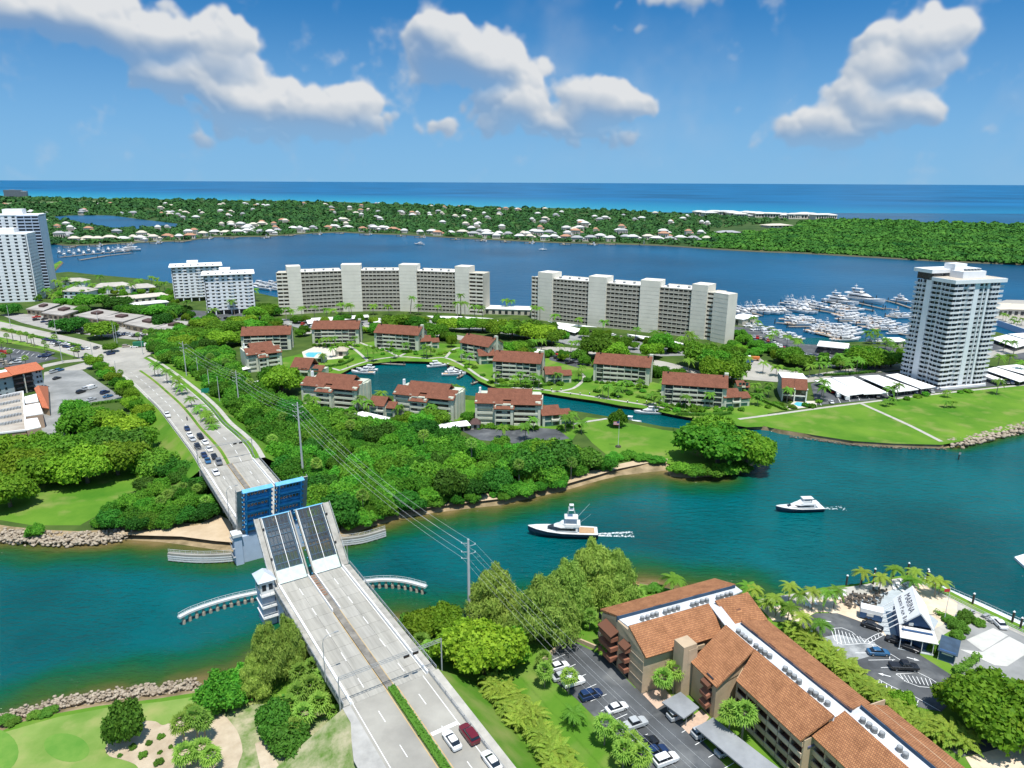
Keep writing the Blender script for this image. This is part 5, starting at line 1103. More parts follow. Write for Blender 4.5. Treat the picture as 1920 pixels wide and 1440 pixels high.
def slab_lines(L,H,nf):
    m = MB()
    for i in range(nf+1): m.bx(.01,L-.01,-.05,.0,H*i/nf-.12,H*i/nf+.14)
    return m
def slab_block(label,pts,Hh,D,nf,towers,ends,rise=4.6):
    """A long slab of flats along pts (px at the ground); segments listed in towers are the blank stair towers."""
    w = [at(a,b)for a,b in pts]; root = thing('apartment_slab',label,'apartment block',(0,0,GZ),0)
    for i in range(len(w)-1):
        A, B = w[i], w[i+1]; L = math.dist(A,B); tr = turn(A,ang(A,B))
        if i in towers:
            tr(MB().bx(-.3,L+.3,-1.3,D*.7,0,Hh+rise)).build('stair_tower',CREAM2,root)
            for k in range(nf+1): z = Hh * (k+1) / (nf+1); tr(MB().bx(-.28,L+.28,-1.33,-1.31,z,z+.12)).build('tower_joint',CREAM,root)
        elif i in ends:
            tr(MB().bx(0,L,.9,D,0,Hh)).build('end_block',CREAM,root)
            grid_facade(root,tr,L,Hh,nf,2,.7,.45,.85,CREAM2,CREAM,DGLASSB)
        else:
            tr(MB().bx(0,L,1.7,D,0,Hh)).build('wall',CREAM,root)
            grid_facade(root,tr,L,Hh,nf,max(4,int(L/2.9)),.42,.46,1.1,mat('taupe_balcony',(.37,.345,.29),var=.12,scale=.4),CREAM,DGLASSB); tr(slab_lines(L,Hh,nf)).build('slab_edges',CREAM2,root,kind='stuff')
            tr(MB().bx(0,L,1.2,D,Hh+.05,Hh+.35)).build('roof',ROOFW,root)
            for k in range(int(L/7)): tr(MB().bx(3+k*7,4.6+k*7,4+(k%3),5.5+(k%3),Hh+.36,Hh+1.5)).build('roof_unit',ACM,root)
            tr(MB().bx(0,L,D-.3,D,Hh+.36,Hh+1)).build('rear_parapet',CREAM2,root)
    return root, w
b1, w1 = slab_block('long concave cream apartment slab with four blank towers on the left of the lake shore',[(524,590),(545,589.4),(569,588),(645,584),(680,583.4),(752,583),(783,584),(856,587.5),(880,589.3),(906,591)],31.5,15,11,(1,3,5,7),(0,8),5)
b2, w2 = slab_block('long cream apartment slab running back at an angle with a ribbed end wall by the marina',[(996,597),(1010,599),(1035,602.5),(1103,610.5),(1134,614),(1198,621),(1232,624.5),(1293,632),(1320,636)],31.0,16,11,(1,3,5,7),(0,),4.4)
A, B = w2[-1], at(1358,645); a = ang(w2[-2],w2[-1]); tr = turn(A,a)
tr(MB().bx(-.2,6,1.2,16,0,30.6)).build('end_block',CREAM,b2)
grid_facade(b2,tr,6,30.6,11,1,.6,.5,1.0,CREAM2,CREAM,DGLASSB)
tr2 = turn(at(1331,639),ang(at(1331,639),B)); Lw = math.dist(at(1331,639),B)
tr2(MB().bx(0,Lw,0,9,0,31.6)).build('end_wall',CREAM2,b2)
for k in range(11): z = 31.6 * (k+.9) / 11; tr2(MB().bx(0,Lw,-.04,-.01,z,z+.16)).build('wall_joint',CREAM,b2)

def white_condo(label,L_,C_,R_,Hh,nf):
    l, c, r = at(*L_), at(*C_), at(*R_); L1 = math.dist(c,r); D = math.dist(l,c); a = ang(c,r)
    t = thing('white_tower_block',label,'apartment block',(c[0],c[1],GZ),a); idn = lambda mb: mb
    H0 = 3.4; MB().bx(.7,L1-.7,.7,D-.7,H0,Hh).build('core',WHITEW,t)
    grid_facade(t,idn,L1,Hh-H0,nf,9,2.0,.52,.62,WHITEW,WHITEW,DGLASS,H0)
    side = turn((0,D),-PI/2); grid_facade(t,side,D,Hh-H0,nf,4,2.2,.5,.62,WHITEW,WHITEW,DGLASS,H0)
    for k in (2.2,5.0,8.3):                                     # dark balcony stacks
        x = L1 * k / 10
        for i in range(nf): z = H0 + (Hh-H0) * i / nf; MB().bx(x,x+L1*.085,-.9,.3,z,z+.95).build('balcony',WHITE,t)
    MB().bx(-1.6,L1+1.6,-1.6,D+1.6,Hh+.5,Hh+1.0).build('roof',ROOFW,t)
    MB().bx(L1*.32,L1*.55,D*.3,D*.75,Hh+1,Hh+4.2).build('penthouse',WHITE,t)
    for k in range(6): MB().bx(L1*(.08+.15*k),L1*(.08+.15*k)+1.4,D*.15,D*.15+1.4,Hh+1,Hh+1.9).build('roof_unit',ACM,t)
    for x in np.linspace(.8,L1-.8,7): MB().bx(x-.4,x+.4,.2,1.0,0,H0).build('column',WHITEW,t)
    MB().bx(2,L1-2,2,D-1,0,H0).build('lobby',DGLASS,t)
white_condo('white apartment tower behind its twin on the left of the lake shore',(312,560),(328,567),(420,562),28.5,10)
white_condo('white apartment tower nearer the road of the pair left of the cream slab',(367,583),(389,591),(480,586),29.5,10)

# tall white tower on the right
c = at(1757,728)
tt = thing('tall_white_tower','tallest white balconied tower standing right of the marina','apartment tower',(c[0],c[1],GZ),.28); tt.scale = (.83,.82,1)
TX, TY, TH, TN = 33.5, 27.0, 52.0, 22
MB().bx(0,TX,0,TY,0,TH).build('glazing',DGLASS,tt)
fh = TH / TN
OUT = [(-1.9,-1.9),(4.5,-1.9),(5.2,-1.0),(8.6,-1.0),(9.4,-1.9),(13,-1.9),(13.6,-.5),(25.5,-.5),(26,-1.8),(32,-1.8),(32.6,-1.0),(TX+2.6,-1.0),(TX+2.6,TY+1),(-1,TY+1),(-2.0,TY+.6),(-2.0,24),(-1.2,23),(-1.2,20.4),(-.5,20),(-.5,14.6),(-1.9,14.2),(-1.9,10.6),(-1.0,10),(-1.0,6.6),(-1.9,5.8)]
def tower_floor():
    s = MB().prism(OUT,0,.34); p = MB()
    for q in (OUT,):
        for u_, v_ in zip(q,q[1:]+q[:1]):
            k = math.dist(u_,v_)
            if k < .3: continue
            p.add([(u_[0],u_[1],.62),(v_[0],v_[1],.62),(v_[0],v_[1],1.08),(u_[0],u_[1],1.08),(u_[0]*.992+.12,u_[1]*.992+.12,.62),(v_[0]*.992+.12,v_[1]*.992+.12,.62),(v_[0]*.992+.12,v_[1]*.992+.12,1.08),(u_[0]*.992+.12,u_[1]*.992+.12,1.08)],[(0,1,2,3),(7,6,5,4),(3,2,6,7),(0,4,5,1)])
    return s.mesh('balcony_slab',WHITEW), p.mesh('balcony_rail',WHITEW)
fs_, fp_ = tower_floor()
for i in range(TN): link('balcony_slab',fs_,tt,loc=(0,0,i*fh)); link('balcony_rail',fp_,tt,loc=(0,0,i*fh))
for x0, x1 in ((14.2,17.6),(20.6,21.3),(23.6,25.2),(9,9.5)): MB().bx(x0,x1,-.95,.2,0,TH+.3).build('pier',WHITEW,tt)
for y0, y1 in ((15.2,19.6),(8.2,8.6),(22.2,22.7)): MB().bx(-.95,.2,y0,y1,0,TH+.3).build('pier',WHITEW,tt)
for x in (2.2,6.5,11,28.5,31,33.5): MB().bx(x-.18,x+.18,-.3,-.02,0,TH).build('window_post',WHITEW,tt)
for y in (3,6.2,12,25,27.5): MB().bx(-.3,-.02,y-.18,y+.18,0,TH).build('window_post',WHITEW,tt)
MB().prism([(-2.2,-2.2),(TX+2.8,-2.2),(TX+2.8,15),(-2.2,15)],TH+.35,TH+2.2).build('roof_band',WHITE,tt)
MB().bx(-1,TX+1.6,-1.2,14.4,TH+2.21,TH+2.3).build('roof',mat('tan_roof_deck',(.50,.44,.36),var=.15,scale=.2),tt)
MB().bx(8,25,3,12,TH+2.3,TH+5.6).build('penthouse',WHITE,tt)
MB().bx(11,20,12.3,20,TH+2.3,TH+8.4).build('lift_house',WHITE,tt)
MB().bx(-.5,TX-2,15.3,TY+.5,TH+.4,TH+3.8).build('upper_glazing',DGLASS,tt)
MB().bx(-2.5,TX+1,15.05,TY+2,TH+3.85,TH+5.6).build('upper_roof',WHITE,tt)
for k in range(5): MB().bx(12+2.4*k,13.3+2.4*k,5,7,TH+5.6,TH+6.5).build('roof_unit',ACM,tt)
MB().bx(-1,TX,-3.5,-2.2,0,1.1).build('garden_wall',WHITE,tt)

# pair of towers at the left edge
A = at(-60,570); B = at(72,565)
t = thing('white_lake_tower','broad white tower with dark window columns cut by the left frame edge','apartment tower',(A[0],A[1],GZ),ang(A,B)); L1 = math.dist(A,B)
MB().bx(0,L1,.7,22,0,55).build('core',WHITEW,t)
grid_facade(t,lambda m:m,L1,55,20,9,3.3,.42,.55,WHITEW,WHITEW,DGLASS)
grid_facade(t,turn((L1,0),PI/2),22,55,20,5,1.0,.4,.9,WHITEW,WHITEW,DGLASS)
MB().bx(-.5,L1+.5,.2,22.4,55.5,56.2).build('roof',ROOFW,t); MB().bx(L1*.5,L1*.8,6,16,56.2,60).build('penthouse',WHITE,t)
A = at(-10,548); B = at(96,544)
t = thing('tall_lake_tower','taller white tower with dark balconied right side behind the broad left tower','apartment tower',(A[0],A[1],GZ),ang(A,B)); L1 = math.dist(A,B)
MB().bx(0,L1,.7,24,0,67).build('core',WHITEW,t)
grid_facade(t,lambda m:m,L1*.62,67,24,5,3.0,.42,.55,WHITEW,WHITEW,DGLASS)
grid_facade(t,turn((L1*.62,-1.2),0),L1*.38,67,24,3,.5,.36,1.1,BLUEP,BLUEP,DGLASS)
MB().bx(-.5,L1+.5,-.2,24.4,67.5,68.5).build('roof',WHITE,t); MB().bx(L1*.35,L1*.7,6,18,68.5,73).build('penthouse',WHITE,t)

# ----- brown roofed condominium village
def gable_roof(L,y0,ye,zr_,z0,z1,name,root,m=None,x0=0.0,back=True,oh=.5):
    o = MB().slab([(x0-oh,y0,z0),(x0+L+oh,y0,z0),(x0+L+oh,zr_,z1),(x0-oh,zr_,z1)],.35).build(name,m or ROOFB,root)
    if back: MB().slab([(x0-oh,ye,z0),(x0+L+oh,ye,z0),(x0+L+oh,zr_+.01,z1),(x0-oh,zr_+.01,z1)],.35).build(name,m or ROOFB,root)
    for x in (x0,x0+L-.3): MB().add([(x,y0+.5,z0),(x,ye-.5,z0),(x,zr_,z1-.4),(x+.3,y0+.5,z0),(x+.3,ye-.5,z0),(x+.3,zr_,z1-.4)],[(0,1,2),(5,4,3),(0,3,4,1),(1,4,5,2),(2,5,3,0)]).build('gable',SAGE,root)
def condo(label,l,r,style,D=14.0,nf=4,fh=2.36,nb=6):
    A, B = at(*l), at(*r); L = math.dist(A,B); t = thing('condominium_block',label,'condominium',(A[0],A[1],GZ),ang(A,B),'brown roofed condominium blocks around the lagoon'); H = nf * fh
    if style == 'water':
        MB().bx(0,L,1.4,D,0,H).build('wall',SAGE,t)
        bw_ = (L-3.0) / nb
        for i in range(nf):
            z = i * fh
            for k in range(nb):
                x = 1.2 + bw_ * k; out = .55 * math.sin(PI*(k+.5)/nb*2) if 0 < k < nb - 1 else -.3
                MB().bx(x+.2,x+bw_-.2,1.25 if 0<k<nb-1 else .35,1.45,z+.15,z+fh-.2).build('window',DGLASS,t)
                if 0 < k < nb - 1:
                    MB().hexa([(x,-out,z),(x+bw_,-out*.4,z),(x+bw_,1.2,z),(x,1.2,z)],[(x,-out,z+.95),(x+bw_,-out*.4,z+.95),(x+bw_,1.2,z+.95),(x,1.2,z+.95)]).build('balcony',SAGED,t)
                else: MB().bx(x+.05,x+bw_-.05,.2,1.3,z-.05,z+.42).build('bay_band',SAGED,t)
        for k in range(nb+1): x = 1.2 + bw_ * k; MB().bx(x-.13,x+.13,.1,1.4,0,H).build('party_wall',SAGE,t)
        for x0, x1 in ((-.4,1.0),(L-1.8,L)): MB().bx(x0,x1,.6,D-.4,0,H+.3).build('end_wall',SAGED,t)
        for i in range(nf):
            for y in (3.5,8.5): MB().bx(L-.02,L+.05,y,y+1.2,i*fh+.5,i*fh+1.9).build('side_window',DGLASS,t)
        gable_roof(L,-.4,D+.3,D*.5,H+.1,H+4.3,'roof',t)
        MB().bx(L-1.2,L+.6,D*.5,D*.5+1.6,0,H+5.2).build('chimney',SAGE,t)
        for x in (L*.06,L*.93): MB().bx(x,x+.7,D*.42,D*.42+.5,H+3.9,H+4.6).build('roof_vent',DARKREC,t)
    else:
        MB().bx(0,L,2.6,D,0,H).build('wall',SAGE,t)
        segs = [(0,L*.30,1.6,0),(L*.30,L*.58,-.8,1),(L*.58,L,1.2,0)]
        for x0, x1, y, bay in segs:
            for i in range(nf):
                z = i * fh
                if bay:
                    MB().bx(x0+.3,x1-.3,y+1.4,2.7,z,z+fh).build('bay_wall',SAGE,t)
                    for u_ in (.04,.62): MB().bx(x0+.4+(x1-x0)*u_,x0+.4+(x1-x0)*(u_+.28),y+1.25,y+1.45,z+.9,z+2.0).build('window',DGLASS,t)
                    if i: MB().bx(x0,x1-1.2,y,y+1.2,z-.05,z+.85).build('balcony',SAGED,t)
                else:
                    MB().bx(x0+.5,x1-.6,y+1.1,y+1.3,z+.1,z+fh-.1).build('window',DGLASSB,t)
                    MB().bx(x0+.25,x1-.25,y,y+1.05,z-.05,z+.9).build('balcony',SAGED,t)
            MB().bx(x1-1.1,x1,y-.1,3,0,H+(.6 if not bay else-.4)).build('fin_wall',SAGED,t)
            if bay: MB().bx(x0,x0+.3,y-.1,3,0,H-.4).build('fin_wall',SAGED,t)
        for x0, x1 in ((-.4,.5),(L-2.2,L)): MB().bx(x0,x1,1.5,D+(.6 if x0>0 else 0),0,H+1.0).build('end_wall',SAGED,t)
        for k in range(3): MB().bx(L,L+.8,3.5+3.4*k,5.6+3.4*k,0,H+1.8-.4*k).build('stepped_wall',SAGE,t)
        MB().slab([(L*.16,3.2,H+1.3),(L*.86,3.2,H+1.3),(L*.86,D*.62,H+4.5),(L*.16,D*.62,H+4.5)],.35).build('roof',ROOFB,t)
        MB().slab([(L*.16,D+.3,H),(L*.86,D+.3,H),(L*.86,D*.62+.02,H+4.48),(L*.16,D*.62+.02,H+4.48)],.35).build('roof',ROOFB,t)
        MB().slab([(-.6,.8,H+.15),(L*.42,.8,H+.15),(L*.42,6.6,H+2.9),(-.6,6.6,H+2.9)],.3).build('lower_roof',ROOFB,t)
        MB().slab([(L*.54,.4,H+.0),(L+.5,.4,H+.0),(L+.5,6.6,H+2.8),(L*.54,6.6,H+2.8)],.3).build('lower_roof',ROOFB,t)
        MB().slab([(L*.28,-1.4,H-1.5),(L*.60,-1.4,H-1.5),(L*.60,3.2,H+.65),(L*.28,3.2,H+.65)],.3).build('bay_roof',ROOFB,t)
        MB().bx(L*.02,L*.05,D*.6,D*.6+1.2,H,H+4.6).build('chimney',WHITE,t)
        MB().bx(.4,L-.4,6,D-.2,H,H+1.6).build('attic_wall',SAGE,t)
    return t
condo('brown roofed condominium block behind the swimming pool at the left of the lagoon',(587,645),(673,645),'water')
condo('brown roofed condominium block straight behind the lagoon with a low wing',(703,652),(784,658),'water')
condo('brown roofed condominium block seen at its gable end behind the lagoon',(863,672),(915,682),'water',nb=4)
condo('brown roofed condominium block on the lawn right of the lagoon',(925,710),(1012,716),'water')
condo('brown roofed condominium block in the middle of the row along the canal',(1113,715),(1216,724),'water',nb=7)
condo('brown roofed condominium block at the right end of the row along the canal',(1240,757),(1360,766),'water',nb=7)
condo('brown roofed condominium block farthest left beyond the wooded road bank',(455,659),(546,656),'water')
condo('brown roofed block with a tall pale gable at the left of the pool',(468,700),(531,692),'road',D=18)
condo('brown roofed condominium block left of the lagoon in front of the pool',(565,761),(668,771),'road',D=15)
condo('brown roofed condominium block in the middle of the row south of the lagoon',(738,779),(848,791),'road',D=15)
condo('brown roofed condominium block nearest the grassy point on the canal',(892,798),(1013,801),'road',D=15)
def annex(label,l,r,D=9,H=5.0,rise=2.8):
    A, B = at(*l), at(*r); L = math.dist(A,B); t = thing('condominium_annex',label,'annex',(A[0],A[1],GZ),ang(A,B),'low brown roofed annexes beside the condominium blocks')
    MB().bx(0,L*.62,.5,D,0,H).build('wall',SAGE,t); MB().bx(L*.62,L,1.6,D-1,0,H-1).build('wing',SAGE,t)
    for z in (.4,3.0):
        MB().bx(L*.08,L*.3,.38,.5,z,z+1.6).build('window',GLASST,t); MB().bx(L*.36,L*.56,.38,.5,z,z+1.6).build('window',DGLASS,t); MB().bx(L*.68,L*.92,1.48,1.6,z,z+1.3).build('window',GLASST,t)
    MB().bx(L*.3,L*.6,-.3,.45,2.3,3.1).build('balcony',SAGED,t)
    MB().slab([(-.5,0,H),(L*.64,0,H),(L*.64,D*.6,H+rise),(-.5,D*.6,H+rise)],.3).build('roof',ROOFB,t)
    MB().slab([(-.5,D+.3,H),(L*.64,D+.3,H),(L*.64,D*.6+.02,H+rise),(-.5,D*.6+.02,H+rise)],.3).build('roof',ROOFB,t)
    MB().slab([(L*.66,1,H-1),(L+.4,1,H-1),(L+.4,D*.55,H+1),(L*.66,D*.55,H+1)],.3).build('wing_roof',ROOFB,t)
for l_, r_ in (((587,645),(673,645)),((703,652),(784,658)),((925,710),(1012,716)),((1113,715),(1216,724)),((1240,757),(1360,766)),((565,761),(668,771)),((738,779),(848,791)),((892,798),(1013,801))):
    for k in range(9):
        px, py = l_[0] + (r_[0]-l_[0]) * (k+.5) / 9, l_[1] + (r_[1]-l_[1]) * (k+.5) / 9 + rv.uniform(2,5); tree_px('bush',px+rv.uniform(-3,3),py,rv.uniform(1.2,2.2),rv.uniform(1,2),'low foundation shrub '+near(px,py,VM),'foundation shrubs of the blocks',name='shrub',cat='shrub')
annex('low brown roofed annex beside the block straight behind the lagoon',(786,656),(824,654)); annex('low brown roofed annex below the gable ended block by the lagoon',(899,684),(946,682))
annex('low brown roofed annex beside the block right of the lagoon',(1024,720),(1072,719)); annex('low brown roofed annex with teal windows at the right end of the row',(1358,766),(1408,763))
annex('low brown roofed annex between the two blocks south of the lagoon',(692,780),(737,784)); annex('low brown roofed annex beside the grassy point block',(1018,801),(1072,797))
annex('low brown roofed house partly hidden by the tall tree left of the lagoon',(545,705),(600,708),12,4,4.5); annex('small brown pavilion beside the pale roofed pool house',(1383,735),(1406,735),6,3,2)
# pool house with white and brown roof
A, B = at(1432,752), at(1513,758); L = math.dist(A,B); ph = thing('pool_house','grey sided house with white back roof and brown front roof beside a small pool','house',(A[0],A[1],GZ),ang(A,B))
MB().bx(L*.42,L,4,22,0,6.2).build('wall',mat('grey_siding',(.36,.41,.42),var=.08),ph); MB().bx(L*.42,L*.98,3.2,4.05,.2,2.6).build('window',DGLASSB,ph); MB().bx(L*.42,L*.98,3.5,4.05,3.3,5.6).build('window',DGLASSB,ph)
for x in (.42,.7,.97): MB().bx(L*x,L*x+.5,2.2,4,0,6.2).build('fin_wall',CREAM2,ph)
MB().bx(L*.42,L,2.4,4,2.7,3.2).build('balcony',CREAM2,ph)
for a_, b_ in ((.40,.70),(.705,1.0)):
    MB().slab([(L*a_,2,6.1),(L*b_,2,6.1),(L*b_,7,10.2),(L*a_,7,10.2)],.3).build('front_roof',ROOFB,ph); MB().slab([(L*a_,22.5,9.0),(L*b_,22.5,9.0),(L*b_,7.02,10.25),(L*a_,7.02,10.25)],.3).build('back_roof',ROOFW,ph)
    MB().bx(L*b_-.3,L*b_+.15,2,7,6.2,6.6).build('roof_trim',WHITE,ph)
MB().bx(L*.4,L*.43,7,22,6,9.0).build('gable_wall',MATS['grey_siding'],ph)
MB().prism(P([(1488,758),(1494,754),(1520,757),(1518,762),(1497,762)]),GZ+.09,GZ+.13).build('swimming_pool',POOL,kind='structure')
MB().prism(P([(572,664),(578,661),(602,661),(603,666),(588,670),(575,669)]),GZ+.08,GZ+.12).build('swimming_pool',POOL,kind='structure')
def hut(label,l,r,D,H,roofm,wallm,rise=2.0):
    A, B = at(*l), at(*r); L = math.dist(A,B); t = thing('pavilion',label,'pavilion',(A[0],A[1],GZ),ang(A,B)); MB().bx(.3,L-.3,.3,D-.3,0,H).build('wall',wallm,t); MB().bx(L*.35,L*.65,.22,.3,.2,H*.8).build('door',DARKREC,t)
    v = [(-.3,-.3,H),(L+.3,-.3,H),(L+.3,D+.3,H),(-.3,D+.3,H),(L*.3,D/2,H+rise),(L*.7,D/2,H+rise)]
    MB().add(v,[(0,1,5,4),(1,2,5),(2,3,4,5),(3,0,4),(3,2,1,0)]).build('roof',roofm,t)
hut('beige pavilion at the right of the lagoon swimming pool',(628,668),(650,668),7,3,mat('beige_roof',(.42,.36,.28),var=.15),CREAM); hut('small grey green pavilion in front of the lagoon swimming pool',(588,680),(610,680),6,2.6,SAGE,SAGE)
hut('small brown roofed kiosk beside the white carport at the wood edge',(882,806),(900,806),4,2.4,mat('dark_brown_roof',(.09,.05,.045)),CREAM)

# ----- tile roofed condominium at the lower right
nc = thing('tile_roofed_condominium','large L shaped tan condominium with terracotta tile roofs and a flat white roof gutter','condominium',(0,0,0))
def Vp(px,py,z): return Vector((*at(px,py,z),z))
def roofslab(name,e0,e1,r1,r0,ze,zr_,th=.4): return MB().slab([Vp(*e0,ze),Vp(*e1,ze),Vp(*r1,zr_),Vp(*r0,zr_)],th).build(name,ROOFA,nc)
roofslab('back_roof',(1125,1142),(1340,1084),(1379,1095),(1157,1154),11.5,14)
roofslab('front_roof',(1212,1234),(1360,1189),(1329,1131),(1179,1173),10.5,14)
roofslab('end_roof',(1372,1171),(1440,1162),(1402,1110),(1341,1126),10.5,14)
roofslab('back_roof',(1440,1163),(1632,1318),(1597,1328),(1390,1163),11.5,14.05)
roofslab('front_roof',(1380,1276),(1500,1389),(1564,1341),(1416,1217),10.5,14.05)
roofslab('bay_roof',(1294,1240),(1343,1289),(1415,1217),(1361,1171),9.4,14.08)
roofslab('back_roof',(1663,1322),(1830,1456),(1790,1466),(1615,1320),11.5,14)
roofslab('front_roof',(1521,1379),(1660,1511),(1730,1462),(1584,1332),10.5,14)
def poly3(name,pts,m,th=.3):
    b = [p-Vector((0,0,th))for p in pts]; n = len(pts)
    return MB().add([*b,*pts],[tuple(range(n))[::-1],tuple(range(n,2*n))]+[(i,(i+1)%n,n+(i+1)%n,n+i)for i in range(n)]).build(name,m,nc)
FZ = 13.1
def foot(pts): return [at(a,b,z)for a,b,z in pts]
poly3('flat_roof',[Vp(1157,1158,FZ),Vp(1378,1098,FZ),Vp(1392,1108,FZ),Vp(1345,1130,FZ),Vp(1329,1134,FZ),Vp(1180,1176,FZ)],GREY_F)
poly3('flat_roof',[Vp(1345,1128,FZ-.02),Vp(1380,1172,FZ-.02),Vp(1364,1178,FZ-.02),Vp(1330,1134,FZ-.02)],GREY_F)
poly3('flat_roof',[Vp(1390,1167,FZ+.02),Vp(1596,1331,FZ+.02),Vp(1566,1344,FZ+.02),Vp(1363,1174,FZ+.02)],GREY_F)
poly3('flat_roof',[Vp(1614,1324,FZ),Vp(1790,1470,FZ),Vp(1735,1470,FZ),Vp(1586,1335,FZ)],GREY_F)
for a_, b_ in (((1157,1155),(1378,1096)),((1391,1164.5),(1597,1329)),((1615,1321.5),(1790,1467))):
    p, q = Vp(*a_,13.9), Vp(*b_,13.9); MB().prism(ribbon([p[:2],q[:2]],.35),12.5,13.85).build('parapet',DKBLUE,nc)
for a_, b_ in (((1180,1174),(1329,1132)),((1363,1172.5),(1564,1342.5)),((1585,1333),(1733,1465))):
    p, q = Vp(*a_,13.7), Vp(*b_,13.7); MB().prism(ribbon([p[:2],q[:2]],.3),12.5,13.6).build('parapet',WHITE,nc)
# walls: each wing a solid up to its eaves, an attic under the ridges
def shrink(p,q,k): return tuple(p[i]+(q[i]-p[i])*k for i in(0,1))
e_f0, e_f1 = at(1212,1234,10.5), at(1360,1189,10.5); e_b0, e_b1 = at(1125,1142,11.5), at(1340,1084,11.5)
wingA = [shrink(e_f0,e_b0,.05),shrink(e_f1,e_b1,.05),shrink(e_b1,e_f1,.05),shrink(e_b0,e_f0,.05)]
MB().prism(wingA,GZ-.2,10.2).build('wing_wall',TAN,nc)
r_f0, r_f1, r_b0, r_b1 = at(1179,1173,14), at(1329,1131,14), at(1157,1154,14), at(1379,1095,14)
MB().prism([shrink(r_f0,e_f0,.1),shrink(r_f1,at(1360,1189,10.5),.1),r_b1,r_b0],10.2,12.78).build('attic_wall',TAN,nc)
# gable end facing the car park
g = [Vector((*wingA[0],10.2)),Vector((*r_f0,13.55)),Vector((*r_f0,12.9)),Vector((*r_b0,12.9)),Vector((*r_b0,13.55)),Vector((*wingA[3],11.1)),Vector((*wingA[3],10.2))]
dv = (Vector((*e_f1,0))-Vector((*e_f0,0))).normalized() * .4; n = len(g)
MB().add([*g,*[p+dv for p in g]],[(0,1,2),(0,2,3,6),(3,4,5,6),(9,8,7),(13,10,9,7),(13,12,11,10)]+[(i,n+i,n+(i+1)%n,(i+1)%n)for i in range(n)]).build('gable',TAN,nc)
ef0, ef1, eb0, eb1 = at(1380,1276,10.5), at(1500,1389,10.5), at(1440,1163,11.5), at(1632,1318,11.5)
p_lf = at(1361,1171,14)
core0 = shrink(ef0,eb0,.22); core1 = shrink(ef1,eb1,.22)
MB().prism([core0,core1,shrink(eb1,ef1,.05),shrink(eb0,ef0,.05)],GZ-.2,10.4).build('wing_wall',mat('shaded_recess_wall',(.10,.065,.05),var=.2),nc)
MB().prism([shrink(ef0,eb0,.36),shrink(ef1,eb1,.36),shrink(eb1,ef1,.22),shrink(eb0,ef0,.22)],10.4,12.78).build('attic_wall',TAN,nc)
bay = [at(1294,1240,9.4),at(1343,1289,9.4),at(1415,1217,14.0),at(1361,1171,14.0)]
bayp = [shrink(bay[0],bay[2],.05),shrink(bay[1],bay[3],.05),shrink(bay[2],bay[0],.1),shrink(bay[3],bay[1],.1)]
MB().prism(bayp,GZ-.2,9.2).build('bay_wall',TAN,nc)
for q0, q1 in ((bayp[0],bayp[3]),(bayp[1],bayp[2])):
    u_ = Vector((*q0,0)); v_ = Vector((*q1,0)); nrm = (v_-u_).normalized().cross(Vector((0,0,1))) * .15
    vs = []
    for s in (-1,1): vs += [u_+nrm*s+Vector((0,0,9.2)),v_+nrm*s+Vector((0,0,9.2)),v_+nrm*s+Vector((0,0,13.5))]
    MB().add(vs,[(0,1,2),(5,4,3),(0,3,4,1),(1,4,5,2),(2,5,3,0)]).build('gable',TAN,nc)
e20, e21 = at(1521,1379,10.5), at(1660,1511,10.5); b20, b21 = at(1663,1322,11.5), at(1830,1456,11.5)
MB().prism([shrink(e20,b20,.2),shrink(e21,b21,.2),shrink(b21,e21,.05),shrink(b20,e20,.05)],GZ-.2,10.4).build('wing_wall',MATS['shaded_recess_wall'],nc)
MB().prism([shrink(e20,b20,.36),shrink(e21,b21,.36),shrink(b21,e21,.2),shrink(b20,e20,.2)],10.4,12.78).build('attic_wall',TAN,nc)
MB().prism([shrink(b20,e20,.05),shrink(b20,e20,.42),shrink(shrink(b20,e20,.42),shrink(b21,e21,.42),.012),shrink(shrink(b20,e20,.05),shrink(b21,e21,.05),.012)],10.4,13.0).build('gable',TAN,nc)
# gallery floors along the front of the long wing
for (q0,q1,c0,c1) in ((ef0,ef1,core0,core1),(e20,e21,shrink(e20,b20,.2),shrink(e21,b21,.2))):
    f0, f1 = shrink(q0,c0,.22), shrink(q1,c1,.22)
    for i in range(4):
        z = GZ + 2.35 * i + .1
        MB().prism([f0,f1,c1,c0],z-.15,z+.1).build('gallery_floor',mat('gallery_brown',(.22,.12,.085),var=.15),nc)
        L_ = math.dist(f0,f1); k = 6
        for j in range(k):
            a_, b_ = shrink(f0,f1,(j+.02)/k), shrink(f0,f1,(j+.98)/k)
            MB().prism(ribbon([a_,b_],.22),z+.1,z+(1.0 if j%3 else 1.15)).build('gallery_parapet',TAN if i%2 else mat('pale_tan_stucco',(.52,.42,.31),var=.1),nc)
    for j in range(7):
        a_ = shrink(f0,f1,j/6.0); b_ = shrink(c0,c1,j/6.0); MB().prism(ribbon([shrink(a_,b_,.05),b_],.3),GZ,10.2).build('party_wall',TAN,nc)
    for i in range(4):
        for j in range(12): a_, b_ = shrink(c0,c1,(j+.2)/12), shrink(c0,c1,(j+.7)/12); MB().prism(ribbon([shrink(a_,q0,.02),shrink(b_,q1,.02)],.16),GZ+2.35*i+.3,GZ+2.35*i+2.0).build('window',DGLASSB,nc)
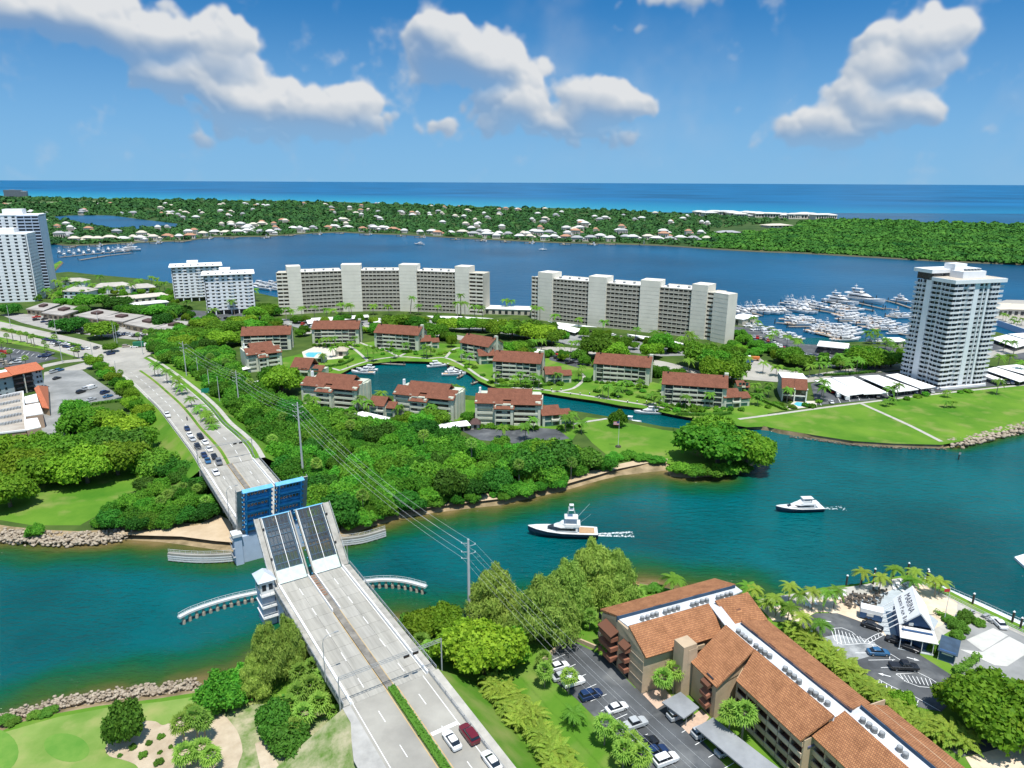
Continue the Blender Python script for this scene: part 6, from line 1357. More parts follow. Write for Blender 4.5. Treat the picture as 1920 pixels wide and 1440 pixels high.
# balconies and awnings on the gable end, windows, stair tower, bay awnings
d_end = (Vector((*wingA[3],0))-Vector((*wingA[0],0))); Lend = d_end.length; d_end.normalize(); n_end = Vector((d_end.y,-d_end.x,0)); n_end = -n_end if n_end.dot(Vector((*e_f1,0))-Vector((*e_f0,0))) > 0 else n_end
def endbox(name,m,t0,t1,o0,o1,z0,z1,dz=0.0):
    o = Vector((*wingA[0],0)); a_ = [o+d_end*t+n_end*q for t,q in((t0,o0),(t1,o0),(t1,o1),(t0,o1))]
    return MB().hexa([Vector((v.x,v.y,z0-(dz if i>1 else 0)))for i,v in enumerate(a_)],[Vector((v.x,v.y,z1-(dz if i>1 else 0)))for i,v in enumerate(a_)]).build(name,m,nc)
BALC = mat('brown_balcony',(.25,.105,.065),var=.15)
for i in range(4):
    z = GZ + 2.35 * i
    if i < 3:
        endbox('balcony',BALC,8.6,13.2,.02,1.9,z+2.0,z+2.95,.0); endbox('balcony',BALC,4.4,6.6,.02,1.3,z+2.0,z+2.85,.0)
    endbox('window',DGLASS,8.9,12.8,-.05,.06,z+.3,z+1.9); endbox('window',DGLASS,4.6,6.4,-.05,.06,z+.3,z+1.9); endbox('window',DGLASS,15.2,16.2,-.05,.06,z+.5,z+1.9)
endbox('awning',ROOFA,8.4,13.4,.02,2.2,10.6,10.8,.9); endbox('awning',ROOFA,4.2,6.8,.02,1.5,9.9,10.1,.7)
for z in (4,6.4,8.8): endbox('wall_band',mat('pale_band',(.50,.41,.30)),-.05,4.2,.0,.05,z,z+.15)
s0 = at(1278,1296); MB().obox((s0[0],s0[1],GZ),3.0,3.2,11.6,math.atan2(d_end.y,d_end.x)).build('stair_tower',TAN,nc)
s1 = at(1292,1185+18,13); MB().obox((at(1292,1212,12)[0],at(1292,1212,12)[1],9.0),2.6,2.2,3.2,math.atan2(d_end.y,d_end.x)).build('stair_roof_box',TAN,nc)
fA0, fA1 = shrink(wingA[0],wingA[1],.40), shrink(wingA[0],wingA[1],.72)
for i in range(4):
    z = GZ + 2.35 * i; MB().prism(ribbon([fA0,fA1],.5),z+.25,z+2.0).build('window',DARKREC,nc); MB().prism(ribbon([fA0,fA1],1.6),z-.05,z+.85).build('balcony',TAN if i%2 else BALC,nc)
u_ = Vector((*bayp[1],0)) - Vector((*bayp[0],0)); Lb = u_.length; u_.normalize(); nb_ = Vector((u_.y,-u_.x,0))
if nb_.dot(Vector((*bayp[3],0))-Vector((*bayp[0],0))) > 0: nb_ = -nb_
for i in range(4):
    z = GZ + 2.2 * i; o = Vector((*bayp[0],0)); a_ = [o+u_*t+nb_*q for t,q in((Lb*.55,.0),(Lb*.86,.0),(Lb*.86,1.2),(Lb*.55,1.2))]
    if i: MB().hexa([Vector((v.x,v.y,z+.2-(.5 if j>1 else 0)))for j,v in enumerate(a_)],[Vector((v.x,v.y,z+.9-(.5 if j>1 else 0)))for j,v in enumerate(a_)]).build('awning',BALC if i<3 else ROOFA,nc)
    c_ = [o+u_*t+nb_*q for t,q in((Lb*.58,.04),(Lb*.84,.04),(Lb*.84,-.2),(Lb*.58,-.2))]; MB().prism([(v.x,v.y)for v in c_],z+.3,z+1.7).build('window',DGLASS,nc)
MB().prism([at(a_,b_,8.5)for a_,b_ in((1505,1390),(1525,1377),(1540,1392),(1515,1402))],8.3,8.6).build('entry_canopy',mat('slate_blue_roof',(.12,.12,.22),var=.1),nc)
# condensers on the flat roof
cpm = MB(); cpm.tube((0,0,0),(0,0,.85),.5,.48,10); CMB = cpm.mesh('air_conditioner',ACM); cf = MB(); cf.tube((0,0,.86),(0,0,.93),.34,.3,8); CMF = cf.mesh('fan_grille',METALG)
pos = [(1204,1163),(1214,1161),(1223,1157),(1231,1155),(1247,1151),(1254,1148),(1263,1146),(1271,1143),(1298,1137),(1306,1135),(1316,1131),(1325,1129),(1346,1124),(1353,1122),(1362,1119),(1370,1117),
       (1384,1188),(1391,1195),(1397,1200),(1406,1206),(1417,1215),(1426,1222),(1434,1228),(1443,1234),(1472,1258),(1480,1266),(1489,1273),(1498,1282),(1520,1300),(1529,1306),(1539,1314),(1551,1323),(1617,1355),(1629,1364),(1639,1373),(1653,1381),(1686,1408),(1697,1420)]
for i, (px,py) in enumerate(pos):
    x, y = at(px,py,FZ); o = link('air_conditioner',CMB,None,'round condenser unit on the flat roof of the tile roofed condominium','air conditioner','condensers on the flat roof of the condominium',None,(x,y,FZ)); link('fan_grille',CMF,o)

# ----- carports
def carport(label,px,z=2.6,m=None,group='white flat carports',name='carport',posts=3):
    w = [at(a_,b_,GZ+z)for a_,b_ in px]; t = thing(name,label,'carport',(*w[0],GZ),0,group); o = Vector((*w[0],0))
    loc = [(p[0]-w[0][0],p[1]-w[0][1])for p in w]
    MB().prism(loc,z-.28,z).build('roof',m or ROOFW,t)
    for e0, e1 in ((loc[0],loc[1]),(loc[3],loc[2])) if len(loc) == 4 else ():
        for k in range(posts):
            p = shrink(shrink(e0,e1,(k+.5)/posts),shrink((loc[0][0]+loc[2][0],loc[0][1]+loc[2][1]),(0,0),.5),.12); MB().tube((p[0],p[1],-.02),(p[0],p[1],z-.28),.09,n=5).build('post',METALG,t)
TC = [([(1527,713),(1557,708),(1617,738),(1585,742)],'white flat carport nearest the pool house'),([(1560,708),(1600,706),(1667,737),(1620,739)],'second white flat carport from the pool house before the tower'),([(1610,705),(1647,703),(1723,730),(1680,735)],'third white flat carport from the pool house before the tower'),([(1660,703),(1683,700),(1755,725),(1727,729)],'white flat carport against the foot of the tall tower'),
      ([(1845,693),(1866,688),(1935,710),(1912,716)],'white flat carport right behind the tall tower'),([(1868,687),(1908,683),(1975,700),(1940,707)],'broad white carport at the right frame edge beyond the tower'),([(1842,703),(1850,700),(1884,712),(1875,716)],'narrow white carport beside the right foot of the tower'),([(1857,634),(1887,627),(1940,642),(1905,652)],'white carport behind the tower beside the canal wall'),([(1890,626),(1920,624),(1970,636),(1945,642)],'white carport at the right edge behind the tower'),
      ([(573,597),(690,590),(692,594),(577,607)],'long white carport roof before the concave slab'),([(800,592),(860,593),(925,597),(815,597)],'long white carport roof right of the concave slab centre'),([(840,599),(930,600),(960,606),(900,607)],'white carport roof between tall trees before the concave slab'),([(1027,602),(1060,606),(1120,613),(1050,610)],'long white carport at the foot of the angled slab'),([(1037,613),(1055,609),(1092,617),(1078,624)],'white carport between shade trees and the angled slab'),([(1175,626),(1240,634),(1300,648),(1240,645)],'white carport under the right half of the angled slab'),([(690,596),(735,597),(745,605),(700,604)],'white entrance canopy before the concave slab'),
      ([(580,772),(598,764),(622,772),(613,778)],'small white carport in front of the left lagoon block'),([(663,775),(680,771),(732,783),(718,793)],'white carport at the wood edge below the low annex'),([(815,796),(875,788),(883,797),(818,804)],'long white carport above the small parking court'),([(393,660),(417,653),(431,657),(403,665)],'white carport among trees at the far left of the village'),([(430,690),(455,685),(470,690),(440,697)],'white carport below the block with the tall gable'),([(540,757),(566,757),(562,764),(540,763)],'tiny white carport behind the tall steel pole'),
      ([(968,655),(995,652),(1025,658),(1000,662)],'white carport behind the gable ended block'),([(470,716),(500,711),(510,718),(480,722)],'white carport beside the big tree left of the lagoon')]
for px, l in TC: carport(l,px)
carport('grey membrane carport nearest the tan stair tower',[(1241,1316),(1276,1297),(1311,1326),(1282,1347)],2.7,GREY_R,'grey carports of the tile roofed condominium',posts=2)
carport('long grey membrane carport along the tan condominium',[(1304,1364),(1337,1345),(1480,1455),(1445,1482)],2.7,GREY_R,'grey carports of the tile roofed condominium',posts=6)
pm = thing('parking_wall','low tan wall around the upper corner of the condominium car park','wall',(0,0,0))
for k, (a_,b_) in enumerate((((1012,1248),(1040,1222)),((1040,1222),(1066,1196)),((1066,1196),(1118,1218)))): MB().prism(ribbon([at(*a_),at(*b_)],.4),GZ,GZ+1.0).build('wall_panel',TAN,pm)

# ----- left: low offices, orange roofed block, flat roofed shop
def office(label,px,H=4.2):
    w = [at(a_,b_,GZ+H)for a_,b_ in px]; t = thing('flat_office',label,'office',(*w[0],GZ),0,'flat roofed offices along the highway'); loc = [(p[0]-w[0][0],p[1]-w[0][1])for p in w]; cx, cy = sum(p[0]for p in loc) / 4, sum(p[1]for p in loc) / 4
    MB().prism([shrink(p,(cx,cy),.06)for p in loc],0,H-.7).build('wall',TAN,t); MB().prism(loc,H-.7,H).build('roof',mat('taupe_roof',(.33,.305,.275),var=.22,scale=.1),t)
    MB().prism([shrink(p,(cx,cy),.72)for p in loc],H,H+1.5).build('roof_screen',mat('brown_screen',(.09,.055,.05)),t)
    for e0, e1 in zip(loc,loc[1:]+loc[:1]):
        for k in range(4): a_, b_ = shrink(shrink(e0,e1,(k+.25)/4),(cx,cy),.055), shrink(shrink(e0,e1,(k+.75)/4),(cx,cy),.055); MB().prism(ribbon([a_,b_],.2),.6,2.6).build('window',DGLASSB,t)
for px, l in (([(48,579),(82,567),(113,570),(82,582)],'flat roofed office farthest left beside the white lake tower'),([(77,586),(122,571),(163,577),(117,591)],'flat roofed office second from the left along the highway'),([(138,591),(186,579),(224,585),(182,598)],'flat roofed office in the middle of the office row'),([(183,597),(227,586),(273,591),(230,603)],'flat roofed office behind the spreading street tree'),([(231,606),(274,592),(330,600),(284,616)],'largest flat roofed office nearest the junction'),([(285,616),(333,601),(366,604),(318,618)],'flat roofed office at the right end of the office row')): office(l,px)
def longroof(label,l,r,D,H,name='low_building',m=None,wm=None):
    A, B = at(*l), at(*r); L = math.dist(A,B); t = thing(name,label,'building',(A[0],A[1],GZ),ang(A,B)); MB().bx(.4,L-.4,.4,D-.4,0,H-.4).build('wall',wm or CREAM,t); MB().bx(0,L,0,D,H-.4,H).build('roof',m or ROOFW,t)
    for k in range(int(L/5)): MB().bx(2+5*k,4.2+5*k,.3,.42,.6,H-1.2).build('window',DGLASS,t)
longroof('long low white roofed garage beside the twin white towers',(200,574),(320,562),22,4,m=mat('cream_flat_roof',(.52,.47,.40),var=.1)); longroof('second low pale garage in front of the long garage',(225,583),(318,574),14,3.6,m=ROOFW)
longroof('white roofed club building on the lake shore between the slab blocks',(906,589),(1000,592),16,4.5,m=ROOFW); longroof('white roofed marina shed with dark front by the boat basin',(1530,662),(1588,668),16,4.6,m=ROOFW,wm=DGLASS)
longroof('white marina tent hall behind the angled slab',(1362,607),(1392,612),22,5,m=ROOFW); longroof('white roofed dock house near the tall tower',(1672,652),(1704,652),12,4,m=ROOFW)
for i, (l,r) in enumerate((((180,553),(245,549)),((248,555),(292,552)),((120,560),(165,561)),((118,542),(160,541)))):
    A, B = at(*l), at(*r); L = math.dist(A,B); t = thing('lakeside_townhouse',['long white townhouse row with pale grey roof on the lake shore','shorter white townhouse row right of the long one on the lake','low white townhouse behind the palms beside the left tower','pale roofed townhouse closest to the left tower on the lake'][i],'townhouse',(A[0],A[1],GZ),ang(A,B),'townhouses on the lake shore')
    MB().bx(0,L,0,14,0,6.5).build('wall',WHITEW,t); v = [(-1,-1,6.5),(L+1,-1,6.5),(L+1,15,6.5),(-1,15,6.5),(5,7,9.5),(L-5,7,9.5)]; MB().add(v,[(0,1,5,4),(1,2,5),(2,3,4,5),(3,0,4),(3,2,1,0)]).build('roof',mat('taupe_tile_roof',(.40,.37,.33),var=.12,scale=.2),t)
    for k in range(int(L/5)):
        for z in (.8,3.8): MB().bx(1.2+5*k,3.4+5*k,-.06,0,z,z+1.6).build('window',DGLASS,t)
# orange roofed block
A, B = at(-70,763), at(86,729); t = thing('orange_roofed_flats','grey four storey block of flats with orange tile roof at the left edge','apartment block',(A[0],A[1],GZ),ang(A,B)); L1 = math.dist(A,B); OH = 10.0
MB().bx(0,L1,.9,13,0,OH).build('wall',mat('blue_grey_wall',(.40,.44,.47),var=.08),t)
for i in range(4):
    for x0, x1 in ((.63,.75),(.77,.87)):
        MB().bx(L1*x0,L1*x1,.75,.92,i*2.5+.3,i*2.5+2.3).build('window',DARKREC,t); MB().bx(L1*x0,L1*x1,-.1,.7,i*2.5-.1,i*2.5+.75).build('balcony',DGLASS,t)
    for x in (.1,.2,.32,.44,.52,.92,.96): MB().bx(L1*x,L1*(x+.025),.8,.92,i*2.5+.9,i*2.5+2.0).build('window',DGLASS,t)
MB().bx(L1*.755,L1*.765,-.2,1,0,OH).build('pier',CREAM2,t)
MB().slab([(L1*.62,-.8,OH),(L1+.6,-.8,OH),(L1+.6,6.5,OH+2.6),(L1*.62,6.5,OH+2.6)],.4).build('roof',ROOFO,t); MB().slab([(-1,-.6,OH-.3),(L1*.66,-.6,OH-.3),(L1*.66,4,OH+1.2),(-1,4,OH+1.2)],.4).build('roof',ROOFO,t)
MB().bx(0,L1*.9,4.1,12.8,OH+.02,OH+.3).build('flat_roof',ROOFW,t)
FH = 5.5
fr = [at(a_,b_,GZ+FH)for a_,b_ in((-60,757),(43,735),(49,808),(-40,818))]; t = thing('flat_roofed_shop','flat roofed commercial building with rows of rooftop units and white corner towers','building',(*fr[0],GZ)); loc = [(p[0]-fr[0][0],p[1]-fr[0][1])for p in fr]
MB().prism(loc,0,FH-.3).build('wall',mat('orange_tan_wall',(.42,.27,.17),var=.1),t); MB().prism(loc,FH-.3,FH).build('roof',mat('stained_roof',(.30,.25,.20),var=.3,col2=(.46,.42,.36),scale=.12),t)
for e0, e1 in zip(loc,loc[1:]+loc[:1]): MB().prism(ribbon([e0,e1],.5),FH,FH+.6).build('parapet',WHITE,t)
for px in (((45,744),(68,738),(72,752),(48,756)),((47,760),(74,755),(80,775),(48,780)),((48,786),(70,783),(77,800),(50,806))):
    q = [at(a_,b_,GZ+6.2)for a_,b_ in px]; MB().prism([(p[0]-fr[0][0],p[1]-fr[0][1])for p in q],0,5.8).build('corner_tower',mat('salmon_wall',(.46,.33,.24),var=.1),t); MB().prism([(p[0]-fr[0][0],p[1]-fr[0][1])for p in ribbon([q[0],q[1],q[2],q[3]],.01)[:4]],5.82,6.2).build('tower_roof',ROOFW,t)
q = [Vp(92,766,5),Vp(79,764,5),Vp(64,728,7),Vp(72,722,7)]; q2 = [Vp(92,766,5),Vp(91,725,5),Vp(72,722,7.02),Vp(80,764,5.3)]
rr_ = thing('red_roofed_arcade','narrow red tile roofed arcade between the car park and flat roofed shop','arcade',(0,0,0)); MB().slab([q[0],q[1],q[2],q[3]],.3).build('roof',ROOFO,rr_); MB().prism([p.to_2d()for p in(q[0],Vp(90,724,5),Vp(72,722,5),Vp(64,728,5),q[1])],4.6,4.9).build('eaves',ROOFO,rr_); MB().prism([p.to_2d()for p in(q[0],Vp(90,724,5),Vp(74,724,5),Vp(80,762,5))],GZ,4.6).build('wall',TAN,rr_)
aum = MB().bx(-.9,.9,-.6,.6,0,.9).mesh('rooftop_unit',METALG); auf = MB().tube((0,0,.9),(0,0,.98),.4,.4,8).mesh('fan',ACM)
for row in range(5):
    for k in range(6): x, y = at(2+6*k+row,747+12.5*row-1.2*k,GZ+FH); o = link('rooftop_unit',aum,None,'grey air unit in the rows on the flat roofed shop','rooftop unit','air units on the flat roofed shop',None,(x,y,GZ+FH),.2); link('fan',auf,o)

# ----- marina restaurant with the lettered roof
mr_ = thing('marina_building','steep white gabled navy building lettered MARINA North Palm Beach on its roof','marina building',(0,0,0)); zz = 6.0
RFt, RBk = Vp(1727,1150,10.0), Vp(1711,1098,10.0); LFt, RRt = Vp(1686,1171,zz), Vp(1752,1183,zz); dr_ = RBk - RFt; LBk, RRb = LFt + dr_ * .92, RRt + dr_ * .92; RBk = RFt + dr_
MB().slab([LFt,LBk,RBk,RFt],.25).build('roof_slope',WHITE,mr_); MB().slab([RRt,RRb,RBk,RFt],.25).build('roof_slope',WHITE,mr_)
fw_ = -dr_.normalized(); c0, c1 = LFt.lerp(RFt,.14) - fw_ * .35, RRt.lerp(RFt,.14) - fw_ * .35
MB().add([c0-Vector((0,0,.3)),c1-Vector((0,0,.3)),RFt-fw_*.35-Vector((0,0,.35)),c0-fw_*.3-Vector((0,0,.3)),c1-fw_*.3-Vector((0,0,.3)),RFt-fw_*.65-Vector((0,0,.35))],[(0,1,2),(5,4,3),(0,3,4,1),(1,4,5,2),(2,5,3,0)]).build('gable',NAVYW,mr_)
sk = [LFt+fw_*3.0-Vector((0,0,1.3)),RRt+fw_*3.0+(RRt-LFt)*.08-Vector((0,0,1.3)),RRt-Vector((0,0,.1)),LFt-Vector((0,0,.1))]; MB().slab(sk,.22).build('porch_roof',mat('weathered_white_boards',(.62,.60,.57),var=.1,scale=1),mr_)
bs = [LFt.lerp(RRt,.06)+fw_*1.2,RRt.lerp(LFt,.06)+fw_*1.2,RRb.lerp(LBk,.06),LBk.lerp(RRb,.06)]; MB().prism([(p.x,p.y)for p in bs],GZ,zz-.35).build('wall',NAVYW,mr_)
MB().prism([((LFt+fw_*2.9).x,(LFt+fw_*2.9).y),((RRt+fw_*2.9).x,(RRt+fw_*2.9).y),(RRt.x,RRt.y),(LFt.x,LFt.y)],GZ,GZ+.15).build('porch_floor',MATS['blue_grey_paving'],mr_)
for k in range(4): p = (LFt+fw_*2.7).lerp(RRt+fw_*2.7,.03+.31*k); MB().tube((p.x,p.y,GZ),(p.x,p.y,zz-1.4),.09,n=6).build('porch_post',WHITE,mr_)
out_ = (LFt-RRt).normalized()
for k in range(6): p = LFt.lerp(LBk,.06+.17*k); q = p + out_ * 2.6; MB().tube(p-Vector((0,0,.1)),q-Vector((0,0,2.6)),.1,n=5).build('rafter',WHITE,mr_)
wn = c0.lerp(c1,.3); MB().obox((wn.x,wn.y,zz+.2),.9,.5,.7,ang(c0,c1)).build('wall_unit',METALW,mr_)
ax = -(dr_).normalized(); up_ = (RFt-LFt); up_ = (up_-ax*up_.dot(ax)).normalized(); nn_ = ax.cross(up_)
def lettering(txt,size,u0,v0,name):
    cu = bpy.data.curves.new(name,'FONT'); cu.body = txt; cu.size = size; cu.extrude = .015; cu.align_x = 'LEFT'; cu.materials.append(BLACKP)
    tmp = bpy.data.objects.new('tmp',cu); me = bpy.data.meshes.new_from_object(tmp); bpy.data.objects.remove(tmp); o = link(name,me,mr_); p = LBk + ax * u0 + up_ * v0 + nn_ * .04; o.matrix_local = Matrix(((ax.x,up_.x,nn_.x,p.x),(ax.y,up_.y,nn_.y,p.y),(ax.z,up_.z,nn_.z,p.z),(0,0,0,1))); return o
Ls = (LFt-LBk).length
lettering('MARINA',2.1,Ls*.13,2.9,'lettering')
u0 = Ls * .06
for wd_ in ('North','Palm','Beach'):
    a_ = lettering(wd_[0],1.45,u0,1.2,'lettering'); b_ = lettering(wd_[1:].upper(),1.05,u0+1.12,1.2,'lettering'); u0 += 1.12 + .74 * len(wd_[1:]) + .55
# blue hut, trailer
A, B = at(1758,1236), at(1776,1243); t = thing('blue_hut','small navy hut with a white sign board below the gabled marina building','hut',(A[0],A[1],GZ),ang(A,B)+.1); MB().bx(0,3.0,0,4.6,0,2.5).build('wall',NAVYW,t)
MB().slab([(-.3,-.4,2.4),(3.4,-.4,2.4),(3.4,5.4,3.0),(-.3,5.4,3.0)],.15).build('roof',mat('blue_black_roof',(.04,.07,.11),var=.2),t); MB().bx(.5,2.6,-.08,-.01,1.7,2.1).build('sign_board',WHITE,t); MB().bx(3.0,3.06,1,2,.2,2.1).build('door',GLASST,t)
for x in (-.05,2.95): MB().bx(x,x+.1,-.06,.05,0,2.4).build('corner_trim',WHITE,t)
A, B = at(1611,1160), at(1653,1170); t = thing('food_trailer','white and blue catering trailer at the head of the striped car park','trailer',(A[0],A[1],GZ),ang(A,B)); L = math.dist(A,B); MB().bx(0,L,0,2.5,.5,1.9).build('body',NAVYW,t); MB().bx(0,L,0,2.5,1.91,2.9).build('upper_body',WHITE,t); MB().bx(L*.3,L*.6,-.05,0,1.2,2.0).build('hatch',METALW,t)
for x in (L*.3,L*.5): MB().tube((x,-.02,.4),(x,.25,.4),.38,n=10).build('wheel',RUBBER,t)

# ------------------------------------------------------------------ vehicles
def loft(mb,secs,mi=0,cap=True):
    b = len(mb.v); n = len(secs[0])
    for s in secs: mb.v += [tuple(map(float,p))for p in s]
    for i in range(len(secs)-1):
        for j in range(n):
            k = (j+1) % n; mb.f.append((b+i*n+j,b+i*n+k,b+(i+1)*n+k,b+(i+1)*n+j)); mb.m.append(mi)
    if cap:
        mb.f.append(tuple(b+j for j in range(n))[::-1]); mb.m.append(mi); e = b + (len(secs)-1) * n; mb.f.append(tuple(e+j for j in range(n))); mb.m.append(mi)
    return mb
def sec(x,w,z0,z1,ch=.08): return [(x,-w+ch,z0),(x,w-ch,z0),(x,w,z0+ch*1.2),(x,w,z1-ch),(x,w-ch*1.2,z1),(x,-w+ch*1.2,z1),(x,-w,z1-ch),(x,-w,z0+ch*1.2)]
CARD = {# body sections (x, half width, bottom, top), glass sections, roof sections, wheel x, wheel radius
    'sedan':([(-2.3,.72,.35,.80),(-2.15,.86,.24,.93),(-1.2,.91,.22,.97),(.9,.92,.2,.95),(1.9,.88,.22,.80),(2.3,.70,.32,.66)],[(-1.75,.72,.9,.96),(-1.0,.76,.9,1.36),(.1,.76,.9,1.38),(1.05,.74,.88,.97)],[(-1.15,.62,1.3,1.40),(-.8,.66,1.33,1.44),(.05,.66,1.35,1.45),(.3,.62,1.3,1.40)],(-1.42,1.42),.33),
    'suv':([(-2.35,.82,.4,1.0),(-2.25,.92,.3,1.12),(-1.2,.96,.28,1.14),(1.0,.96,.28,1.10),(2.0,.92,.3,1.0),(2.4,.78,.4,.85)],[(-2.15,.78,1.05,1.2),(-1.85,.80,1.05,1.68),(.2,.80,1.05,1.70),(1.1,.78,1.02,1.12)],[(-2.0,.70,1.62,1.72),(-1.7,.74,1.66,1.77),(.1,.74,1.68,1.78),(.4,.70,1.62,1.70)],(-1.45,1.5),.38),
    'pickup':([(-2.9,.92,.5,1.08),(-2.8,.98,.42,1.12),(-.7,1.0,.4,1.14),(1.4,1.0,.4,1.18),(2.4,.96,.42,1.1),(2.85,.84,.5,.95)],[(-.75,.80,1.1,1.3),(-.55,.82,1.1,1.80),(.75,.82,1.1,1.82),(1.5,.80,1.1,1.2)],[(-.6,.72,1.76,1.84),(-.45,.76,1.8,1.9),(.65,.76,1.8,1.9),(.9,.72,1.74,1.82)],(-1.8,1.85),.42),
    'van':([(-2.5,.9,.4,1.3),(-2.45,.98,.3,2.0),(.9,.98,.3,2.05),(1.6,.96,.3,1.35),(2.3,.92,.35,1.1),(2.5,.8,.4,.95)],[(.35,1.0,1.15,1.8),(.9,.99,1.15,1.85),(1.55,.9,1.15,1.36)],[(-2.4,.88,2.0,2.1),(-2.2,.92,2.0,2.15),(.6,.92,2.0,2.15),(.9,.88,1.98,2.08)],(-1.5,1.6),.36)}
CM = {}
GLASSC = mat('car_glass',(.015,.02,.028),rough=.08,var=.2,spec=.6); HEADL = mat('headlight_glass',(.75,.75,.72),rough=.2,var=.02); TAILL = mat('tail_light_red',(.35,.012,.012),rough=.3,var=.05)
for k, (b_,g_,r_,wx,wr) in CARD.items():
    body = loft(MB(),[sec(*s)for s in b_]).mesh(k+'_body',CARPAINT); gl = loft(MB(),[sec(*s,.05)for s in g_]).mesh(k+'_glass',GLASSC); rf = loft(MB(),[sec(*s,.05)for s in r_]).mesh(k+'_roof',CARPAINT)
    wm = MB(); wm.tube((0,-.11,0),(0,.11,0),wr,wr,12); wh = wm.mesh('wheel',RUBBER); rm = MB(); rm.tube((0,-.12,0),(0,.12,0),wr*.55,wr*.55,8); rim = rm.mesh('rim',METALG)
    x1 = b_[-1][0]; x0 = b_[0][0]; zt = b_[-1][3]; hl = MB().bx(-.1,.1,-.2,.2,-.07,.07).mesh('headlight',HEADL); tl_ = MB().bx(-.05,.05,-.17,.17,-.09,.09).mesh('tail_light',TAILL)
    far = MB(); loft(far,[sec(*s)for s in b_],0); loft(far,[sec(*s,.05)for s in g_],1); loft(far,[sec(*s,.05)for s in r_],0)
    for x in wx:
        for y in (-.82,.82): far.tube((x,y-.1,wr),(x,y+.1,wr),wr,wr,8,2)
    CM[k] = (body,gl,rf,wh,rim,hl,tl_,wx,wr,x0,x1,zt,far.mesh(k+'_car',[CARPAINT,GLASSC,RUBBER]),b_)
COLS = {'white':(.85,.85,.84),'silver':(.45,.47,.48),'grey':(.16,.17,.18),'black':(.016,.017,.02),'navy':(.015,.035,.10),'blue':(.03,.12,.25),'maroon':(.14,.012,.02),'red':(.50,.03,.02),'teal':(.03,.18,.17),'beige':(.42,.36,.28),'orange':(.6,.18,.05)}
def car(kind,col,x,y,z,rz,label,group=None,near=True,pitch=0.0):
    body, gl, rf, wh, rim, hl, tl_, wx, wr, x0, x1, zt, far, b_ = CM[kind]; nm = {'sedan':'parked_car','suv':'parked_suv','pickup':'pickup_truck','van':'delivery_van'}[kind]; c = (*COLS[col],1)
    if not near: o = link(nm,far,None,label,'car',group,None,(x,y,z),rz); o.color = c; return o
    t = thing(nm,label,'car',(x,y,z),rz,group); t.rotation_euler = (0,pitch,rz)
    link('body',body,t).color = c; link('glass',gl,t); link('roof',rf,t).color = c
    for wx_ in wx:
        for y_ in (-.8,.8): w = link('wheel',wh,t,loc=(wx_,y_,wr)); link('rim',rim,w)
    for y_ in (-.55,.55): link('headlight',hl,t,loc=(x1-.12,y_,zt-.12)); link('tail_light',tl_,t,loc=(x0+.06,y_,b_[0][3]-.1))
    return t
AX = math.atan2(BU[1],BU[0])                                     # heading away along the bridge
def oncar(kind,col,px,py,label,away,near=True,group='cars on the bridge road',dz=.035):
    x, y, z = atroad(px,py); s = st(x,y)[0]; g = (zr(s+2)-zr(s-2)) / 4
    i = min(range(NN-1),key=lambda i:(el[i][0]+er[i][0]-2*x)**2+(el[i][1]+er[i][1]-2*y)**2) if s > 85 else None
    a = AX if i is None else math.atan2(el[i+1][1]+er[i+1][1]-el[i][1]-er[i][1],el[i+1][0]+er[i+1][0]-el[i][0]-er[i][0])
    return car(kind,col,x,y,z+dz,a if away else a+PI,label,group,near,-math.atan(g)*(1 if away else-1))
oncar('sedan','white',847,1393,'white sedan with dark glass waiting at the near stop line',True); oncar('suv','maroon',880,1382,'dark red sport utility car waiting beside the white sedan',True); oncar('sedan','white',921,1432,'second white sedan behind the dark red car at the bottom edge',True)
Q = [('sedan','navy',351,806,'last dark car in the left queue lane before the far leaves'),('sedan','white',356,818,'white car second from last in the left queue lane'),('sedan','silver',361,826,'silver car third from last in the left queue lane'),('suv','black',371,841,'black sport utility car in the middle of the left queue lane'),('sedan','navy',383,856,'dark blue car second in the left queue lane'),('sedan','blue',390,867,'blue car heading the tight part of the left queue lane'),
     ('suv','black',376,822,'black sport utility car last in the right queue lane'),('sedan','white',385,832,'white car second from last in the right queue lane'),('sedan','white',393,845,'pale car in the middle of the right queue lane'),('sedan','black',402,859,'black car second in the right queue lane'),('suv','grey',411,870,'dark grey car leading the right queue lane'),('sedan','white',405,889,'white car alone in front nearest the raised blue leaves')]
for q in Q: oncar(*q,False,True,'cars queueing at the raised bridge')
oncar('pickup','white',314,781,'white pickup pulled over at the left kerb of the far approach road',True)
x, y, z = atroad(351,788); mo = thing('motorcycle','tiny dark motorcycle on the far approach road behind the queue','motorcycle',(x,y,z+.03),AX); MB().bx(-.7,.7,-.15,.15,.35,.9).build('body',RUBBER,mo); MB().tube((-.1,0,.85),(.05,0,1.55),.25,.16,8).build('rider_torso',RUBBER,mo)
for w in (-.65,.65): MB().tube((w,-.06,.32),(w,.06,.32),.32,n=10).build('wheel',RUBBER,mo)
rc = random.Random(17)
def pcar(px,py,rz,label,group,col=None,kind=None,near=False,z=GZ,dz=.075):
    x, y = at(px,py,z); return car(kind or rc.choice(('sedan','sedan','suv','suv','pickup')),col or rc.choice(('white','white','silver','grey','black','black','navy','beige','red')),x,y,z+dz,rz,label,group,near)
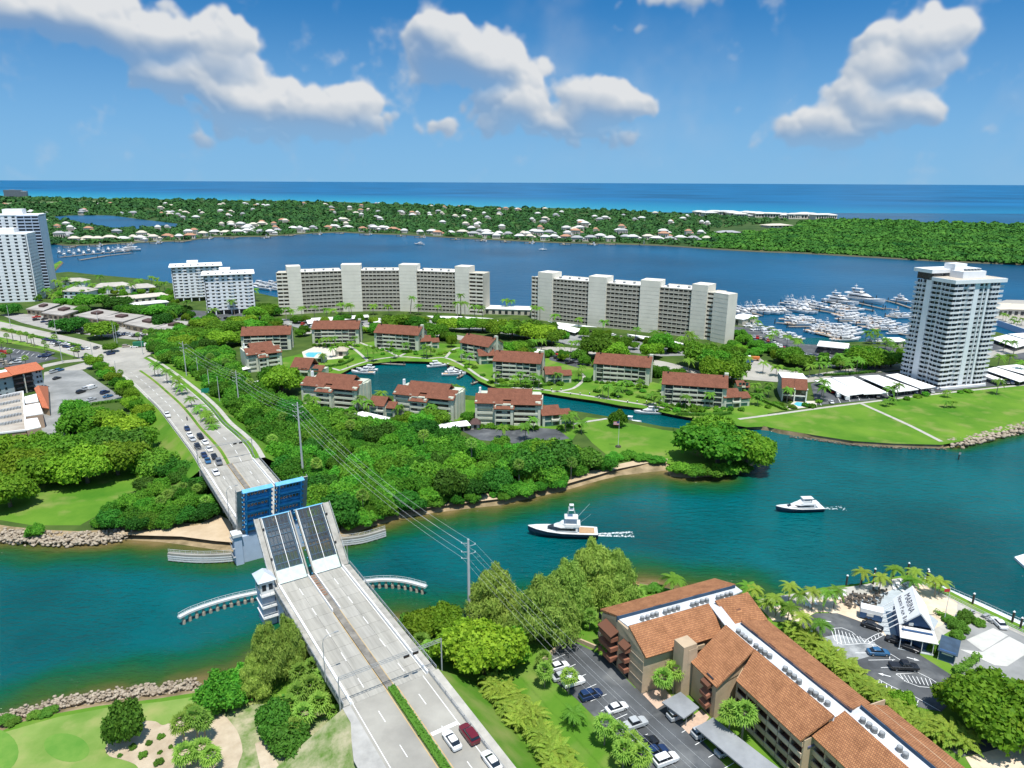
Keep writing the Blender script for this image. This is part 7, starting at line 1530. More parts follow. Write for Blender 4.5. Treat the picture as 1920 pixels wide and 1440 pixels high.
# junction
HA = math.radians(-20)
for i, (px,py,c) in enumerate([(87,639,'navy'),(101,642,'navy'),(113,646,'silver'),(125,647,'white'),(124,652,'navy'),(138,652,'black'),(135,657,'white'),(152,656,'navy'),(143,660,'black'),(98,646,'white'),(160,672,'navy'),(110,648,'grey')]): pcar(px,py,HA,'car waiting in the lanes left of the highway junction','cars waiting at the highway junction',c,near=False,dz=.06)
pcar(163,655,HA,'white car first at the junction stop line',None,'white','sedan',dz=.06); pcar(181,654,PI/2,'dark car turning just beyond the junction stop line',None,'grey','suv',dz=.06); pcar(208,665,PI*.3,'navy car alone in the middle of the junction',None,'navy','suv',dz=.06); pcar(237,651,.3,'beige car on the side street right of the junction',None,'beige','suv',dz=.06); pcar(252,652,.3,'white car behind the beige one on the side street',None,'white','sedan',dz=.06)
x, y = at(264,651); t = thing('box_truck','green and white delivery truck on the side street right of the junction','truck',(x,y,GZ+.06),.3); MB().bx(-4,2,-1.2,1.2,.8,3.4).build('box',mat('truck_green',(.02,.16,.09)),t); MB().bx(2.1,4,-1.1,1.1,.6,2.6).build('cab',WHITE,t)
for wx_ in (-3,3):
    for y_ in (-1,1): MB().tube((wx_,y_-.15,.5),(wx_,y_+.15,.5),.5,n=10).build('wheel',RUBBER,t)
# left car parks
for px, py, c, k, l in ((101,699,'silver','suv','silver car at the top kerb of the grey car park'),(112,696,'blue','suv','dark blue car at the top kerb of the grey car park'),(107,711,'black','sedan','lone black car in the open part of the grey car park'),(152,737,'black','suv','black car parked beside the little palm island'),(163,731,'silver','suv','silver car between black and white cars in the grey car park'),(173,729,'white','van','white van at the end of the row by the palm island'),(197,738,'navy','suv','upper of the two dark cars at the right of the grey car park'),(203,745,'blue','sedan','lower of the two dark cars at the right of the grey car park'),(172,751,'silver','sedan','silver car tucked above the clipped round tree'),(126,804,'white','sedan','white car at the lower end of the shop drive'),(132,815,'navy','suv','dark car below the white one at the end of the shop drive')): pcar(px,py,rc.uniform(1.0,1.4),l,None,c,k,True)
for i in range(16): px = 70 + (i%8) * 12.5; py = 596 + (i%8) * 3.6 + (i//8) * 5; pcar(px+rc.uniform(-2,2),py,.9,'car parked in front of the flat roofed offices','cars at the flat roofed offices')
for i in range(14): pcar(200+6*i,625+.5*i+rc.uniform(-1,2),1.3,'car parked under the trees beside the largest flat office','cars beside the largest office')
for px, py in ((5,660),(12,664),(26,678),(34,676),(30,682),(40,676),(88,668),(94,665),(82,670),(3,680),(14,684)): pcar(px,py,.3,'car in the dark asphalt car park at the left edge','cars in the left edge car park',dz=.09)
# condo car park by the tile roof
for px, py, k, c, l in ((1047,1254,'sedan','white','white car topmost in the near condominium car park'),(1054,1272,'sedan','silver','silver car second from the top in the near car park'),(1075,1284,'suv','white','white car with dark roof third in the near car park'),(1107,1308,'suv','navy','big dark blue sport utility car in the near car park'),(1156,1332,'sedan','white','white car half hidden behind a fan palm in the near car park'),(1187,1364,'pickup','silver','silver covered pickup in the near car park'),(1211,1399,'suv','black','black car above the teal one in the near car park'),(1228,1416,'suv','navy','dark blue car above the white one at the bottom of the near car park'),(1248,1430,'suv','white','white sport utility car lowest in the near car park'),(1193,1425,'sedan','black','black car in the shade of the fan palms at the kerb'),(1272,1345,'suv','silver','silver car under the grey carport nearest the stair tower'),(1318,1378,'suv','silver','silver car at the head of the long grey carport'),(1362,1412,'sedan','silver','silver car deep under the long grey carport')): pcar(px,py,.42,l,None,c,k,True)
# marina car park
for px, py, k, c, rz, l in ((1646,1227,'sedan','blue',-.05,'teal blue sedan in the striped marina car park'),(1694,1255,'pickup','black',-.08,'black pickup beside the striped island in the marina car park'),(1519,1203,'pickup','white',1.2,'white utility cart at the hedge side of the marina car park'),(1635,1178,'sedan','black',-.6,'black golf cart at the kerb below the catering trailer'),(1681,1206,'sedan','black',-.6,'black golf cart by the corner of the gabled marina building'),(1704,1218,'sedan','black',-.6,'black golf cart below the first one at the gabled building'),(1872,1172,'sedan','white',1.5,'white and brown cart on the boatyard near the railing')): pcar(px,py,rz,l,None,c,k,True)
# village, tower and marina parking
for px, py, k, c, l in ((1560,736,'suv','red','red car at the corner of the carports before the tower'),(1571,744,'van','white','white van left of the other one by the tower carports'),(1587,749,'van','white','white van nearest the tower lawn'),(1559,756,'sedan','silver','silver car beside the pool hedge at the tower lawn'),(1645,746,'suv','black','dark car under the second tower carport'),(1671,746,'suv','black','black car beside the palms on the tower lawn edge'),(1715,737,'suv','navy','dark blue car under the third tower carport'),(1727,739,'suv','black','black car beside the dark blue one under the third tower carport'),(1747,736,'sedan','silver','silver car at the end of the carports beside the tower')): pcar(px,py,1.3,l,None,c,k,True)
for px in range(1880,1925,8): pcar(px,720,1.2,'dark car parked under the carports right of the tower','cars right of the tower','black' if px%3 else 'navy')
for px, py in ((1035,663),(1050,666),(1062,669),(1075,676),(1085,680),(1068,682),(1098,684),(1050,676),(1045,672)): pcar(px,py,.6,'car parked beside the village road behind the canal blocks','cars behind the canal blocks')
pcar(1404,680,.2,'light blue truck parked on the road island near the marina',None,'blue','van',True); x, y = at(1412,676); t = thing('orange_truck','orange open truck parked behind the light blue one near the marina','truck',(x,y,GZ+.05),2.9); loft(MB(),[sec(-3.4,1.2,.9,2.4),sec(1.3,1.2,.9,2.4)]).build('bed',mat('truck_orange',(.55,.17,.05)),t); loft(MB(),[sec(1.5,1.1,.7,2.7),sec(2.9,1.1,.7,2.6),sec(3.5,1.0,.7,1.6)]).build('cab',WHITE,t)
for wx_ in (-2.4,2.4):
    for y_ in (-1,1): MB().tube((wx_,y_-.15,.5),(wx_,y_+.15,.5),.5,n=10).build('wheel',RUBBER,t)
MP = [(1378,628,1450,640),(1380,634,1430,645),(1440,640,1500,668),(1428,650,1480,672),(1455,655,1500,676),(1490,660,1530,680),(1500,672,1545,685),(1520,668,1560,676)]
for a0, b0, a1, b1_ in MP:
    n = int((a1-a0)/6)
    for k in range(n): pcar(a0+(a1-a0)*k/n,b0+(b1_-b0)*k/n,1.25,'car in the packed parking rows beside the moored yachts','cars in the marina parking rows')
for k in range(22): pcar(505+16*k+rc.uniform(-3,3),606+(k%3)*3+max(0,k-12)*1.0,1.5,'car parked before the long apartment slabs','cars before the slab blocks')
for k in range(14): pcar(1090+15*k,621+2.3*k+rc.uniform(-1,1),.9,'car parked under the carports of the angled slab','cars before the angled slab')
for k in range(8): pcar(345+16*k,598+rc.uniform(-1,2),1.2,'car parked below the twin white towers','cars below the twin white towers')

# ------------------------------------------------------------------ boats
def hull(L,B,F,bow=.35,m=0):
    mb = MB(); secs = []
    for t, w, zt, zb in ((0,.86,.78,-.05),(.25,.96,.80,-.1),(.5,1,.86,-.1),(.72,.86,.98,-.05),(.88,.52,1.12,.02),(.97,.18,1.22,.25),(1.0,.03,1.26,.75)):
        x = -L / 2 + L * t; hw = B / 2 * w; secs.append([(x-(0 if t<1 else 0),-hw*.55,F*zb),(x,hw*.55,F*zb),(x,hw*.93,F*zt*.55),(x,hw,F*zt),(x,-hw,F*zt),(x,-hw*.93,F*zt*.55)])
    return loft(mb,secs,m)
def cab(L,x0,x1,w,z0,z1,rake_f,rake_b,mb=None):
    mb = mb or MB(); return loft(mb,[[(x0,-w,z0),(x0,w,z0),(x0+rake_b,w*.92,z1),(x0+rake_b,-w*.92,z1)],[(x1-(x1-x0)*.35,-w,z0),(x1-(x1-x0)*.35,w,z0),(x1-rake_f-(x1-x0)*.2,w*.9,z1),(x1-rake_f-(x1-x0)*.2,-w*.9,z1)],[(x1,-w*.45,z0),(x1,w*.45,z0),(x1-rake_f,w*.42,z1),(x1-rake_f,-w*.42,z1)]])
def sportfish(hm=HULLW,tower=True,detail=False):
    p = {'hull':(hull(20,5.4,2.2).mesh('hull',hm)),'deck':None}
    d = MB(); d.prism([(-9.0,-1.7),(-4.6,-1.9),(-4.6,1.9),(-9.0,1.7)],1.80,1.94); p['cockpit'] = d.mesh('cockpit',TEAK)
    f = MB(); loft(f,[[(x,-w,z),(x,w,z),(x,w,z+.12),(x,-w,z+.12)]for x,w,z in((-9.9,2.36,1.72),(-8.9,2.45,1.74),(-8.88,2.5,1.76),(-4.4,2.62,1.78),(.5,2.72,1.9),(4.4,2.36,2.16),(7.6,1.45,2.47),(9.4,.52,2.69),(10,.12,2.78))]); p['foredeck'] = f.mesh('foredeck',HULLW)
    p['cabin'] = cab(20,-4.2,4.6,1.95,2.2,3.5,2.6,0).mesh('cabin',HULLW); p['window'] = cab(20,-3.6,4.4,2.0,2.55,3.2,1.6,0).mesh('window',DGLASS)
    p['flybridge'] = cab(20,-4.6,1.4,1.85,3.5,4.3,.9,-.3).mesh('flybridge',HULLW)
    h = MB(); h.bx(-4.2,-.4,-1.55,1.55,5.9,6.1)
    p['hardtop'] = h.mesh('hardtop',HULLW)
    q = MB()
    for x in (-3.9,-.7):
        for y in (-1.4,1.4): q.tube((x,y,4.2),(x+.2,y*.95,5.9),.06,n=4)
    if tower:
        for x, y in ((-3.6,-1.3),(-3.6,1.3),(-1,-1.3),(-1,1.3)): q.tube((x,y,6),(-2.3+(x+2.3)*.3,y*.35,9.6),.05,n=4)
    p['tower_legs'] = q.mesh('tower_legs',METALW)
    if tower:
        w = MB(); w.bx(-3.0,-1.5,-.8,.8,8.2,8.3); w.bx(-2.9,-1.7,-.65,.65,9.6,9.75); w.bx(-1.7,-1.5,-.7,.7,8.3,8.9); p['tower_top'] = w.mesh('tower_top',HULLW)
        o = MB(); o.tube((-3,-1.9,3.6),(-7.6,-3.4,8.6),.05,.03,4); o.tube((-3,1.9,3.6),(-7.6,3.4,8.6),.05,.03,4); p['outriggers'] = o.mesh('outriggers',METALW)
    return {k:v for k,v in p.items()if v}
def cruiser(hm=HULLW,decks=2):
    p = {'hull':hull(22,5.6,2.3).mesh('hull',hm)}
    f = MB(); loft(f,[[(x,-w,z),(x,w,z),(x,w,z+.12),(x,-w,z+.12)]for x,w,z in((-10.9,2.42,1.8),(-5,2.7,1.86),(.6,2.8,2.0),(5,2.42,2.27),(8.4,1.47,2.59),(10.4,.54,2.82),(11,.12,2.9))]); p['deck'] = f.mesh('deck',HULLW)
    p['cabin'] = cab(22,-6.6,6.2,2.1,2.3,3.9,3.6,.1).mesh('cabin',HULLW); p['window'] = cab(22,-5.6,5.6,2.14,2.8,3.5,2.4,0).mesh('window',DGLASS)
    p['upper_deck'] = cab(22,-8,2.6,2.0,3.9,4.25,.6,-.4).mesh('upper_deck',HULLW); p['flybridge'] = cab(22,-4.4,1.6,1.7,4.25,5.2,1.5,.2).mesh('flybridge',HULLW)
    h = MB(); h.bx(-5.6,-.6,-1.5,1.5,6.3,6.5)
    for x in (-5,-1.2): h.bx(x,x+.25,-1.4,1.4,5.0,6.3)
    p['hardtop'] = h.mesh('hardtop',HULLW)
    if decks > 2: p['upper_window'] = cab(22,-4,1.4,1.74,4.5,5.0,1.0,.1).mesh('upper_window',DGLASS); m = MB(); m.tube((-3.5,0,6.5),(-3.8,0,8.6),.2,.08,6); m.bx(-4.3,-3.3,-.8,.8,7.5,7.7); p['mast'] = m.mesh('mast',HULLW)
    return p
def smallboat():
    p = {'hull':hull(9,2.8,1.2).mesh('hull',HULLW)}; d = MB(); d.prism([(-4.2,-1.1),(1,-1.15),(3.6,-.4),(3.6,.4),(1,1.15),(-4.2,1.1)],.95,1.02); p['deck'] = d.mesh('deck',TEAK)
    c = MB(); c.bx(-.8,.5,-.5,.5,1.0,1.9); p['console'] = c.mesh('console',HULLW); t = MB(); t.bx(-1.5,.6,-1,1,2.9,3.0)
    for x in (-1.3,.4):
        for y in (-.8,.8): t.tube((x,y,1),(x,y,2.9),.04,n=4)
    p['top'] = t.mesh('top',HULLW); return p
BT = {'fish':sportfish(),'fish_low':sportfish(tower=False),'navy_fish':sportfish(NAVY),'cruiser':cruiser(),'mega':cruiser(decks=3),'small':smallboat()}
def boat(kind,x,y,rz,L,label,group=None,z=0.0,base={'cruiser':22,'mega':22,'small':9}):
    t = thing('motor_yacht' if kind!='small' else 'motor_boat',label,'boat',(x,y,z),rz,group); s = L / base.get(kind,20); t.scale = (s,s,s)
    for k, me in BT[kind].items(): link(k,me,t)
    return t
def boat_px(kind,px,py,rz,L,label,group=None,z=0.0): x, y = at(px,py,z); return boat(kind,x,y,rz,L,label,group,z)
boat_px('navy_fish',1055,1004,PI-.06,20.5,'navy hulled sport fishing yacht with tall tower heading for the open bridge')
x, y = at(1498,958,0); t = boat('cruiser',x,y,PI+.08,15.5,'dark hulled cabin cruiser with white superstructure in the open channel')
for o in t.children:
    if o.name.startswith('hull'): o.data = o.data.copy(); o.data.materials.clear(); o.data.materials.append(NAVY)
    if o.name.startswith('cabin'): pass
FOAM = mat('wake_foam',(.70,.74,.74),rough=.9,var=.1)
def wake(x,y,rz,L,W_,label,n=70):
    r = random.Random(int(x*10)); mb = MB(); c, s = math.cos(rz), math.sin(rz)
    for i in range(n):
        t = r.random() ** 1.3; u_ = -L * t; v = r.choice((-1,1)) * W_ * (.25+.75*t) * r.uniform(.55,1.0) if r.random() < .6 else r.uniform(-.6,.6) * (1+2*t); k = r.uniform(.05,.3) * (1-.4*t)
        mb.sheet([(x+u_*c-v*s+k*math.cos(a)*1.7*r.uniform(.6,1),y+u_*s+v*c+k*math.sin(a)*r.uniform(.6,1))for a in np.linspace(0,2*PI,7)[:-1]],.03+.001*(i%9))
    o = mb.build('wake_foam',FOAM,None,label=label,kind='stuff')
x, y = at(1105,1003,0); wake(x,y,PI-.06+.1,13,1.9,'white foam wake curling behind the sport fishing yacht',420); x, y = at(1532,953,0); wake(x,y,PI,9,.6,'thin white wake behind the dark cruiser',70)
for k, px, py, rz, L, l in (('fish_low',681,701,PI-.1,13,'white yacht moored on the left side of the lagoon, front of the pair'),('cruiser',688,695,PI-.1,12,'white yacht moored behind the front one on the left of the lagoon'),('cruiser',822,688,.35,13,'white yacht moored at the top wall of the lagoon'),('fish_low',851,704,.12,13,'dark hulled white topped yacht on the right of the lagoon'),('cruiser',853,699,.15,11,'white boat tucked behind the dark hulled yacht in the lagoon'),('cruiser',1214,776,PI-.08,12,'white express cruiser moored along the narrow canal wall'),('small',1183,793,-.35,9,'small white fishing boat with a T top moored at the point lawn')): boat_px(k,px,py,rz,L,l)
# the marina: rows of moored yachts
HD = math.atan2(-.93,.42)
rmn = random.Random(9)
def row(pts,label,group,L=(13,18),hd=HD,kinds=('fish','cruiser','fish_low','cruiser')):
    for i, (a_,b_) in enumerate(pts): boat_px(rmn.choice(kinds),1320+a_/4.8,520+b_/4.8,hd+rmn.uniform(-.05,.05),rmn.uniform(*L),label,group,-.1)
row([(205,315),(235,300),(262,320),(300,335),(332,322),(365,330),(395,318),(430,312),(468,318),(505,322),(540,318),(575,322),(610,326),(645,322),(680,318),(715,322)],'white sport yacht moored in the outer row nearest the angled slab','yachts in the outer row',(16,22))
row([(760,255),(800,262),(838,268),(876,275),(915,280),(950,270),(988,280),(1020,288),(1060,296),(1100,302),(780,305),(820,312),(860,318),(900,320),(945,318)],'white sport yacht moored in the middle of the outer pier','yachts on the outer pier',(17,23))
row([(770,390),(815,395),(860,398),(900,392),(940,405),(975,400),(830,425),(880,430)],'white yacht on the short pier in the middle of the basin','yachts on the short pier',(13,17),HD+1.1)
row([(1225,340),(1260,350),(1300,360),(1340,352),(1375,345),(1260,385),(1310,388),(1360,382),(1180,285),(1230,292),(1290,300),(1350,305)],'white yacht in the inner row below the great yachts','yachts below the great yachts',(14,18),HD+1.2)
row([(1000,490),(1045,500),(1090,508),(1130,515),(1075,455),(1120,462),(1160,470),(1200,478),(1240,485),(1175,525),(1215,535),(1260,545),(1290,530),(1320,560),(1230,570),(1280,575),(1330,520),(1285,470),(1320,490)],'white yacht in the dense cluster at the centre of the basin','yachts in the central cluster',(14,19),HD+1.25)
row([(1400,420),(1440,425),(1480,415),(1520,425),(1560,430),(1600,435),(1640,440),(1680,430),(1500,385),(1545,392),(1590,398),(1650,410),(1700,355),(1750,352),(1820,370),(1860,360),(1690,480),(1730,475),(1775,482),(1815,475),(1850,465),(1720,515),(1770,512),(1815,505),(1500,460),(1560,470),(1620,480)],'white yacht on the right side of the basin before the tower','yachts on the right of the basin',(12,16),HD+1.2)
row([(330,385),(370,398),(400,420),(440,440),(415,465),(470,470),(505,480),(540,490),(575,500),(610,505),(650,515),(690,525),(725,535),(765,545),(800,560),(840,568),(560,525),(620,540),(700,565),(760,580),(480,500)],'white motor boat along the quay beside the marina parking','boats along the marina quay',(11,15),HD+1.35,('cruiser','fish_low','small'))
row([(1500,590),(1545,598),(1590,600),(1635,605),(1680,598),(1530,620),(1600,625)],'boat stored on the quay among palms near the marina shed','boats on the quay near the shed',(9,12),HD+1.2,('cruiser','small','fish_low'))
boat_px('mega',1320+1225/4.8,520+240/4.8,HD+.25,32,'great white yacht moored left of the largest one at the outer piers',None,-.1); boat_px('mega',1320+1420/4.8,520+225/4.8,HD+.22,40,'largest white three deck yacht at the outer piers',None,-.1); boat_px('mega',1320+1790/4.8,520+232/4.8,HD+.1,22,'white yacht at the far right outer pier near the tower',None,-.1)
# left marina and open water
for i in range(15): boat_px(rmn.choice(('fish','cruiser')),112+9.2*i,477-.55*i+(3.5 if i%2 else-1.5),-.9,18,'white yacht on the piers beyond the left lake towers','yachts beyond the left towers',-.2)
boat_px('mega',240,471,-2.6,34,'great white yacht at the end of the pier beyond the left towers',None,-.2)
for px, py, L in ((482,540,26),(492,543,26),(505,538,22),(515,545,20)): boat_px('cruiser',px,py,2.6,L,'white yacht on the lake pier behind the twin white towers','yachts behind the twin white towers',-.2)
def sail(px,py,label):
    x, y = at(px,py,-.2); t = thing('sail_boat',label,'boat',(x,y,-.2),.1); hull(12,3.4,1.5).build('hull',HULLW,t); MB().bx(-2,2,-.8,.8,1.2,2.0).build('cabin',HULLW,t); MB().tube((.5,0,1),(.5,0,15),.14,.1,6).build('mast',METALW,t); MB().tube((.4,0,2.6),(-5,0,2.4),.2,n=6).build('boom',METALW,t)
sail(1018,469,'white sailing boat anchored alone in the middle of the lake'); boat_px('cruiser',786,459,2.8,18,'small dark motor boat on the lake left of the sailing boat',None,-.2); boat_px('small',1434,472,0,16,'small white boat at the mangrove shore of the far island',None,-.2)

# docks
def dock(pts,label,w=2.4,z=1.0,group='marina docks',name='dock',pile=9,ph=2.6):
    p = [at(a_,b_,z)for a_,b_ in pts]; t = thing(name,label,'dock',(0,0,0),0,group); MB().prism(ribbon(p,w),z-.35,z).build('deck',WOOD,t); L_ = sum(math.dist(a_,b_)for a_,b_ in zip(p,p[1:])); n = max(2,int(L_/pile)); r = resample([(*q,0)for q in p],n)
    for i, q in enumerate(r):
        nx = 1 if i % 2 else -1; MB().tube((q[0]+nx*w*.5,q[1]+nx*w*.2,-2),(q[0]+nx*w*.5,q[1]+nx*w*.2,z+ph),.32,n=6).build('pile',mat('dark_pile',(.05,.045,.04),var=.2),t)
D4 = lambda *q: [(1320+a_/4.8,520+b_/4.8)for a_,b_ in q]
for q, l in ((D4((1080,212),(1300,255),(1530,298)),'long timber pier left of the great yachts'),(D4((1330,215),(1620,282)),'timber pier between the great yachts'),(D4((1560,188),(1740,232),(1880,278)),'outermost right timber pier with tall piles'),(D4((700,225),(900,275),(1165,318)),'timber pier through the outer yacht row'),(D4((430,318),(520,342)),'short timber pier at the left outer row'),(D4((650,405),(800,420),(1010,400)),'timber pier of the short middle row'),(D4((760,440),(980,440),(1040,452)),'timber pier below the short middle row'),(D4((920,478),(1100,520),(1240,560)),'timber pier through the central cluster'),(D4((1220,392),(1420,388)),'short pier below the great yachts'),(D4((1380,432),(1560,445),(1720,470)),'pier on the right of the basin'),(D4((1640,350),(1760,360)),'short right pier with a small boat'),(D4((1620,275),(1740,288)),'little pier joining the two right piers'),(D4((1680,490),(1860,520)),'pier before the foot of the tower')): dock(q,l)
dock([(112,482),(170,476),(243,470)],'long pier of the yachts beyond the left lake towers',4,.9,pile=24); dock([(150,487),(200,479),(246,474)],'second pier of the yachts beyond the left lake towers',4,.9,pile=24); dock([(470,533),(500,531),(520,528)],'pier behind the twin white towers',4,.9,pile=16)
for pts, l in (([(700,680),(760,683)],'small jetty at the top of the lagoon'),([(842,690),(848,697)],'finger jetty on the right of the lagoon'),([(868,702),(858,708)],'second finger jetty on the right of the lagoon'),([(895,715),(884,719)],'jetty at the lower right bend of the lagoon'),([(655,690),(668,696)],'jetty of the left lagoon yachts')): dock(pts,l,1.4,1.1,'small jetties of the lagoon','jetty',5,1.6)
# walkway on the canal wall, with piles
for (a_,b_,k) in (((963,731),(1335,783),22),):
    for i in range(k):
        f = i / (k-1); px, py = a_[0] + (b_[0]-a_[0]) * f, [731,733,741,748,756,763,773,784][min(7,int(f*7))] + 4; x, y = at(px,py,0); p = thing('mooring_pile','dark mooring pile standing along the canal wall','mooring pile',(x,y-1.2,0),0,'mooring piles of the canal'); MB().tube((0,0,-1.5),(0,0,2.6),.22,n=6).build('post',MATS['dark_pile'],p); MB().tube((0,0,2.6),(0,0,2.8),.26,.05,6).build('cap',WHITE,p)
MB().prism(P([(1902,1044),(1922,1038),(1965,1058),(1926,1066)],.8),.1,.8).build('floating_dock',WHITE,None,label='white floating dock corner at the right frame edge in the channel',cat='dock')

# ------------------------------------------------------------------ poles, wires, signs, marina furniture
def pole(px,py,top,label,arms=True,r=.32,m=POLEM,zb=GZ,pt=None):
    x, y = pt or at(px,py,zb); t = thing('utility_pole',label,'utility pole',(x,y,zb),0,'utility poles'); MB().tube((0,0,-.3),(0,0,top-zb),r,r*.55,8).build('shaft',m,t)
    if arms:
        for i, (dz,s) in enumerate(((.8,-1),(3.0,-1),(4.6,-1),(3.6,1),(1.6,1))):
            MB().path([(0,0,top-zb-dz-.25),(s*1.5,.5*s,top-zb-dz)],.07,5).build('arm',METALG,t); MB().tube((s*1.5,.5*s,top-zb-dz),(s*1.5,.5*s,top-zb-dz+.3),.1,n=6).build('insulator',WHITE,t)
    return (x,y,top)
pA = pole(880,1162,22.5,'tall pale concrete power pole on the near bank between pine and spreading tree',r=.42); pB = pole(569,897,29.0,'tall steel power pole rising from the wood beside the far bridge span',r=.42)
pC = pole(449,765,19,'power pole beside the far approach road at the wood edge',r=.3); pD = pole(350,705,20,'power pole far up the approach road',r=.3)
q = at(1300,1440,18.0); d = Vector((q[0]-pA[0],q[1]-pA[1])); pE = (pA[0]+d.x*1.5,pA[1]+d.y*1.5,22.0)
for k, (a_,b_,n_) in enumerate(((pE,pA,3.0),(pA,pB,4.0),(pB,pC,2.5),(pC,pD,2.0))):
    for i, (dz,s) in enumerate(((.5,-1),(2.7,-1),(4.3,-1),(3.3,1),(1.3,1))):
        pts = [];
        for j in range(15): f = j / 14; pts.append((a_[0]+(b_[0]-a_[0])*f+s*1.5,a_[1]+(b_[1]-a_[1])*f+.5*s,a_[2]+(b_[2]-a_[2])*f-dz-n_*4*f*(1-f)*.8))
        link('power_line',MB().path(pts,.013+.009*(k>0),4).mesh('power_line',WIRE),None,'thin pale power line strung between the tall poles across the channel','power line','power lines across the channel')
for px, py, h, l in ((394,738,12,'grey pole with crossarms beside the sidewalk of the approach road'),(412,752,12,'grey pole right of the sidewalk lower down the approach road'),(373,712,12,'grey pole left of the green road sign'),(186,618,12,'pale pole under the spreading street tree'),(220,645,12,'pale pole at the corner of the junction'),(117,680,15,'tall dark mast arm pole left of the junction'),(108,640,15,'tall dark pole beside the highway median'),(20,612,15,'tall dark pole at the left end of the highway'),(268,665,13,'dark pole right of the junction'),(176,684,12,'brown pole at the near corner of the junction'),(220,712,10,'pale pole between car park trees and road'),(215,640,12,'pale lamp pole by the offices')): pole(px,py,GZ+h,l,False,.2)
x, y = at(386,744); t = thing('road_sign','green rectangular road sign on the right verge of the approach road','road sign',(x,y,GZ),.5); MB().bx(-1.8,1.8,-.05,.05,1.8,4.2).build('sign_panel',mat('sign_green',(.01,.20,.13)),t)
for s in (-1.2,1.2): MB().tube((s,.1,-.1),(s,.1,4),.07,n=6).build('post',METALG,t)
x, y = at(1159,838); t = thing('flag_pole','white flag pole with a striped flag on the point lawn','flag pole',(x,y,GZ),0); MB().tube((0,0,0),(0,0,11),.1,.05,6).build('pole',METALW,t); MB().tube((0,0,0),(0,0,.5),1.2,1.0,10).build('planting_bed',mat('dark_bed',(.05,.05,.03)),t)
FR = mat('flag_red',(.45,.03,.04)); fl = MB().bx(-2.2,0,-.02,.02,9,10.4).build('flag',WHITE,t)
for k in range(4): MB().bx(-2.2,-.02,-.028,.028,9+.4*k,9.2+.4*k).build('stripe',FR,fl)
MB().bx(-.95,-.03,-.034,.034,9.7,10.39).build('canton',mat('flag_blue',(.03,.05,.2)),fl)
x, y = at(1770,1165); t = thing('flag_pole','tall white flag pole beside the marina railing with a small red flag','flag pole',(x,y,GZ),0); MB().tube((0,0,0),(0,0,9),.09,.05,6).build('pole',METALW,t); MB().bx(-1.3,0,-.02,.02,7.8,8.6).build('flag',FR,t)
x, y = at(1797,862,0); t = thing('channel_marker','grey channel marker post standing in the water by the rock corner','channel marker',(x,y,0),0); MB().tube((0,0,-2),(0,0,3.2),.22,n=8).build('post',MATS['dark_pile'],t); MB().bx(-.4,.4,-.26,-.2,2.2,3.0).build('day_board',METALG,t)
for px, py in ((1585,1108),(1613,1106),(1673,1092),(1637,1095),(1700,1084),(1736,1096),(1737,1100),(1821,1143),(1895,1178),(1910,1190),(1635,1106)):
    x, y = at(px,py,0); t = thing('dock_pile','black pile with white cap along the marina seawall','pile',(x,y,0),0,'capped piles of the marina seawall'); MB().tube((0,0,-1),(0,0,4.4),.24,n=8).build('post',MATS['dark_pile'],t); MB().tube((0,0,4.4),(0,0,4.75),.3,.05,8).build('cap',WHITE,t)
# seawall rail and gangway
rp = [(*at(a_,b_,GZ),GZ)for a_,b_ in((1728,1098),(1777,1121),(1830,1148),(1880,1171),(1935,1197))]; t = thing('seawall_railing','white railing along the marina seawall at the right','railing',(0,0,0)); r = resample(rp,26)
for p in r: MB().tube((p[0],p[1],GZ),(p[0],p[1],GZ+1.1),.04,n=5).build('post',METALW,t)
for dz in (.4,.75,1.1): MB().path([(p[0],p[1],GZ+dz)for p in r],.035,4).build('rail',METALW,t)
g_ = [at(a_,b_,1.0)for a_,b_ in((1722,1088),(1735,1085),(1780,1107),(1840,1133),(1920,1170))]; t = thing('gangway','pale floating gangway along the outside of the marina seawall','gangway',(0,0,0)); MB().prism(ribbon(g_,1.6),.6,.9).build('deck',METALW,t); r = resample([(*p,1)for p in g_],22)
for p in r: MB().tube((p[0],p[1],.9),(p[0],p[1],1.9),.04,n=5).build('post',METALW,t)
MB().path([(p[0],p[1],1.9)for p in r],.05,4).build('rail',METALW,t)
# tables, loungers
tb = MB(); tb.tube((0,0,.68),(0,0,.76),.62,.62,10); tbm = tb.mesh('table_top',mat('dark_table',(.09,.075,.06))); tl2 = MB().tube((0,0,0),(0,0,.68),.08,.06,6).mesh('pedestal',METALG)
ch = MB(); ch.bx(-.24,.24,-.24,.24,.38,.45); ch.bx(-.24,.24,.2,.26,.45,.95)
for a_ in (-.2,.2):
    for b_ in (-.2,.2): ch.bx(a_-.025,a_+.025,b_-.025,b_+.025,0,.38)
chm = ch.mesh('patio_chair',mat('dark_chair',(.13,.11,.09)))
for i, (px,py) in enumerate([(1584,1131),(1594,1138),(1603,1128),(1612,1136),(1622,1130),(1630,1124),(1640,1131),(1616,1122),(1604,1119),(1626,1140),(1636,1140),(1646,1122),(1592,1124),(1655,1112),(1640,1112)]):
    x, y = at(px,py); t = thing('patio_table','round dark patio table on the marina beach terrace','table',(x,y,GZ+.06),0,'patio tables of the marina beach'); link('table_top',tbm,t); link('pedestal',tl2,t)
    for k in range(4): a_ = k * PI / 2 + i; link('patio_chair',chm,None,'dark patio chair drawn up to a round table on the marina beach','chair','patio chairs of the marina beach',None,(x+math.cos(a_)*1.0,y+math.sin(a_)*1.0,GZ+.06),a_-PI/2)
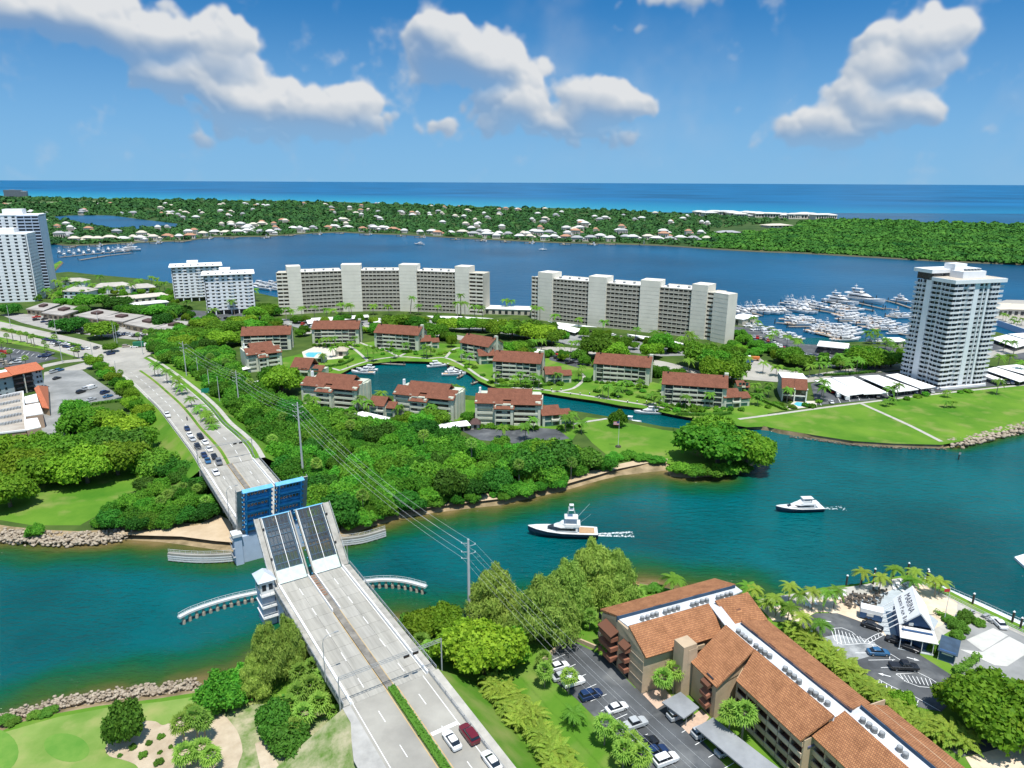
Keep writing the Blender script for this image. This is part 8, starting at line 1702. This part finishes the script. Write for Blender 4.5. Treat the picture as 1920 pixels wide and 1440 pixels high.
lo = MB(); lo.bx(-.9,.5,-.32,.32,.28,.36); lo.hexa([(.5,-.32,.28),(1.1,-.32,.7),(1.1,.32,.7),(.5,.32,.28)],[(.5,-.32,.36),(1.1,-.32,.78),(1.1,.32,.78),(.5,.32,.36)]); lom = lo.mesh('seat',WHITE); ll = MB().bx(-.04,.04,-.04,.04,0,.28).mesh('leg',WHITE)
for i, (px,py) in enumerate([(1682,1098),(1688,1102),(1694,1096),(1676,1104),(1700,1100),(1690,1108),(1512,1135),(1518,1138),(1576,1118),(1583,1116),(1528,1132),(1570,1122)]):
    x, y = at(px,py); t = thing('beach_lounger','white beach lounger on the marina sand','lounger',(x,y,GZ+.05),1.2+.3*(i%3),'loungers on the marina sand'); link('seat',lom,t)
    for a_, b_ in ((-.8,-.25),(-.8,.25),(.45,-.25),(.45,.25)): link('leg',ll,t,loc=(a_,b_,0))
for i, (px,py) in enumerate([(1859,1166),(1848,1158),(1820,1150)]): x, y = at(px,py); t = thing('picnic_table','grey picnic bench on the boatyard near the railing','bench',(x,y,GZ+.06),.4,'benches near the marina railing'); MB().bx(-.9,.9,-.35,.35,.7,.78).build('top',METALG,t); MB().bx(-.9,.9,-.75,-.45,.4,.46).build('seat',METALG,t); MB().bx(-.9,.9,.45,.75,.4,.46).build('seat',METALG,t); MB().bx(-.6,-.5,-.6,.6,0,.7).build('leg',METALG,t); MB().bx(.5,.6,-.6,.6,0,.7).build('leg',METALG,t)
x, y = at(1192,1098); t = thing('park_bench','brown bench on the grassy spit behind the tile roofed condominium','bench',(x,y,GZ),-.2); MB().bx(-.9,.9,-.25,.25,.4,.48).build('seat',TEAK,t); MB().bx(-.9,.9,.25,.32,.48,.95).build('backrest',TEAK,t); MB().bx(-.8,-.7,-.2,.2,0,.4).build('leg',METALG,t); MB().bx(.7,.8,-.2,.2,0,.4).build('leg',METALG,t)

# painted lines of the car parks
def lines(name,segs,z,m=LINE,w=.12):
    mb = MB()
    for a_, b_ in segs: mb.sheet(ribbon([at(*a_,z),at(*b_,z)],w),z)
    return mb.build(name,m,None,kind='structure')
z8 = lambda *q: [(1280+a_/3,1000+b_/3)for a_,b_ in q]
I1 = z8((835,535),(895,531),(950,553),(995,590),(1035,597),(1020,618),(900,628),(855,600),(835,535)); I2 = z8((1035,597),(1080,572),(1120,556),(1132,572),(1040,622),(1020,618)); I3 = z8((1048,622),(1085,625),(1240,722),(1300,765),(1330,785),(1200,790)); I4 = z8((1200,792),(1330,785),(1400,820),(1436,845),(1410,868),(1330,862),(1260,835),(1200,792)); I5 = z8((1105,822),(1180,862),(1300,915),(1450,1000)); I5b = z8((1105,822),(1100,885))
sg = []
for I in (I1,I2,I3,I4,I5,I5b): sg += list(zip(I,I[1:]))
for k in range(8): a_, b_ = z8((855+20*k,536+6*k),(872+22*k,622-1*k)); sg.append((a_,b_))
for k in range(5): a_, b_ = z8((1040+20*k,595-9*k),(1052+18*k,615-9*k)); sg.append((a_,b_))
for k in range(12): a_, b_ = z8((1065+20*k,626+13.5*k),(1085+16*k,645+12*k)); sg.append((a_,b_))
for k in range(8): a_, b_ = z8((1220+24*k,790+4*k),(1250+22*k,832+4*k)); sg.append((a_,b_))
for k in range(8): a_, b_ = z8((1115+30*k,825+16*k),(1120+28*k,850+18*k)); sg.append((a_,b_))
for p in (((970,672),(1050,672)),((1045,713),(1195,710)),((1115,755),(1200,752)),((885,700),(880,755)),((1440,850),(1565,915))): sg.append(tuple(z8(*p)))
lines('parking_stripes',sg,GZ+.075)
def arrow(px,py,rz): x, y = at(px,py); c, s = math.cos(rz), math.sin(rz); MB().sheet([(x+u_*c-v*s,y+u_*s+v*c)for u_,v in((-1.2,-.12),(.2,-.12),(.2,-.4),(1.2,0),(.2,.4),(.2,.12),(-1.2,.12))],GZ+.076).build('painted_arrow',LINE,None,kind='structure')
arrow(1712,1236,-.5); arrow(1658,1266,2.7); arrow(1548,1165,2.9)
z3b = lambda *q: [(740+a_/3,960+b_/3)for a_,b_ in q]
sg = []
for k in range(11): sg.append(tuple(z3b((870+58*k,840+56*k),(960+58*k,800+56*k))))
for k in range(9): sg.append(tuple(z3b((1540+75*k,1170+70*k),(1610+75*k,1130+70*k))))
lines('parking_stripes',sg,GZ+.065)
lines('parking_stripes',[((10+9*k,651+2*k),(4+9*k,656+2*k))for k in range(10)]+[((1540+18*k,760-2.4*k),(1536+18*k,752-2.4*k))for k in range(12)],GZ+.07,w=.2)
# riprap
def rocks(name,label,line,n,w,smin,smax,seed,zt=GZ,m=ROCK):
    r = random.Random(seed); rng = np.random.default_rng(seed); pts = resample([(*at(a_,b_,.6),0)for a_,b_ in line],400); V_, F_ = [], []; o = 0
    for i in range(n):
        p = pts[r.randrange(400)]; c = (p[0]+r.uniform(-w,w),p[1]+r.uniform(-w,w),r.uniform(.1,zt)); s = r.uniform(smin,smax); v, f = ball(c,(s,s*r.uniform(.6,1.2),s*r.uniform(.5,.8)),5,4,rng); V_.append(v); F_.append(f+o); o += len(v)
    link(name,mesh_np(name,np.concatenate(V_),np.concatenate(F_),m),None,label,None,None,'stuff')
rocks('riprap_rocks','pale boulders lining the near golf course shore',[(0,1356),(33,1343),(110,1323),(200,1308),(300,1296),(367,1287)],1500,1.6,.14,.5,1)
rocks('riprap_rocks','pale boulders lining the far shore below the park lawn',[(0,1004),(60,1010),(130,1013),(200,1009),(225,1004)],1100,3.2,.25,.75,2)
rocks('riprap_rocks','pale boulders along the shore of the tower lawn at the right',[(1787,834),(1837,822),(1920,802),(2000,787)],650,3.0,.5,1.2,3); rocks('riprap_rocks','dark boulders at the foot of the curved tower lawn wall',[(1480,817),(1600,833),(1679,838),(1769,840)],240,.8,.2,.5,4,.5,WALLD)

# ------------------------------------------------------------------ the far island's houses and shore docks
hm_w = MB().bx(-.5,.5,-.5,.5,0,1).mesh('wall',mat('villa_wall',(.62,.56,.48),var=.06,objcol=False)); hv = [(-.56,-.58,0),(.56,-.58,0),(.56,.58,0),(-.56,.58,0),(-.2,0,1),(.2,0,1)]
hm_r = MB().add(hv,[(0,1,5,4),(1,2,5),(2,3,4,5),(3,0,4),(3,2,1,0)]).mesh('roof',mat('villa_roof',(.9,.9,.9),var=.08,objcol=True)); hw_ = MB()
for k in range(5): hw_.bx(-.42+.18*k,-.32+.18*k,-.506,-.5,.25,.75)
hm_g = hw_.mesh('window',DGLASS); rh = random.Random(33)
RC_ = {'white':(.62,.61,.58),'cream':(.60,.54,.44),'grey':(.36,.36,.37),'terracotta':(.45,.24,.15),'pale green':(.45,.55,.48)}
def villa(px,py,L,col,group,label,hgt=6.0):
    x, y = at(px,py,GZ); t = thing('island_villa',label,'house',(x,y,GZ),rh.uniform(-.5,.5),group)
    for (dx,dy,s) in ((0,0,1.0),(L*.55,rh.uniform(-3,4),.62)) if rh.random() < .6 else ((0,0,1.0),):
        w = link('wall',hm_w,t,loc=(dx,dy,0)); w.scale = (L*s,L*.55*s,hgt*s); g2 = link('window',hm_g,t,loc=(dx,dy,0),kind='stuff'); g2.scale = w.scale; r = link('roof',hm_r,t,loc=(dx,dy,hgt*s)); r.scale = (L*s,L*.55*s,3.4*s); r.color = (*RC_[col],1)
    return t
shore = [(a_,b_)for a_,b_ in NEARSH[3:16]]
n = 0
for i in range(56):                                               # waterfront row
    f = i / 55; px = 140 + 1180 * f + rh.uniform(-6,6); py = np.interp(px,[p[0]for p in shore],[p[1]for p in shore]) - rh.uniform(3.0,7.5)
    c = rh.choice(('white','white','cream','terracotta','grey','white')); villa(px,py,rh.uniform(12,20),c,'waterfront villas of the far island, %s roofs'%c,'waterfront villa with %s roof on the far island shore'%c,rh.uniform(5,7.5))
for i in range(235):
    py = 384 + 66 * rh.random() ** 1.25; px = rh.uniform(0,1340)
    if not inpoly(px,py,IS) or inpoly(px,py,INLET) or inpoly(px,py-2,INLET) or (px<110 and py>455): continue
    c = rh.choice(('white','white','cream','grey','terracotta','white')); villa(px,py,rh.uniform(9,19),c,'villas among the far island trees, %s roofs'%c,'villa with %s roof among the trees of the far island'%c,rh.uniform(7.5,11))
for i in range(26):
    px = 1310 + 245 * i / 25; py = 402 + 8.5 * i / 25 + rh.uniform(-.8,3); villa(px,py,rh.uniform(34,58),'white','white roofed beach houses at the ocean edge of the far island','large white roofed beach house at the ocean edge of the far island',rh.uniform(9,14))
villa(1364,440,46,'grey',None,'wide grey roofed hall at the edge of the mangrove forest',5); villa(1455,426,60,'cream',None,'long pale building in the clearing beside the mangrove forest',5)
for i in range(24):
    px = 150 + 1150 * i / 23 + rh.uniform(-8,8); py = float(np.interp(px,[p[0]for p in shore],[p[1]for p in shore])); x, y = at(px,py,.8); t = thing('private_dock','small private dock reaching into the lake from the far island','dock',(x,y,0),rh.uniform(-.2,.2),'private docks of the far island'); MB().bx(-1.5,1.5,-26,3,.5,.95).build('deck',WOOD,t); MB().bx(-9,9,-29,-26,.5,.95).build('dock_head',WOOD,t)
    for a_ in (-9,0,9): MB().tube((a_,-29.5,-1),(a_,-29.5,3.5),.4,n=5).build('pile',MATS['dark_pile'],t)
    if i % 2: boat(rh.choice(('cruiser','fish')),x+5,y-22,rh.uniform(1.2,1.9),16,'white boat moored at a private dock of the far island','boats at the far island docks',-.2)
# distant towers up the coast
for i, (px,py,w_,h_) in enumerate([(14,369,34,40),(24,369,30,42),(34,369,44,40),(46,369,30,34)]):
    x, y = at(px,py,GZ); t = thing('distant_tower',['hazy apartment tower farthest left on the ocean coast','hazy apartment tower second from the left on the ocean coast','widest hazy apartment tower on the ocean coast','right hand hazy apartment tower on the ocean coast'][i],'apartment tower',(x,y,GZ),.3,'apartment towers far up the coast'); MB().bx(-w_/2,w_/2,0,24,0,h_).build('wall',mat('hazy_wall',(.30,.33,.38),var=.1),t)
    for k in range(int(h_/5)): MB().bx(-w_/2-.1,w_/2+.1,-.4,-.05,k*5+1.5,k*5+3.6).build('window_band',DGLASS,t)
MB().sheet(P([(0,381),(60,379.5),(213,376),(222,377.5),(90,382.5),(0,385.5)],GZ),GZ+.4).build('island_clearing',mat('clearing_soil',(.35,.34,.24),col2=(.16,.26,.06),scale=.01),kind='structure')
# finger with terracotta townhouses at the right edge
for px, py, l in ((1880,591,'peach roofed townhouse on the finger left of its neighbour behind the tower'),(1908,592,'peach roofed townhouse at the right frame edge behind the tower')): villa(px,py,24,'cream',None,l,6)
for px, py in ((1885,603),(1900,607),(1895,612),(1915,610),(1905,615),(1880,600)): palm_px(px,py,5,'small palm on the finger behind the tall tower','palms of the finger',s=1.0)
wl = [at(a_,b_,1.0)for a_,b_ in((1868,607),(1920,625),(2000,645))]; t = thing('quay_wall','pale blue quay wall of the finger behind the tall tower','wall',(0,0,0)); MB().prism(ribbon(wl,.5),-.5,4.0).build('wall_panel',BLUEP,t)
